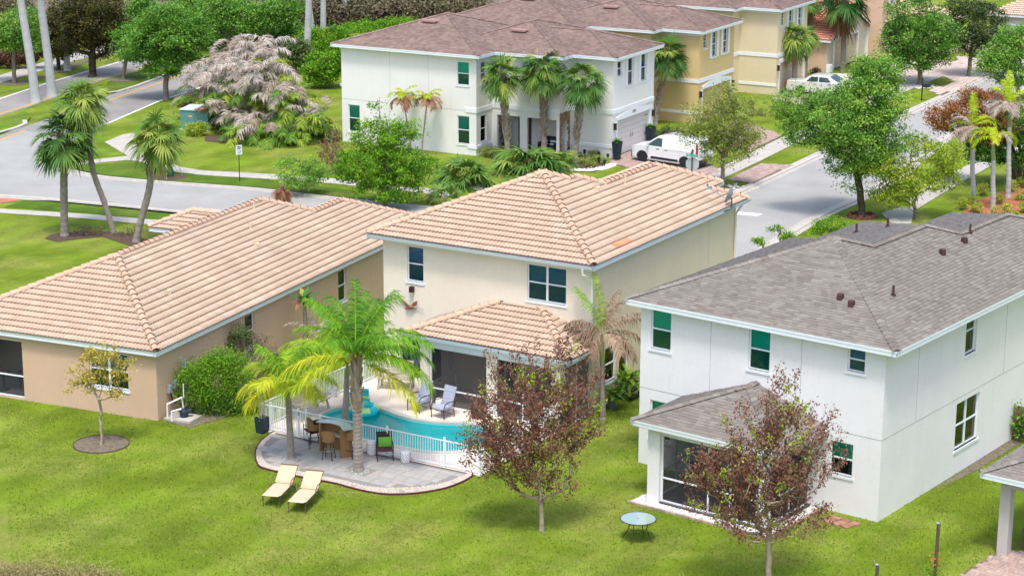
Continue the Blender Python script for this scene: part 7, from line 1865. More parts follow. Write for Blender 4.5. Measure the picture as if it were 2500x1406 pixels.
stones('gravel', gfn, 7000, M['gravel'], 0.018, 0.035, z=0.035)
strip('patio_edging', [tuple(p) for p in outer], 0.05, 0.06, mat('dark_red_edging', (0.10, 0.025, 0.03), 0.7), world=True, h=0.06)
for c0, r_, lab in ((t1, 0.4, 'a'), (t2, 0.3, 'b')):
    stones('blue_pebbles', (lambda c0=c0, r_=r_: (lambda a, q: (c0[0] + q * math.cos(a), c0[1] + q * math.sin(a)))(random.random() * 6.28, r_ * math.sqrt(random.uniform(.15, 1)))), 260, mat('blue_green_pebbles_' + lab, [(0.35, 0.45, 0.45), (0.5, 0.6, 0.58), (0.65, 0.7, 0.68), (0.3, 0.3, 0.3)], 0.7), 0.02, 0.04, z=0.03)
# ---- picket fence
fence = thing('picket_fence', tuple(bw(-9.72, -7.6)), 'white metal picket fence with gate round the pool deck', 'fence', rz=BRZ)
pk = MB(); pk.bx(-0.009, 0.009, -0.009, 0.009, 0, 0.94); pkm = pk.mesh(M['white'])
po = MB(); po.bx(-0.03, 0.03, -0.03, 0.03, 0, 1.08); po.bx(-0.036, 0.036, -0.036, 0.036, 1.08, 1.10); pom = po.mesh(M['white'])
def run(x0, y0, x1, y1, posts, z=0.05):
    L_0 = math.hypot(x1 - x0, y1 - y0); d = ((x1 - x0) / L_0, (y1 - y0) / L_0)
    g = MB(); an = math.atan2(d[1], d[0])
    for zz in (0.08, 0.98): g.box(((x0 + x1) / 2, (y0 + y1) / 2, z + zz), (L_0, 0.035, 0.035), 0, rz=an)
    g.build('rail', M['white'], fence)
    k = int(L_0 / 0.105)
    for i in range(1, k):
        s_ = L_0 * i / k
        if any(abs(s_ - p) < 0.05 for p in posts): continue
        obj('picket', pkm, fence, (x0 + d[0] * s_, y0 + d[1] * s_, z + 0.05))
    for p in posts: obj('post', pom, fence, (x0 + d[0] * p, y0 + d[1] * p, z))
W_, D_ = 9.44, 7.9
run(0, 0, W_, 0, [0, 0.42, 1.7, 2.05, 5.6, 8.0, W_])
run(0, 0, 0, D_, [2.2, 4.4, 6.6])
run(W_, 0, W_, 5.2, [2.4, 5.2])
g = MB(); g.box((1.73, -0.02, 0.95), (0.05, 0.07, 0.12)); g.build('gate_latch', M['grey_metal'], fence)

def place(name, x, y, label, cat, rz=0.0, group=None, z=0.05, world=False):
    p = np.array([x, y, z]) if world else bw(x, y, z)
    return thing(name, (p[0], p[1], z), label, cat, group, (0 if world else BRZ) + rz)
def px(x, y, z=0.0): p = at(x, y, z); return p[0], p[1]
M['cush'] = mat('blue_grey_cushion', (0.36, 0.39, 0.50), 0.95, 6, 0.08, 0.3, 20)
M['beige'] = mat('beige_cushion', (0.60, 0.46, 0.32), 0.9, 5, 0.04, 0.2, 20)
M['wicker'] = mat('brown_wicker', (0.30, 0.17, 0.075), 0.8, 50, 0.35, 0.6, 90)
M['bench'] = mat('taupe_resin', (0.44, 0.38, 0.31), 0.7, 5, 0.06)
M['ceramic'] = mat('white_ceramic', (0.75, 0.76, 0.78), 0.25, 20, 0.06)
# gray cushioned armchairs
def armchair(x, y, rz, label):
    t = place('patio_armchair', x, y, label, 'chair', rz, 'grey cushioned patio chairs')
    for s in (-1, 1):
        g = MB(); g.tube([(s * 0.31, 0.30, 0), (s * 0.31, 0.27, 0.3), (s * 0.31, 0.36, 0.62)], 0.017, 6); g.tube([(s * 0.31, -0.30, 0), (s * 0.31, -0.31, 0.42), (s * 0.31, -0.24, 0.57), (s * 0.31, -0.05, 0.63), (s * 0.31, 0.32, 0.60)], 0.018, 6)
        g.tube([(s * 0.31, -0.30, 0.36), (s * 0.31, 0.29, 0.32)], 0.015, 6); g.build('frame', M['metal_dark'], t)
    g = MB(); g.tube([(-0.31, -0.29, 0.34), (0.31, -0.29, 0.34)], 0.016, 6); g.tube([(-0.31, 0.2, 0.12), (0.31, 0.2, 0.12)], 0.012, 6); g.build('stretcher', M['metal_dark'], t)
    # tufted cushions
    for nm, o0, ax1, ax2, nx, ny, w, l in (('seat_cushion', (0, -0.30, 0.40), (1, 0, 0), (0, 1, -0.08), 16, 16, 0.54, 0.56), ('back_cushion', (0, 0.22, 0.38), (1, 0, 0), (0, 0.34, 0.94), 16, 24, 0.54, 0.78)):
        a1 = Vector(ax1); a2 = Vector(ax2).normalized(); nn = a1.cross(a2); V, F_ = [], []
        if nm == 'back_cushion': nn = nn * 1
        for j in range(ny + 1):
            for i in range(nx + 1):
                u_, v_ = i / nx, j / ny
                h = 0.07 * (min(1, 6 * min(u_, 1 - u_, v_, 1 - v_)) ** 0.5) - 0.022 * (math.cos(u_ * 4 * 2 * math.pi) * 0.5 + 0.5) * (math.cos(v_ * (4 if ny == 16 else 6) * 2 * math.pi) * 0.5 + 0.5)
                p = Vector(o0) + a1 * (u_ - 0.5) * w + a2 * v_ * l + nn * (h + 0.02); V.append(tuple(p))
        for j in range(ny):
            for i in range(nx): a = j * (nx + 1) + i; F_.append((a, a + 1, a + nx + 2, a + nx + 1))
        n0 = len(V)
        for (u_, v_) in ((0, 0), (1, 0), (1, 1), (0, 1)): V.append(tuple(Vector(o0) + a1 * (u_ - 0.5) * w + a2 * v_ * l - nn * 0.02))
        F_ += [(n0, n0 + 3, n0 + 2, n0 + 1)]
        e_ = [list(range(0, nx + 1)), [j * (nx + 1) + nx for j in range(ny + 1)], [ny * (nx + 1) + nx - i for i in range(nx + 1)], [(ny - j) * (nx + 1) for j in range(ny + 1)]]
        for q in range(4): F_.append(tuple(e_[q][::-1]) + (n0 + q, n0 + (q + 1) % 4))
        obj(nm, new_mesh(V, F_, M['cush'], smooth=True), t)
    g = MB(); g.box((0, 0.44, 1.02), (0.48, 0.12, 0.2), 0, rx=-0.3); g.build('head_pillow', M['cush'], t)
    return t
armchair(-5.95, -2.75, R(-12), 'left of the two grey cushioned patio chairs before the lanai')
armchair(-4.75, -2.95, R(-8), 'right of the two grey cushioned patio chairs before the lanai')
def stool(x, y, h, label, world=True, r=0.17, z=0.05, pattern=True):
    t = place('garden_stool', x, y, label, 'stool', 0, 'white ceramic garden stools', z, world)
    g = MB(); g.lathe([(r * 0.8, 0), (r, 0.05), (r * 1.08, h * 0.5), (r, h - 0.05), (r * 0.85, h), (0.01, h + 0.005)], 18); g.build('body', M['ceramic'], t, smooth=False)
    if pattern:
        g = MB()
        for k in range(12):
            for j in range(5):
                a = 2 * math.pi * (k + 0.5 * (j % 2)) / 12; zz = 0.09 + (h - 0.18) * j / 4; rr = r * (1 + 0.08 * math.sin(math.pi * zz / h)) + 0.004
                g.box((rr * math.cos(a), rr * math.sin(a), zz), (0.008, 0.028, 0.03), 0, rz=a)
        g.build('cutout_pattern', mat('ceramic_cutouts', (0.30, 0.30, 0.32), 0.7), t)
stool(*px(1074, 1004), 0.46, 'plain white stool between the two grey chairs', pattern=False)
stool(*px(908, 1112), 0.50, 'taller white ceramic stool beside the palm trunk and the black chair')
stool(*px(990, 1131), 0.42, 'white patterned ceramic stool against the picket fence')
# pool float
t = place('pool_float', *px(889, 1003), 'turquoise and green inflatable pool float with striped back', 'float', 0.5, z=-0.06, world=True)
tq, gr = mat('turquoise_vinyl', (0.02, 0.55, 0.62), 0.25), mat('pale_green_vinyl', (0.45, 0.75, 0.30), 0.25)
g = MB()
R0, r0 = 0.42, 0.17; nu, nv = 24, 10; V, F_, mi_ = [], [], []
for i in range(nu):
    for j in range(nv):
        a, b = 2 * math.pi * i / nu, 2 * math.pi * j / nv; V.append(((R0 + r0 * math.cos(b)) * math.cos(a), (R0 + r0 * math.cos(b)) * math.sin(a), 0.13 + r0 * math.sin(b)))
for i in range(nu):
    for j in range(nv):
        F_.append((i * nv + j, ((i + 1) % nu) * nv + j, ((i + 1) % nu) * nv + (j + 1) % nv, i * nv + (j + 1) % nv)); mi_.append(1 if (i // 3) % 2 and j % 5 < 3 else 0)
obj('ring', new_mesh(V, F_, [tq, gr], mi_, smooth=True), t)
for k in range(4):
    g = MB(); g.tube([(-0.42 + 0.02 * k, 0.38, 0.30 + k * 0.13), (-0.2, 0.52, 0.32 + k * 0.13), (0.2, 0.52, 0.32 + k * 0.13), (0.42 - 0.02 * k, 0.38, 0.30 + k * 0.13)], 0.085, 9); g.build('back_tube', gr if k in (1,) else tq, t, smooth=True)
# benches
def bench(x, y, rz, w, label):
    t = place('garden_bench', x, y, label, 'bench', rz, 'taupe slatted benches')
    for i in range(5): g = MB(); g.bx(-w / 2, w / 2, -0.26 + i * 0.11, -0.165 + i * 0.11, 0.44, 0.47); g.build('seat_slat', M['bench'], t)
    for i in range(5): g = MB(); g.box((0, 0.30 + i * 0.035, 0.55 + i * 0.115), (w, 0.025, 0.105), 0, rx=-0.28); g.build('back_slat', M['bench'], t)
    for s in (-1, 1):
        g = MB(); g.tube([(s * w / 2, -0.22, 0.0), (s * w / 2 * .96, -0.05, 0.60)], 0.045, 4); g.tube([(s * w / 2, 0.36, 0), (s * w / 2 * .96, 0.20, 0.5), (s * w / 2 * .96, 0.44, 1.05)], 0.04, 4); g.box((s * w / 2, 0.02, 0.63), (0.10, 0.62, 0.04)); g.build('leg', M['bench'], t)
bench(-9.15, -5.3, R(90), 1.75, 'longer taupe garden bench along the left side of the pool fence')
bench(-8.2, -1.0, R(20), 1.3, 'shorter taupe garden bench behind the middle palm near the house')
t = place('plant_pot', *px(812, 972), 'white empty plant pot beside the left pool fence', 'pot', 0, z=0.05, world=True)
g = MB(); g.lathe([(0.13, 0), (0.18, 0.36), (0.19, 0.38), (0.165, 0.38), (0.15, 0.3)], 16); g.build('pot_body', M['ceramic'], t); g = MB(); g.lathe([(0.14, 0.29), (0.14, 0.30)], 14); g.build('soil', M['soil'], t)
def planter(x, y, label, h=0.6, w=0.42, z=0.0, cat='planter', taper=0.82, mt='navy', group=None):
    t = place('planter', x, y, label, cat, BRZ, group, z, True)
    a, b = w / 2 * taper, w / 2
    g = MB(); V = [(i * a, j * a, 0) for i, j in ((-1, -1), (1, -1), (1, 1), (-1, 1))] + [(i * b, j * b, h) for i, j in ((-1, -1), (1, -1), (1, 1), (-1, 1))] + [(i * b * .85, j * b * .85, h) for i, j in ((-1, -1), (1, -1), (1, 1), (-1, 1))] + [(i * b * .8, j * b * .8, h - .06) for i, j in ((-1, -1), (1, -1), (1, 1), (-1, 1))]
    fs = [(3, 2, 1, 0)]
    for l in range(3): fs += [(4 * l + i, 4 * l + (i + 1) % 4, 4 * l + 4 + (i + 1) % 4, 4 * l + 4 + i) for i in range(4)]
    g.add(V, fs + [(12, 13, 14, 15)]); g.build('box', M[mt], t); return t
t = planter(*px(641, 1055), 'black square planter with a thin bamboo-like plant at the pool fence corner')
C_ = rng.normal(size=(260, 3)) * np.array([0.16, 0.16, 0.35]) + np.array([0, 0, 1.15]); v, f = leaf_quads(C_, 0.09, 0.2, 2.5); obj('foliage', new_mesh(v, f, L_['lime'], None, rng.random(260)), t)
g = MB()
for k in range(8): g.tube([(rng.normal(0, .06), rng.normal(0, .06), 0.55), (rng.normal(0, .14), rng.normal(0, .14), 1.6)], 0.008, 4)
g.build('stem', M['boot'], t)
for (p, lab) in ((px(1506, 392), 'left tall black planter by the white garage door'), (px(1588, 354), 'right tall black planter by the white garage door')):
    t = planter(*p, lab, 1.15, 0.5, taper=0.62, group='tall black planters by the garage')
    for k in range(12): broad_leaf(k * 2.4, 1.2 - 0.07 * k, 0.42, 0.18, random.uniform(0.1, 0.7), L_['banana'], t, (0, 0, 1.1), 1.1)
# bar set
t = place('bar_table', *px(820, 1108), 'wicker bar counter with angled glass top on the paver patio', 'table', BRZ - R(12), z=0.05, world=True)
g = MB(); ch = [(-0.85, 0.10), (-0.30, 0.42), (0.30, 0.42), (0.85, 0.10), (0.72, -0.28), (0.22, 0.02), (-0.22, 0.02), (-0.72, -0.28)]
g.prism(ch[::-1], 1.04, 1.06); g.build('glass_top', mat('frosted_bar_glass', (0.42, 0.52, 0.52), 0.08, spec=0.7), t)
g = MB()
for i in range(8): a, b = ch[i], ch[(i + 1) % 8]; g.tube([(a[0], a[1], 1.045), (b[0], b[1], 1.045)], 0.02, 4)
g.build('top_rim', M['wicker'], t)
for nm, x, y, w, d, rz in (('side_panel', -0.62, -0.08, 0.06, 0.42, 0.4), ('side_panel', 0.62, -0.08, 0.06, 0.42, -0.4), ('front_panel', 0.0, 0.32, 0.60, 0.05, 0), ('front_panel', -0.52, 0.20, 0.6, 0.05, 0.5), ('front_panel', 0.52, 0.20, 0.6, 0.05, -0.5)):
    g = MB(); g.box((x, y, 0.52), (w, d, 1.02), 0, rz=rz); g.build(nm, M['wicker'], t)
g = MB(); g.prism([(-0.6, 0.0), (0.6, 0.0), (0.5, 0.3), (-0.5, 0.3)], 0.6, 0.62); g.build('shelf', mat('shelf_glass', (0.35, 0.43, 0.43), 0.1), t)
def barstool(x, y, rz, label):
    t = place('bar_stool', x, y, label, 'bar stool', rz, 'wicker bar stools', 0.05, True)
    g = MB(); g.lathe([(0.20, 0.66), (0.23, 0.70), (0.22, 0.77), (0.05, 0.78)], 14); g.build('seat', M['wicker'], t)
    V, F_ = [], []; K = 12
    for k in range(K + 1):
        a = math.pi * (0.0 + 1.0 * k / K); hh = 0.16 + 0.22 * math.sin(a) ** 0.8
        for (rr, zz) in ((0.23, 0.74), (0.27, 0.74 + hh)): V.append((rr * math.cos(a), rr * math.sin(a), zz))
        for (rr, zz) in ((0.245, 0.74 + hh), (0.20, 0.74)): V.append((rr * math.cos(a), rr * math.sin(a), zz))
    for k in range(K):
        for j in range(3): F_.append((4 * k + j, 4 * k + 4 + j, 4 * k + 5 + j, 4 * k + 1 + j))
    obj('backrest', new_mesh(V, F_, M['wicker']), t)
    for k in range(4): a = math.pi / 4 + k * math.pi / 2; g = MB(); g.tube([(0.15 * math.cos(a), 0.15 * math.sin(a), 0.68), (0.27 * math.cos(a), 0.27 * math.sin(a), 0)], 0.016, 5); g.build('leg', M['metal_dark'], t)
    g = MB(); g.tube([(0.22 * math.cos(a), 0.22 * math.sin(a), 0.28) for a in np.linspace(0, 2 * math.pi, 17)], 0.011, 4); g.build('foot_ring', M['metal_dark'], t)
barstool(*px(768, 1094), R(100), 'wicker bar stool at the left end of the bar')
barstool(*px(803, 1123), R(165), 'wicker bar stool in front of the bar')
barstool(*px(860, 1118), R(-130), 'wicker bar stool half behind the front palm trunk')
def sled_chair(x, y, rz, label, pillow=True):
    t = place('patio_chair', x, y, label, 'chair', rz, 'black patio chairs with green pillows', 0.05, True)
    for s in (-1, 1):
        g = MB(); g.tube([(s * 0.28, 0.32, 0.015), (s * 0.28, -0.30, 0.015), (s * 0.28, -0.30, 0.58), (s * 0.28, 0.28, 0.60), (s * 0.28, 0.32, 0.015)], 0.016, 4); g.tube([(s * 0.27, 0.20, 0.4), (s * 0.27, 0.38, 0.92)], 0.016, 4); g.build('frame', M['metal_dark'], t)
    g = MB(); g.box((0, 0, 0.39), (0.54, 0.58, 0.05)); g.build('seat', mat('plum_seat', (0.09, 0.035, 0.04), 0.8, 40, 0.3), t)
    g = MB(); g.box((0, 0.30, 0.66), (0.52, 0.03, 0.52), 0, rx=-0.3); g.build('backrest', M['black'], t)
    if pillow:
        g = MB(); V = []
        for i in range(5):
            for j in range(5):
                u_, v_ = i / 4 - .5, j / 4 - .5; V.append((u_ * 0.46, v_ * 0.34, 0.09 * (1 - (2 * u_) ** 2) * (1 - (2 * v_) ** 2) + 0.02))
        fs = [(5 * i + j, 5 * (i + 1) + j, 5 * (i + 1) + j + 1, 5 * i + j + 1) for i in range(4) for j in range(4)]; V2 = V + [(p[0], p[1], -p[2]) for p in V]
        g.add(V2, fs + [tuple(q + 25 for q in f[::-1]) for f in fs]); o = g.build('pillow', mat('lime_pillow', (0.16, 0.45, 0.06), 0.85), t, smooth=True); o.location = (0.02, 0.17, 0.58); o.rotation_euler = (R(68), 0, 0)
sled_chair(*px(940, 1123), R(8), 'black patio chair with lime green pillow, right of the front palm')
sled_chair(*px(768, 1078), R(-150), 'black patio chair with green pillow half hidden behind the bar')
# loungers
def lounger(foot, hinge, label):
    a, b = at(*foot, 0.36), at(*hinge, 0.36); d = (b - a)[:2]; an = math.atan2(d[1], d[0]) - math.pi / 2
    t = thing('sun_lounger', (a[0], a[1], 0), label, 'sun lounger', 'beige sun loungers on the grass', an)
    Ls = 1.25
    for s in (-1, 1):
        g = MB(); g.tube([(s * 0.30, 0.0, 0.33), (s * 0.30, Ls, 0.33), (s * 0.28, Ls + 0.62, 0.80)], 0.018, 5); g.tube([(s * 0.29, 0.05, 0.33), (s * 0.29, 0.02, 0.0)], 0.016, 5)
        g.tube([(s * 0.33, Ls - 0.28, 0.0), (s * 0.34, Ls - 0.30, 0.45), (s * 0.35, Ls - 0.18, 0.60), (s * 0.35, Ls + 0.25, 0.60), (s * 0.30, Ls + 0.38, 0.52)], 0.018, 5)
        g.tube([(s * 0.30, Ls + 0.05, 0.33), (s * 0.32, Ls + 0.42, 0.0)], 0.016, 5); g.build('frame', mat('bronze_frame', (0.13, 0.10, 0.08), 0.5, metal=0.2) if s < 0 else bpy.data.materials['bronze_frame'], t)
    def cushion(nm, p0, l, sl, th=0.08):
        V, F_ = [], []; nx, ny = 8, 10; ca, sa = math.cos(sl), math.sin(sl)
        for sgn in (1, -1):
            for j in range(ny + 1):
                for i in range(nx + 1):
                    u_, v_ = i / nx, j / ny; e_ = min(1, 10 * min(u_, 1 - u_, v_, 1 - v_)) ** 0.5
                    h = sgn * th / 2 * e_; y = v_ * l; V.append(((u_ - 0.5) * 0.62, p0[0] + y * ca - h * sa, p0[1] + y * sa + h * ca))
        k = (nx + 1) * (ny + 1)
        for j in range(ny):
            for i in range(nx): a_ = j * (nx + 1) + i; F_ += [(a_, a_ + 1, a_ + nx + 2, a_ + nx + 1), (k + a_, k + a_ + nx + 1, k + a_ + nx + 2, k + a_ + 1)]
        obj(nm, new_mesh(V, F_, M['beige'], smooth=True), t)
    cushion('seat_cushion', (-0.02, 0.40), Ls + 0.02, 0.0); cushion('back_cushion', (Ls + 0.02, 0.41), 0.70, 0.66)
    g = MB(); g.box((0, Ls + 0.60, 0.80), (0.62, 0.16, 0.03), 0, rx=0.66); g.build('head_sling', mat('brown_sling', (0.14, 0.09, 0.065), 0.8), t)
    return t
lounger((661, 1213), (706, 1168), 'left of the two beige sun loungers on the grass edge')
lounger((724, 1228), (766, 1184), 'right of the two beige sun loungers on the grass edge')
# wicker basket box
t = place('wicker_basket', *px(1166, 1022), 'dark brown wicker basket beside the right grey chair', 'basket', BRZ, world=True)
g = MB(); g.lathe([(0.22, 0), (0.26, 0.15), (0.25, 0.45), (0.20, 0.5), (0.02, 0.52)], 14); g.build('body', mat('dark_wicker', (0.07, 0.04, 0.03), 0.8, 40, 0.4, 0.5, 60), t)
# glass garden table on the lawn
t = place('garden_table', *px(1557, 1316), 'round glass garden table with black metal legs standing alone on the lawn', 'table', 0, z=0.0, world=True)
g = MB(); g.lathe([(0.555, 0.70), (0.56, 0.71), (0.555, 0.715), (0.01, 0.716)], 40); g.build('glass_top', mat('green_table_glass', (0.30, 0.42, 0.39), 0.04, spec=0.9, coat=0.6), t, smooth=False)
g = MB(); g.tube([(0.57 * math.cos(a), 0.57 * math.sin(a), 0.705) for a in np.linspace(0, 2 * math.pi, 49)], 0.016, 5); g.tube([(0.3 * math.cos(a), 0.3 * math.sin(a), 0.42) for a in np.linspace(0, 2 * math.pi, 25)], 0.01, 4); g.build('rim', M['metal_dark'], t)
for k in range(4):
    a = math.pi / 4 + k * math.pi / 2 + 0.3; c_, s_ = math.cos(a), math.sin(a); g = MB(); g.tube([(0.5 * c_, 0.5 * s_, 0.69), (0.34 * c_, 0.34 * s_, 0.58), (0.30 * c_, 0.30 * s_, 0.42), (0.40 * c_, 0.40 * s_, 0.15), (0.52 * c_, 0.52 * s_, 0.0)], 0.014, 5); g.build('leg', M['metal_dark'], t)
g = MB(); g.lathe([(0.025, 0.716), (0.02, 0.722)], 10); g.build('hub_cap', M['black'], t)
# fern pots
def fern(t, hub, Rm, n=26):
    for k in range(n): feather_frond(k * 2.4, 1.4 - 1.3 * k / n, Rm * random.uniform(.8, 1.15), 1.5, 0.12, 22, 0.035, 0.25, random.random(), L_['fern'], t, hub)
t = place('potted_fern', *px(1497, 997), 'bushy fern in a tall grey pot by the cream house corner', 'potted plant', 0, 'potted ferns', 0, True)
g = MB(); g.lathe([(0.16, 0), (0.22, 0.5), (0.23, 0.52), (0.18, 0.52)], 14); g.build('pot', mat('grey_pot', (0.13, 0.16, 0.19), 0.5), t); fern(t, (0, 0, 0.5), 0.62)
t = place('potted_fern', *px(1533, 972), 'larger fern in a grey box on a black stand between the two houses', 'potted plant', BRZ, 'potted ferns', 0, True)
g = MB(); g.bx(-0.28, 0.28, -0.28, 0.28, 0.40, 0.72); g.build('pot', bpy.data.materials['grey_pot'], t)
g = MB()
for i in (-1, 1):
    for j in (-1, 1): g.bx(i * 0.30 - .02, i * 0.30 + .02, j * 0.30 - .02, j * 0.30 + .02, 0, 0.55)
g.bx(-0.32, 0.32, -0.32, 0.32, 0.36, 0.395); g.bx(-0.32, 0.32, -0.32, 0.32, 0.08, 0.11); g.build('stand', M['black'], t); fern(t, (0, 0, 0.7), 0.85, 34)
# wall art
t = thing('bird_sculpture', tuple(bw(-8.32, 0.36, 3.05)), 'metal flying bird sculpture on the cream wall under the lamp', 'wall art', rz=BRZ); t.location.z = 3.05
bm_ = mat('rust_metal', (0.20, 0.10, 0.05), 0.6, 9, 0.4)
g = MB(); g.tube([(-0.25, -0.04, -0.1), (0, -0.06, 0), (0.18, -0.05, 0.02)], [0.03, 0.09, 0.04], 8); g.build('body', bm_, t)
g = MB(); g.tube([(0.16, -0.05, 0.02), (0.35, -0.05, 0.06), (0.62, -0.04, -0.03)], [0.035, 0.018, 0.012], 6); g.build('neck_and_beak', M['grey_metal'], t)
g = MB(); g.add([(-0.05, -0.05, 0.03), (-0.55, -0.05, 0.36), (-0.62, -0.05, 0.30), (-0.2, -0.05, -0.04)], [(0, 1, 2, 3)]); g.add([(-0.05, -0.03, 0.03), (-0.55, -0.03, 0.36), (-0.62, -0.03, 0.30), (-0.2, -0.03, -0.04)], [(3, 2, 1, 0)]); g.build('wing', bm_, t)
g = MB(); g.add([(0.02, -0.05, 0.03), (0.12, -0.05, 0.20), (0.32, -0.05, 0.30), (0.30, -0.05, 0.14), (0.16, -0.05, 0.02)], [(0, 1, 2, 3, 4)]); g.build('wing', bm_, t)
# satellite dish
t = thing('satellite_dish', tuple(bw(0.0, 11.4)), 'grey satellite dish with bent arm on the cream house eave', 'satellite dish', rz=BRZ); t.location.z = 5.75
g = MB(); g.tube([(0.02, 0, 0), (0.25, 0.15, 0.1), (0.2, 0.3, 0.55)], 0.03, 6); g.build('mount', M['navy'], t)
g = MB(); V = []
for i in range(3):
    for k in range(16): a = 2 * math.pi * k / 16; r = (0.01, 0.2, 0.38)[i]; V.append((r * math.cos(a), r * math.sin(a) * 0.85, 0.16 * (r / 0.38) ** 2))
g.add(V, [(i * 16 + k, i * 16 + (k + 1) % 16, (i + 1) * 16 + (k + 1) % 16, (i + 1) * 16 + k) for i in range(2) for k in range(16)]); o = g.build('dish', M['grey_metal'], t, smooth=True); o.location = (0.15, 0.42, 0.6); o.rotation_euler = (R(-20), R(-70), R(30))
g = MB(); g.tube([(0.12, 0.2, 0.45), (-0.55, -0.2, 0.95)], 0.02, 5); g.box((-0.58, -0.22, 1.0), (0.14, 0.12, 0.12)); g.build('arm', M['grey_metal'], t)
# ---- vehicles
def skin(sections, name, mt, parent, closed=True, smooth=False, tri=None):
    V, F_ = [], []; k = len(sections[0])
    for s in sections: V += s
    for i in range(len(sections) - 1):
        for j in range(k - 1): F_.append((i * k + j, i * k + j + 1, (i + 1) * k + j + 1, (i + 1) * k + j))
    F_ += [tuple(range(k)), tuple(range((len(sections) - 1) * k + k - 1, (len(sections) - 1) * k - 1, -1))]
    return obj(name, new_mesh(V, F_, mt, smooth=smooth), parent)
def car_body(parent, prof, hw, hwr, belt, mt):
    """prof: (x, z_low, z_high); the side leans in above the belt line"""
    secs = []
    for (x, zl, zh, k) in prof:
        w = hw * k; zb = min(zh, belt); wt = w - (w - hwr * k) * max(0, (zh - belt)) / 0.75
        secs.append([(x, -w * .96, zl), (x, -w, zl + 0.15 * (zb - zl)), (x, -w, zb - 0.04), (x, -w * .985, zb), (x, -wt, zh - 0.07 if zh > belt else zh - 0.02), (x, -wt + 0.13, zh), (x, 0, zh + 0.03), (x, wt - 0.13, zh), (x, wt, zh - 0.07 if zh > belt else zh - 0.02), (x, w * .985, zb), (x, w, zb - 0.04), (x, w, zl + 0.15 * (zb - zl)), (x, w * .96, zl)])
    return skin(secs, 'body', mt, parent)
def wheel(parent, x, y, r, side):
    e = bpy.data.objects.new('wheel', None); link(e, parent); e.location = (x, y, r)
    g = MB(); V = []
    prof = [(r * 0.62, -0.10), (r * 0.9, -0.11), (r, -0.08), (r, 0.08), (r * 0.9, 0.11), (r * 0.62, 0.10)]
    for rr, w in prof:
        for k in range(20): a = 2 * math.pi * k / 20; V.append((rr * math.cos(a), w, rr * math.sin(a)))
    g.add(V, [(i * 20 + k, (i + 1) * 20 + k, (i + 1) * 20 + (k + 1) % 20, i * 20 + (k + 1) % 20) for i in range(5) for k in range(20)]); g.build('tyre', M['rubber'], e)
    g = MB(); V = [(0, side * 0.09, 0)]
    for rr, w in ((r * 0.25, 0.1), (r * 0.55, 0.07), (r * 0.64, 0.10)):
        for k in range(20): a = 2 * math.pi * k / 20; V.append((rr * math.cos(a), side * (w - (0.02 if k % 4 == 0 and 0.2 < rr / r < 0.6 else 0)), rr * math.sin(a)))
    fs = [(0, 1 + k, 1 + (k + 1) % 20) for k in range(20)] + [(1 + i * 20 + k, 1 + (i + 1) * 20 + k, 1 + (i + 1) * 20 + (k + 1) % 20, 1 + i * 20 + (k + 1) % 20) for i in range(2) for k in range(20)]
    g.add(V, fs)
    for k in range(5): a = 2 * math.pi * k / 5; g.box((r * 0.42 * math.cos(a), side * 0.095, r * 0.42 * math.sin(a)), (r * 0.16, 0.012, r * 0.12), 1, ry=-a)
    g.build('rim', [mat('silver_rim', (0.55, 0.56, 0.58), 0.35, metal=0.5), M['black']], e)
def quads(parent, name, mt, L0, off=0.0):
    g = MB()
    for q in L0: g.add(q, [tuple(range(len(q)))])
    return g.build(name, mt, parent)
carwhite = mat('white_car_paint', (0.78, 0.80, 0.82), 0.25, coat=0.5); carsilver = mat('pale_silver_car_paint', (0.66, 0.67, 0.66), 0.28, metal=0.15, coat=0.5)
carglass = mat('car_window', (0.025, 0.05, 0.055), 0.05, spec=0.9); blk = M['black']
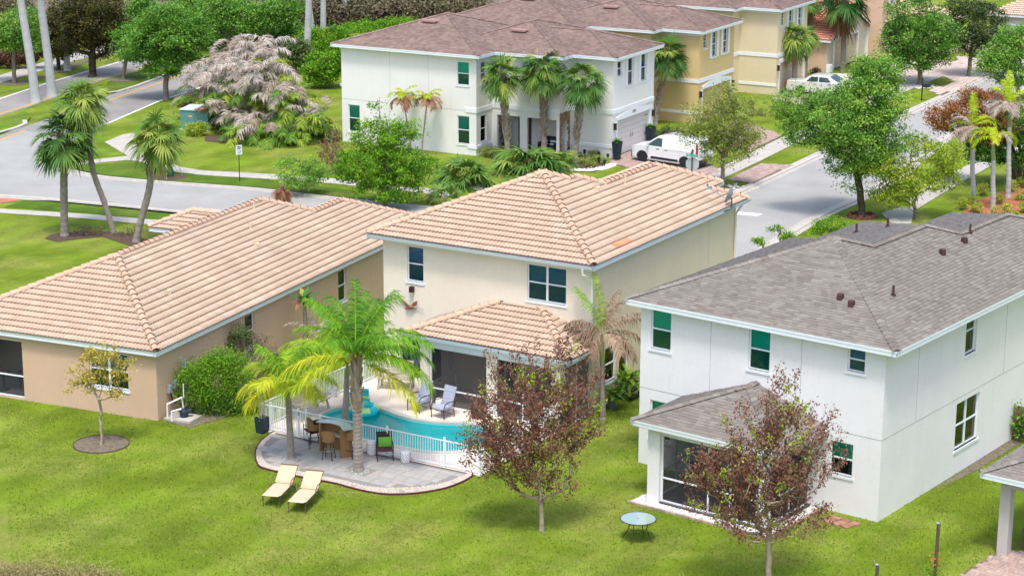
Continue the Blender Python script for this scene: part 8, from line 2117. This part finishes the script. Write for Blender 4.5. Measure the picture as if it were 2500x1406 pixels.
# van: nose towards -x in its own frame
fw = at(1568, 396.4); an = -R(38)
vx = fw[:2] + np.array([math.sin(R(38)), math.cos(R(38))]) * 0.88
van = thing('white_van', (vx[0], vx[1], 0), 'white cargo van with roof rack parked in the brick driveway', 'van', rz=an)
pr = [(-0.88, 0.30, 0.72, 0.80), (-0.80, 0.24, 0.92, 0.92), (-0.62, 0.22, 1.02, 0.98), (-0.1, 0.22, 1.13, 1), (0.28, 0.22, 1.22, 1), (0.62, 0.22, 1.46, 1), (1.0, 0.22, 1.70, 1), (1.35, 0.22, 1.79, 1), (2.2, 0.22, 1.83, 1), (3.2, 0.22, 1.82, 1), (3.75, 0.22, 1.78, 1), (3.88, 0.3, 1.65, .98), (3.94, 0.4, 1.1, .97)]
car_body(van, pr, 0.90, 0.76, 1.10, carwhite)
for s in (-1, 1):
    W = lambda x, z, o_=0.012: (x, s * (0.90 - (0.14 * max(0, z - 1.10) / 0.75) + o_), z)
    quads(van, 'side_window', carglass, [[W(0.38, 1.13), W(1.42, 1.13), W(1.38, 1.60), W(1.08, 1.62), W(0.75, 1.42)]])
    quads(van, 'door_seam', M['joint'], [[W(x, 0.4, .004), W(x + 0.012, 0.4, .004), W(x + 0.012, 1.1, .004), W(x, 1.1, .004)] for x in (0.42, 1.5, 2.72)] + [[W(1.5, 0.96, .005), W(3.7, 0.98, .005), W(3.7, 0.99, .005), W(1.5, 0.97, .005)]])
    g = MB(); g.box((1.6, s * 0.90, 0.40), (1.95, 0.03, 0.14)); g.box((1.12, s * 0.905, 0.95), (0.2, 0.03, 0.035)); g.box((1.72, s * 0.905, 0.95), (0.2, 0.03, 0.035)); g.build('side_moulding', blk, van)
    for x in (0, 3.06): 
        wheel(van, x, s * 0.80, 0.33, s)
        g = MB(); V = []
        for k in range(13): a = math.pi * k / 12; V += [(x + 0.36 * math.cos(a), s * 0.905, 0.33 + 0.36 * math.sin(a)), (x + 0.42 * math.cos(a), s * 0.908, 0.33 + 0.42 * math.sin(a))]
        g.add(V, [(2 * k, 2 * k + 1, 2 * k + 3, 2 * k + 2) for k in range(12)]); g.add([(x + 0.36 * math.cos(a), s * 0.903, 0.33 + 0.36 * math.sin(a)) for a in np.linspace(0, 2 * math.pi, 20)[:-1]], [tuple(range(19))]); g.build('wheel_arch', blk, van)
    g = MB(); g.box((0.42, s * 1.0, 1.16), (0.12, 0.16, 0.2)); g.build('mirror', carwhite, van)
    g = MB(); g.box((-0.70, s * 0.66, 0.86), (0.3, 0.22, 0.14), 0, rz=s * -0.5); g.build('headlight', mat('headlamp', (0.25, 0.27, 0.3), 0.1), van)
    g = MB(); g.box((3.90, s * 0.86, 1.25), (0.1, 0.08, 0.6)); g.build('tail_light', mat('red_lamp', (0.4, 0.01, 0.01), 0.2), van)
    g = MB(); g.tube([(1.3, s * 0.62, 1.80), (1.35, s * 0.62, 1.92), (3.4, s * 0.62, 1.94), (3.45, s * 0.62, 1.82)], 0.018, 5); g.build('roof_rack_rail', blk, van)
g = MB()
for x in (1.4, 2.1, 2.8, 3.4): g.tube([(x, -0.62, 1.93), (x, 0.62, 1.93)], 0.02, 5)
g.build('roof_rack_bar', mat('dark_red_rack', (0.09, 0.03, 0.03), 0.5), van)
quads(van, 'windscreen', carglass, [[(0.30, -0.74, 1.25), (0.98, -0.66, 1.71), (0.98, 0.66, 1.71), (0.30, 0.74, 1.25)]]).location = (-0.01, 0, 0.015)
g = MB(); g.bx(-0.93, -0.80, -0.72, 0.72, 0.22, 0.62); g.bx(3.9, 4.04, -0.86, 0.86, 0.3, 0.55); g.build('bumper', blk, van)
g = MB(); g.bx(3.942, 3.96, -0.3, 0.3, 1.02, 1.10); g.build('door_handle_bar', blk, van)
g = MB(); g.bx(3.945, 3.96, -0.72, -0.42, 0.80, 0.95); g.build('licence_plate', mat('plate', (0.55, 0.6, 0.55), 0.5), van)
# silver sedan: nose towards +x
fw = at(1954, 231); an = -R(26); vx = fw[:2] + np.array([math.sin(R(26)), math.cos(R(26))]) * 0.85
sed = thing('silver_sedan', (vx[0], vx[1], 0), 'pale silver sedan parked beside the pale yellow house garage', 'car', rz=an)
pr = [(-1.12, 0.35, 0.82, .9), (-1.0, 0.25, 0.98, .97), (-0.3, 0.22, 1.02, 1), (0.08, 0.22, 1.04, 1), (0.5, 0.22, 1.34, 1), (0.85, 0.22, 1.44, 1), (1.8, 0.22, 1.45, 1), (2.1, 0.22, 1.40, 1), (2.75, 0.22, 1.02, 1), (3.5, 0.22, 0.92, 1), (4.05, 0.25, 0.80, .93), (4.2, 0.35, 0.65, .85)]
car_body(sed, pr, 0.97, 0.72, 0.98, carsilver)
for s in (-1, 1):
    W = lambda x, z, o_=0.012: (x, s * (0.97 - (0.25 * max(0, z - 0.98) / 0.75) + o_), z)
    quads(sed, 'side_window', carglass, [[W(0.45, 1.03), W(1.30, 1.03), W(1.30, 1.36), W(0.80, 1.36)], [W(1.38, 1.03), W(2.32, 1.03), W(1.98, 1.34), W(1.38, 1.36)]])
    for x in (0, 2.91): wheel(sed, x, s * 0.85, 0.33, s); g = MB(); g.add([(x + 0.37 * math.cos(a), s * 0.972, 0.33 + 0.37 * math.sin(a)) for a in np.linspace(0, 2 * math.pi, 20)[:-1]], [tuple(range(19))]); g.build('wheel_arch', blk, sed)
    g = MB(); g.box((-1.06, s * 0.78, 0.80), (0.12, 0.28, 0.3)); g.build('tail_light', bpy.data.materials['red_lamp'], sed)
    g = MB(); g.box((2.25, s * 1.03, 1.02), (0.14, 0.16, 0.11)); g.build('mirror', carsilver, sed)
    
    for x in (1.12, 2.1): g = MB(); g.box((x, s * 0.975, 0.86), (0.16, 0.02, 0.03)); g.build('door_handle', blk, sed)
quads(sed, 'windscreen', carglass, [[(2.70, -0.74, 1.05), (2.14, -0.66, 1.40), (2.14, 0.66, 1.40), (2.70, 0.74, 1.05)]]).location = (0.01, 0, 0.03)
quads(sed, 'rear_window', carglass, [[(0.10, -0.72, 1.06), (0.5, -0.66, 1.35), (0.5, 0.66, 1.35), (0.10, 0.72, 1.06)]]).location = (-0.02, 0, 0.02)
# ---- street furniture
M['sign_green'] = mat('green_sign', (0.0, 0.30, 0.22), 0.5)
b = at(1687, 493)
t = thing('stop_sign', (b[0], b[1], 0), 'back of an octagonal stop sign with two green street name blades', 'sign', rz=R(-20))
g = MB(); g.tube([(0, 0, 0), (0, 0, 2.95)], 0.04, 6); g.build('post', mat('rusty_post', (0.09, 0.05, 0.045), 0.7), t)
g = MB(); V = [(0.40 * math.cos(math.pi / 8 + k * math.pi / 4), 0.06, 2.12 + 0.40 * math.sin(math.pi / 8 + k * math.pi / 4)) for k in range(8)]; V += [(p[0], 0.075, p[2]) for p in V]
g.add(V, [tuple(range(8)), tuple(range(15, 7, -1))] + [(i, 8 + i, 8 + (i + 1) % 8, (i + 1) % 8) for i in range(8)]); g.build('octagon_plate', mat('bare_aluminium', (0.50, 0.55, 0.58), 0.45, metal=0.4), t)
g = MB(); g.box((0, -0.05, 2.62), (0.66, 0.012, 0.15)); nb = g.build('name_blade', M['sign_green'], t)
text_mesh('NW 1ST CT', 0.10, M['white'], t, (0, -0.065, 2.585), (R(90), 0, 0), 'lettering')
g = MB(); g.box((0, 0, 2.80), (0.012, 0.66, 0.15)); g.build('name_blade', M['sign_green'], t)
b = at(585, 443)
t = thing('speed_sign', (b[0], b[1], 0), 'small white number sign on a thin dark post by the corner sidewalk', 'sign', rz=R(35))
g = MB(); g.tube([(0, 0, 0), (0, 0, 2.0)], 0.03, 5); g.build('post', M['metal_dark'], t); g = MB(); g.box((0, -0.035, 1.85), (0.40, 0.012, 0.55)); g.build('plate', M['white'], t)
text_mesh('SPEED\nLIMIT', 0.10, blk, t, (0, -0.045, 1.99), (R(90), 0, 0), 'lettering'); text_mesh('17', 0.24, blk, t, (0, -0.045, 1.64), (R(90), 0, 0), 'lettering')
b = at(2250, 246)
t = thing('mailbox', (b[0], b[1], 0), 'black mailbox on a post by the kerb under the full green tree', 'mailbox', rz=R(-25))
g = MB(); g.tube([(0, 0, 0), (0, 0, 1.55)], 0.05, 6); g.lathe([(0.04, 1.55), (0.06, 1.6), (0.0, 1.66)], 8); g.box((0.28, 0, 1.0), (0.5, 0.06, 0.06)); g.build('post', blk, t)
g = MB(); g.add([(0.05, -0.12, 1.05), (0.6, -0.12, 1.05), (0.6, 0.12, 1.05), (0.05, 0.12, 1.05), (0.05, -0.12, 1.2), (0.6, -0.12, 1.2), (0.6, 0.12, 1.2), (0.05, 0.12, 1.2), (0.05, 0, 1.3), (0.6, 0, 1.3)], [(0, 1, 5, 4), (3, 7, 6, 2), (0, 4, 8, 7, 3), (1, 2, 6, 9, 5), (4, 5, 9, 8), (7, 8, 9, 6)]); g.build('box', blk, t)
b = at(470, 318)
t = thing('utility_cabinet', (b[0], b[1], 0), 'blue-green utility cabinet with pale and rusty red lid by the dead palm clump', 'utility box', rz=-R(12))
tealm = mat('faded_teal_metal', (0.10, 0.24, 0.25), 0.6, 4, 0.15)
g = MB(); g.bx(-0.8, 1.1, 0, 1.9, 0.05, 1.30); g.build('cabinet', tealm, t); g = MB(); g.bx(-0.85, 0.2, -0.06, 1.95, 1.30, 1.36); g.build('lid', mat('pale_lid', (0.55, 0.62, 0.64), 0.5, 5, 0.1), t); g = MB(); g.bx(0.2, 1.16, -0.06, 1.95, 1.30, 1.355); g.build('lid', mat('rusty_lid', (0.30, 0.085, 0.05), 0.7, 5, 0.2), t, label='rusty red lid'); g = MB(); g.bx(-0.9, 1.2, -0.1, 2.0, 0, 0.05); g.build('plinth', M['concrete'], t)
g = MB(); g.bx(-0.25, 0.0, -0.012, -0.003, 0.85, 0.97); g.build('warning_sticker', M['yellow'], t); g = MB(); g.bx(0.14, 0.15, -0.01, -0.002, 0.1, 1.28); g.build('door_seam', blk, t)
# staked young tree with watering bag
b = at(415, 432); t = thing('staked_sapling', (b[0], b[1], 0), 'staked sapling with a dark green watering bag in a mulch ring', 'tree')
g = MB(); g.lathe([(0.22, 0.02), (0.24, 0.3), (0.14, 0.75), (0.05, 0.95)], 10); g.build('watering_bag', mat('green_bag', (0.015, 0.085, 0.055), 0.6), t)
g = MB(); g.tube([(0, 0, 0), (0.03, 0, 3.0)], 0.03, 5); g.build('trunk', M['bark'], t)
for k in range(3): a = k * 2.1 + .4; g = MB(); g.tube([(0.75 * math.cos(a), 0.75 * math.sin(a), 0), (0.08 * math.cos(a), 0.08 * math.sin(a), 1.9)], 0.025, 4); g.build('stake', M['bark_pale'], t)
C_ = rng.normal(size=(900, 3)) * np.array([0.4, 0.4, 0.4]) + np.array([0, 0, 2.9]); v, f = leaf_quads(C_, 0.12); obj('crown', new_mesh(v, f, L_['fresh'], None, rng.random(900)), t)
# path lights in the pebble bed
for i, (x, y) in enumerate(((1388, 378), (1427, 383), (1461, 389), (1484, 394), (1476, 408), (1462, 402))):
    b = at(x, y); g = MB(); g.lathe([(0.03, 0), (0.03, 0.2), (0.09, 0.2), (0.09, 0.42), (0.01, 0.46)], 8); o = g.build('path_light', blk); o.location = (b[0], b[1], 0.02)
    tag(o, 'short black path light by the white street house, %s in its row' % ORD[i], 'path light', 'path lights by the white street house')
# porch furniture of the white street house
def dloc(x, y, z=0.05):
    a = R(28.5); o_ = np.array([D.location.x, D.location.y]); p = o_ + np.array([math.cos(a), -math.sin(a)]) * x + np.array([math.sin(a), math.cos(a)]) * y; return (p[0], p[1], z)
t = thing('porch_bench', dloc(3.4, 3.0), 'black porch bench with striped pillows behind the porch opening', 'bench', rz=-R(28.5))
g = MB(); g.bx(-0.6, 0.6, -0.25, 0.25, 0.38, 0.44); g.build('seat', blk, t); g = MB(); g.box((0, 0.27, 0.72), (1.2, 0.04, 0.5)); g.build('backrest', blk, t)
for x in (-0.55, 0.55): g = MB(); g.bx(x - .04, x + .04, -0.25, 0.29, 0, 0.62); g.build('leg', blk, t)
for x in (-0.3, 0.3):
    g = MB(); 
    for k in range(4): g.box((x, 0.12 + .02 * k, 0.50 + 0.09 * k), (0.38, 0.1, 0.09), k % 2, rx=-0.2)
    g.build('pillow', [M['white'], mat('teal_stripe', (0.05, 0.15, 0.17), 0.8)], t)
t = thing('porch_plant', dloc(0.55, 2.6), 'dark leafy potted plant in the porch left opening', 'potted plant')
g = MB(); g.lathe([(0.14, 0), (0.18, 0.4), (0.1, 0.4)], 10); g.build('pot', blk, t); C_ = rng.normal(size=(500, 3)) * np.array([0.18, 0.18, 0.4]) + np.array([0, 0, 1.05]); v, f = leaf_quads(C_, 0.12); obj('foliage', new_mesh(v, f, L_['dull'], None, rng.random(500) * .5), t)
# side yard things behind the white street house
t = thing('swing_rack', dloc(-11.2, 6.2, 0), 'red and white play frame with green swing under the side lanai', 'play frame', rz=-R(28.5))
for zz in (2.2, 1.8): g = MB(); g.tube([(-1.0, 0, zz), (1.3, 0, zz)], 0.04, 6); g.build('bar', mat('red_bar_%d' % int(zz * 10), (0.5, 0.04, 0.04), 0.5) if zz > 2 else M['white'], t)
g = MB(); g.lathe([(0.16, 1.2), (0.2, 1.35), (0.1, 1.7)], 8, (-0.35, 0, 0)); g.build('swing_seat', mat('neon_green', (0.1, 0.75, 0.05), 0.5), t); g = MB(); g.tube([(-1, 0, 0), (-1, 0, 2.2)], 0.04, 5); g.tube([(1.3, 0, 0), (1.3, 0, 2.2)], 0.04, 5); g.build('post', M['white'], t)
t = thing('storage_box', dloc(-10.5, 4.0, 0), 'dark storage box beside the left wall of the white street house', 'box', rz=-R(28.5)); g = MB(); g.bx(-0.5, 0.5, -0.35, 0.35, 0, 0.9); g.build('body', blk, t); g = MB(); g.bx(-0.53, 0.53, -0.38, 0.38, 0.9, 0.98); g.build('lid', M['grey_metal'], t)
# round brick edging at the big tree
b = at(2104, 530)
t = thing('tree_brick_ring', (b[0], b[1], 0), 'low ring of dark red bricks at the foot of the large street tree', 'edging')
bkm = mat('dark_red_brick', (0.17, 0.06, 0.05), 0.9, 9, 0.2); kb = MB(); kb.box((0, 0, 0.05), (0.22, 0.12, 0.1)); kb = kb.mesh(bkm)
for k in range(16): a = 2 * math.pi * k / 16; obj('brick', kb, t, (0.75 * math.cos(a), 0.75 * math.sin(a), 0), (0, 0, a + math.pi / 2))
for k in range(12): a = 2 * math.pi * (k + .5) / 12; obj('brick', kb, t, (0.68 * math.cos(a), 0.68 * math.sin(a), 0.1), (0, 0, a + math.pi / 2))
# brick patch by the white wall
b = at(2050, 1277); t = thing('brick_patch', (b[0], b[1], 0), 'small patch of loose red paving bricks in the grass by the white wall', 'bricks', rz=-R(50))
kb2 = MB(); kb2.box((0, 0, 0.02), (0.30, 0.20, 0.05)); kb2 = kb2.mesh(mat('reddish_paver', [(0.30, 0.14, 0.09), (0.4, 0.22, 0.16), (0.24, 0.11, 0.08)], 0.9, 8, 0.25))
for i in range(3):
    for j in range(3): obj('brick', kb2, t, (-0.32 + 0.33 * i + random.uniform(-.02, .02), -0.22 + 0.22 * j + 0.06 * i, 0.0), (random.uniform(-.05, .05), random.uniform(-.05, .05), random.uniform(-.15, .15)))
# wooden posts on the lawn
wd = mat('weathered_post_wood', (0.11, 0.085, 0.065), 0.9, 7, 0.35, 0.6, 20)
for (bp, tp, lab) in (((2282, 1412), 1277, 'tall wooden post with a climbing plant at the lower right'), ((2136, 1470), 1378, 'shorter wooden post at the bottom edge')):
    b = at(*bp); h = hgt(b, tp); t = thing('wooden_post', (b[0], b[1], 0), lab, 'post', 'wooden posts on the lawn')
    g = MB(); g.tube([(0, 0, 0), (0.02, 0, h)], 0.055, 8); g.build('post', wd, t); g = MB(); g.lathe([(0.06, h), (0.06, h + 0.02), (0.01, h + 0.04)], 8); g.build('cap', M['grey_metal'], t)
    if bp[0] > 2200:
        C_ = rng.normal(size=(120, 3)) * np.array([0.13, 0.1, 0.22]) + np.array([-0.1, -0.05, 0.25]); v, f = leaf_quads(C_, 0.09); obj('climber', new_mesh(v, f, L_['bright'], None, rng.random(120)), t)
        C_ = rng.normal(size=(24, 3)) * np.array([0.1, 0.06, 0.16]) + np.array([-0.03, -0.06, 0.62]); v, f = leaf_quads(C_, 0.09); obj('orange_flowers', new_mesh(v, f, mat('orange_petals', (0.5, 0.13, 0.05), 0.7)), t)
# brick patio and sofa at the lower right corner
pavers('brick_patio', [(2330, 1420), (2345, 1404), (2425, 1353), (2440, 1346), (2560, 1350), (2560, 1460), (2300, 1460)], M['paver_pink'], 0.2, 0.2, 0.045, 300, ang=-R(37.3), gap=0.005, tile2=((0.15, 0.22, 0.3), (0.15, 0.22)))
a = R(37.3); jo = np.array([J.location.x, J.location.y])
sp_ = jo + np.array([math.cos(a), -math.sin(a)]) * 1.1 + np.array([math.sin(a), math.cos(a)]) * 1.25
t = thing('wicker_sofa', (sp_[0], sp_[1], 0.05), 'dark grey wicker sofa with grey cushion at the lower right edge', 'sofa', rz=-a)
wk = mat('grey_brown_wicker', (0.12, 0.10, 0.09), 0.85, 30, 0.4, 0.8, 50)
g = MB(); g.bx(-0.6, 1.4, -0.45, 0.45, 0.05, 0.38); g.build('base', wk, t); g = MB(); g.bx(-0.6, -0.42, -0.45, 0.45, 0.38, 0.66); g.build('arm', wk, t); g = MB(); g.bx(-0.6, 1.4, -0.5, -0.34, 0.38, 0.72); g.build('backrest', wk, t)
for k in range(7): g = MB(); g.bx(-0.612, 1.4, -0.512, -0.5, 0.1 + k * 0.085, 0.155 + k * 0.085); g.build('weave_band', wk, t)
g = MB(); g.bx(-0.38, 1.4, -0.3, 0.42, 0.38, 0.52); g.build('seat_cushion', M['cush'], t); g = MB(); g.lathe([(0.02, -0.1), (0.22, -0.06), (0.26, 0.0), (0.22, 0.06), (0.02, 0.1)], 12); o = g.build('pillow', mat('pale_grey_pillow', (0.45, 0.47, 0.5), 0.9), t, smooth=True); o.location = (-0.15, -0.18, 0.72); o.rotation_euler = (1.2, 0.2, 0.4)
# brown screen with plants at the right edge
b = at(2488, 1075); t = thing('garden_screen', (b[0], b[1], 0), 'brown fence panel with a leafy plant against the white side wall', 'screen', rz=-R(37.3))
for k in range(5): g = MB(); g.bx(-0.5 + k * 0.21, -0.31 + k * 0.21, -0.03, 0.03, 0, 1.3); g.build('board', mat('brown_board', (0.20, 0.13, 0.08), 0.9, 5, 0.25) if k == 0 else bpy.data.materials['brown_board'], t)
C_ = rng.normal(size=(260, 3)) * np.array([0.2, 0.1, 0.35]) + np.array([0.1, -0.2, 0.7]); v, f = leaf_quads(C_, 0.14); obj('foliage', new_mesh(v, f, L_['oak'], None, rng.random(260)), t)
# inside the lanais
def simple_chair(p, rz, label, mt, root=None):
    t = thing('lanai_chair', p, label, 'chair', rz=rz)
    g = MB(); g.box((0, 0, 0.42), (0.58, 0.55, 0.08)); g.build('seat', mt, t); g = MB(); g.box((0, 0.27, 0.75), (0.58, 0.07, 0.65), 0, rx=-0.15); g.build('backrest', mt, t)
    for s in (-1, 1): g = MB(); g.box((s * 0.3, 0, 0.62), (0.07, 0.55, 0.06)); g.build('armrest', mt, t)
    for s in (-1, 1):
        for q in (-1, 1): g = MB(); g.bx(s * 0.27 - .03, s * 0.27 + .03, q * 0.25 - .03, q * 0.25 + .03, 0, 0.4); g.build('leg', mt, t)
a = R(23.5); ao = np.array([A.location.x, A.location.y])
def aloc(x, y, z=0.06): p = ao + np.array([math.cos(a), -math.sin(a)]) * x + np.array([math.sin(a), math.cos(a)]) * y; return (p[0], p[1], z)
cw = mat('dark_chair_wicker', (0.05, 0.042, 0.04), 0.8)
simple_chair(aloc(-7.0, 1.6), -a, 'dark wicker armchair inside the tan house lanai', cw)
t = thing('lanai_table', aloc(-7.7, 0.9), 'small dark pedestal table with a red bowl inside the tan house lanai', 'table'); g = MB(); g.lathe([(0.25, 0), (0.06, 0.05), (0.05, 0.7), (0.3, 0.72), (0.3, 0.75)], 12); g.build('table_body', cw, t); g = MB(); g.lathe([(0.05, 0.75), (0.15, 0.85), (0.13, 0.85)], 12); g.build('bowl', mat('red_bowl', (0.4, 0.02, 0.05), 0.4), t)
a2 = R(37.3); co = np.array([C.location.x, C.location.y])
def cloc(x, y, z=0.06): p = co + np.array([math.cos(a2), -math.sin(a2)]) * x + np.array([math.sin(a2), math.cos(a2)]) * y; return (p[0], p[1], z)
simple_chair(cloc(-5.9, -1.6), -a2 + 0.6, 'black chair inside the white house lanai, left', cw); simple_chair(cloc(-4.2, -1.5), -a2 - 0.4, 'black chair inside the white house lanai, right', cw)
# grass blades and tufts over the near lawns
nb = 120000
V = np.zeros((nb, 3, 3), np.float32)
ax_ = rng.uniform(-20, 21, nb); ay_ = 54 + 32 * rng.random(nb) ** 1.25
pt = np.stack([ax_, ay_], 1)
keep = np.abs(ax_) < ay_ * 0.262
def inpoly(P_): return inside([tuple(q) for q in P_], pt[:, 0], pt[:, 1])
def rect(o_, deg, x0, x1, y0, y1):
    a_ = R(deg); u_ = np.array([math.cos(a_), -math.sin(a_)]); v_ = np.array([math.sin(a_), math.cos(a_)]); o_ = np.array(o_[:2]); return [o_ + u_ * x + v_ * y for x, y in ((x0, y0), (x1, y0), (x1, y1), (x0, y1))]
for bad in (deck_poly, outer, rect(B.location, 30.6, -9.7, -0.25, -0.2, 14), rect(A.location, 23.5, -9.8, -0.2, 0.25, 24), rect(C.location, 37.3, -9.4, 0, 0, 20), rect(C.location, 37.3, -7.5, -2, -3.55, 0), [at(*q)[:2] for q in ((2330, 1420), (2425, 1353), (2560, 1346), (2560, 1500), (2300, 1500))]):
    keep &= ~inpoly(bad)
for cc in (at(247, 1084),): keep &= np.hypot(ax_ - cc[0], ay_ - cc[1]) > 0.95
ax_, ay_ = ax_[keep], ay_[keep]; nb = len(ax_)
an_ = rng.uniform(0, 2 * np.pi, nb); hh = rng.uniform(0.03, 0.075, nb); w_ = rng.uniform(0.012, 0.024, nb)
lx, ly = rng.normal(0, 0.03, nb), rng.normal(0, 0.03, nb)
V = np.stack([np.stack([ax_ - w_ * np.cos(an_), ay_ - w_ * np.sin(an_), np.zeros(nb)], 1), np.stack([ax_ + w_ * np.cos(an_), ay_ + w_ * np.sin(an_), np.zeros(nb)], 1), np.stack([ax_ + lx, ay_ + ly, hh], 1)], 1).reshape(-1, 3)
M['blade'] = leafmat('grass_blades', [(0.10, 0.16, 0.018), (0.17, 0.245, 0.026), (0.24, 0.31, 0.04), (0.32, 0.345, 0.09)], 0.2)
obj('grass', new_mesh(V, np.arange(3 * nb).reshape(nb, 3), M['blade'], None, np.clip(rng.beta(2, 2.2, nb) + 0.22 * (np.sin(ax_ * 0.9 + 1.3 * np.sin(ay_ * 0.5)) * np.sin(ay_ * 0.8 + 2 * np.sin(ax_ * 0.37))) + 0.12 * np.sin(ax_ * 2.9 + 2 * np.sin(ay_ * 1.7)) * np.sin(ay_ * 2.3), 0, 1)), kind='stuff')
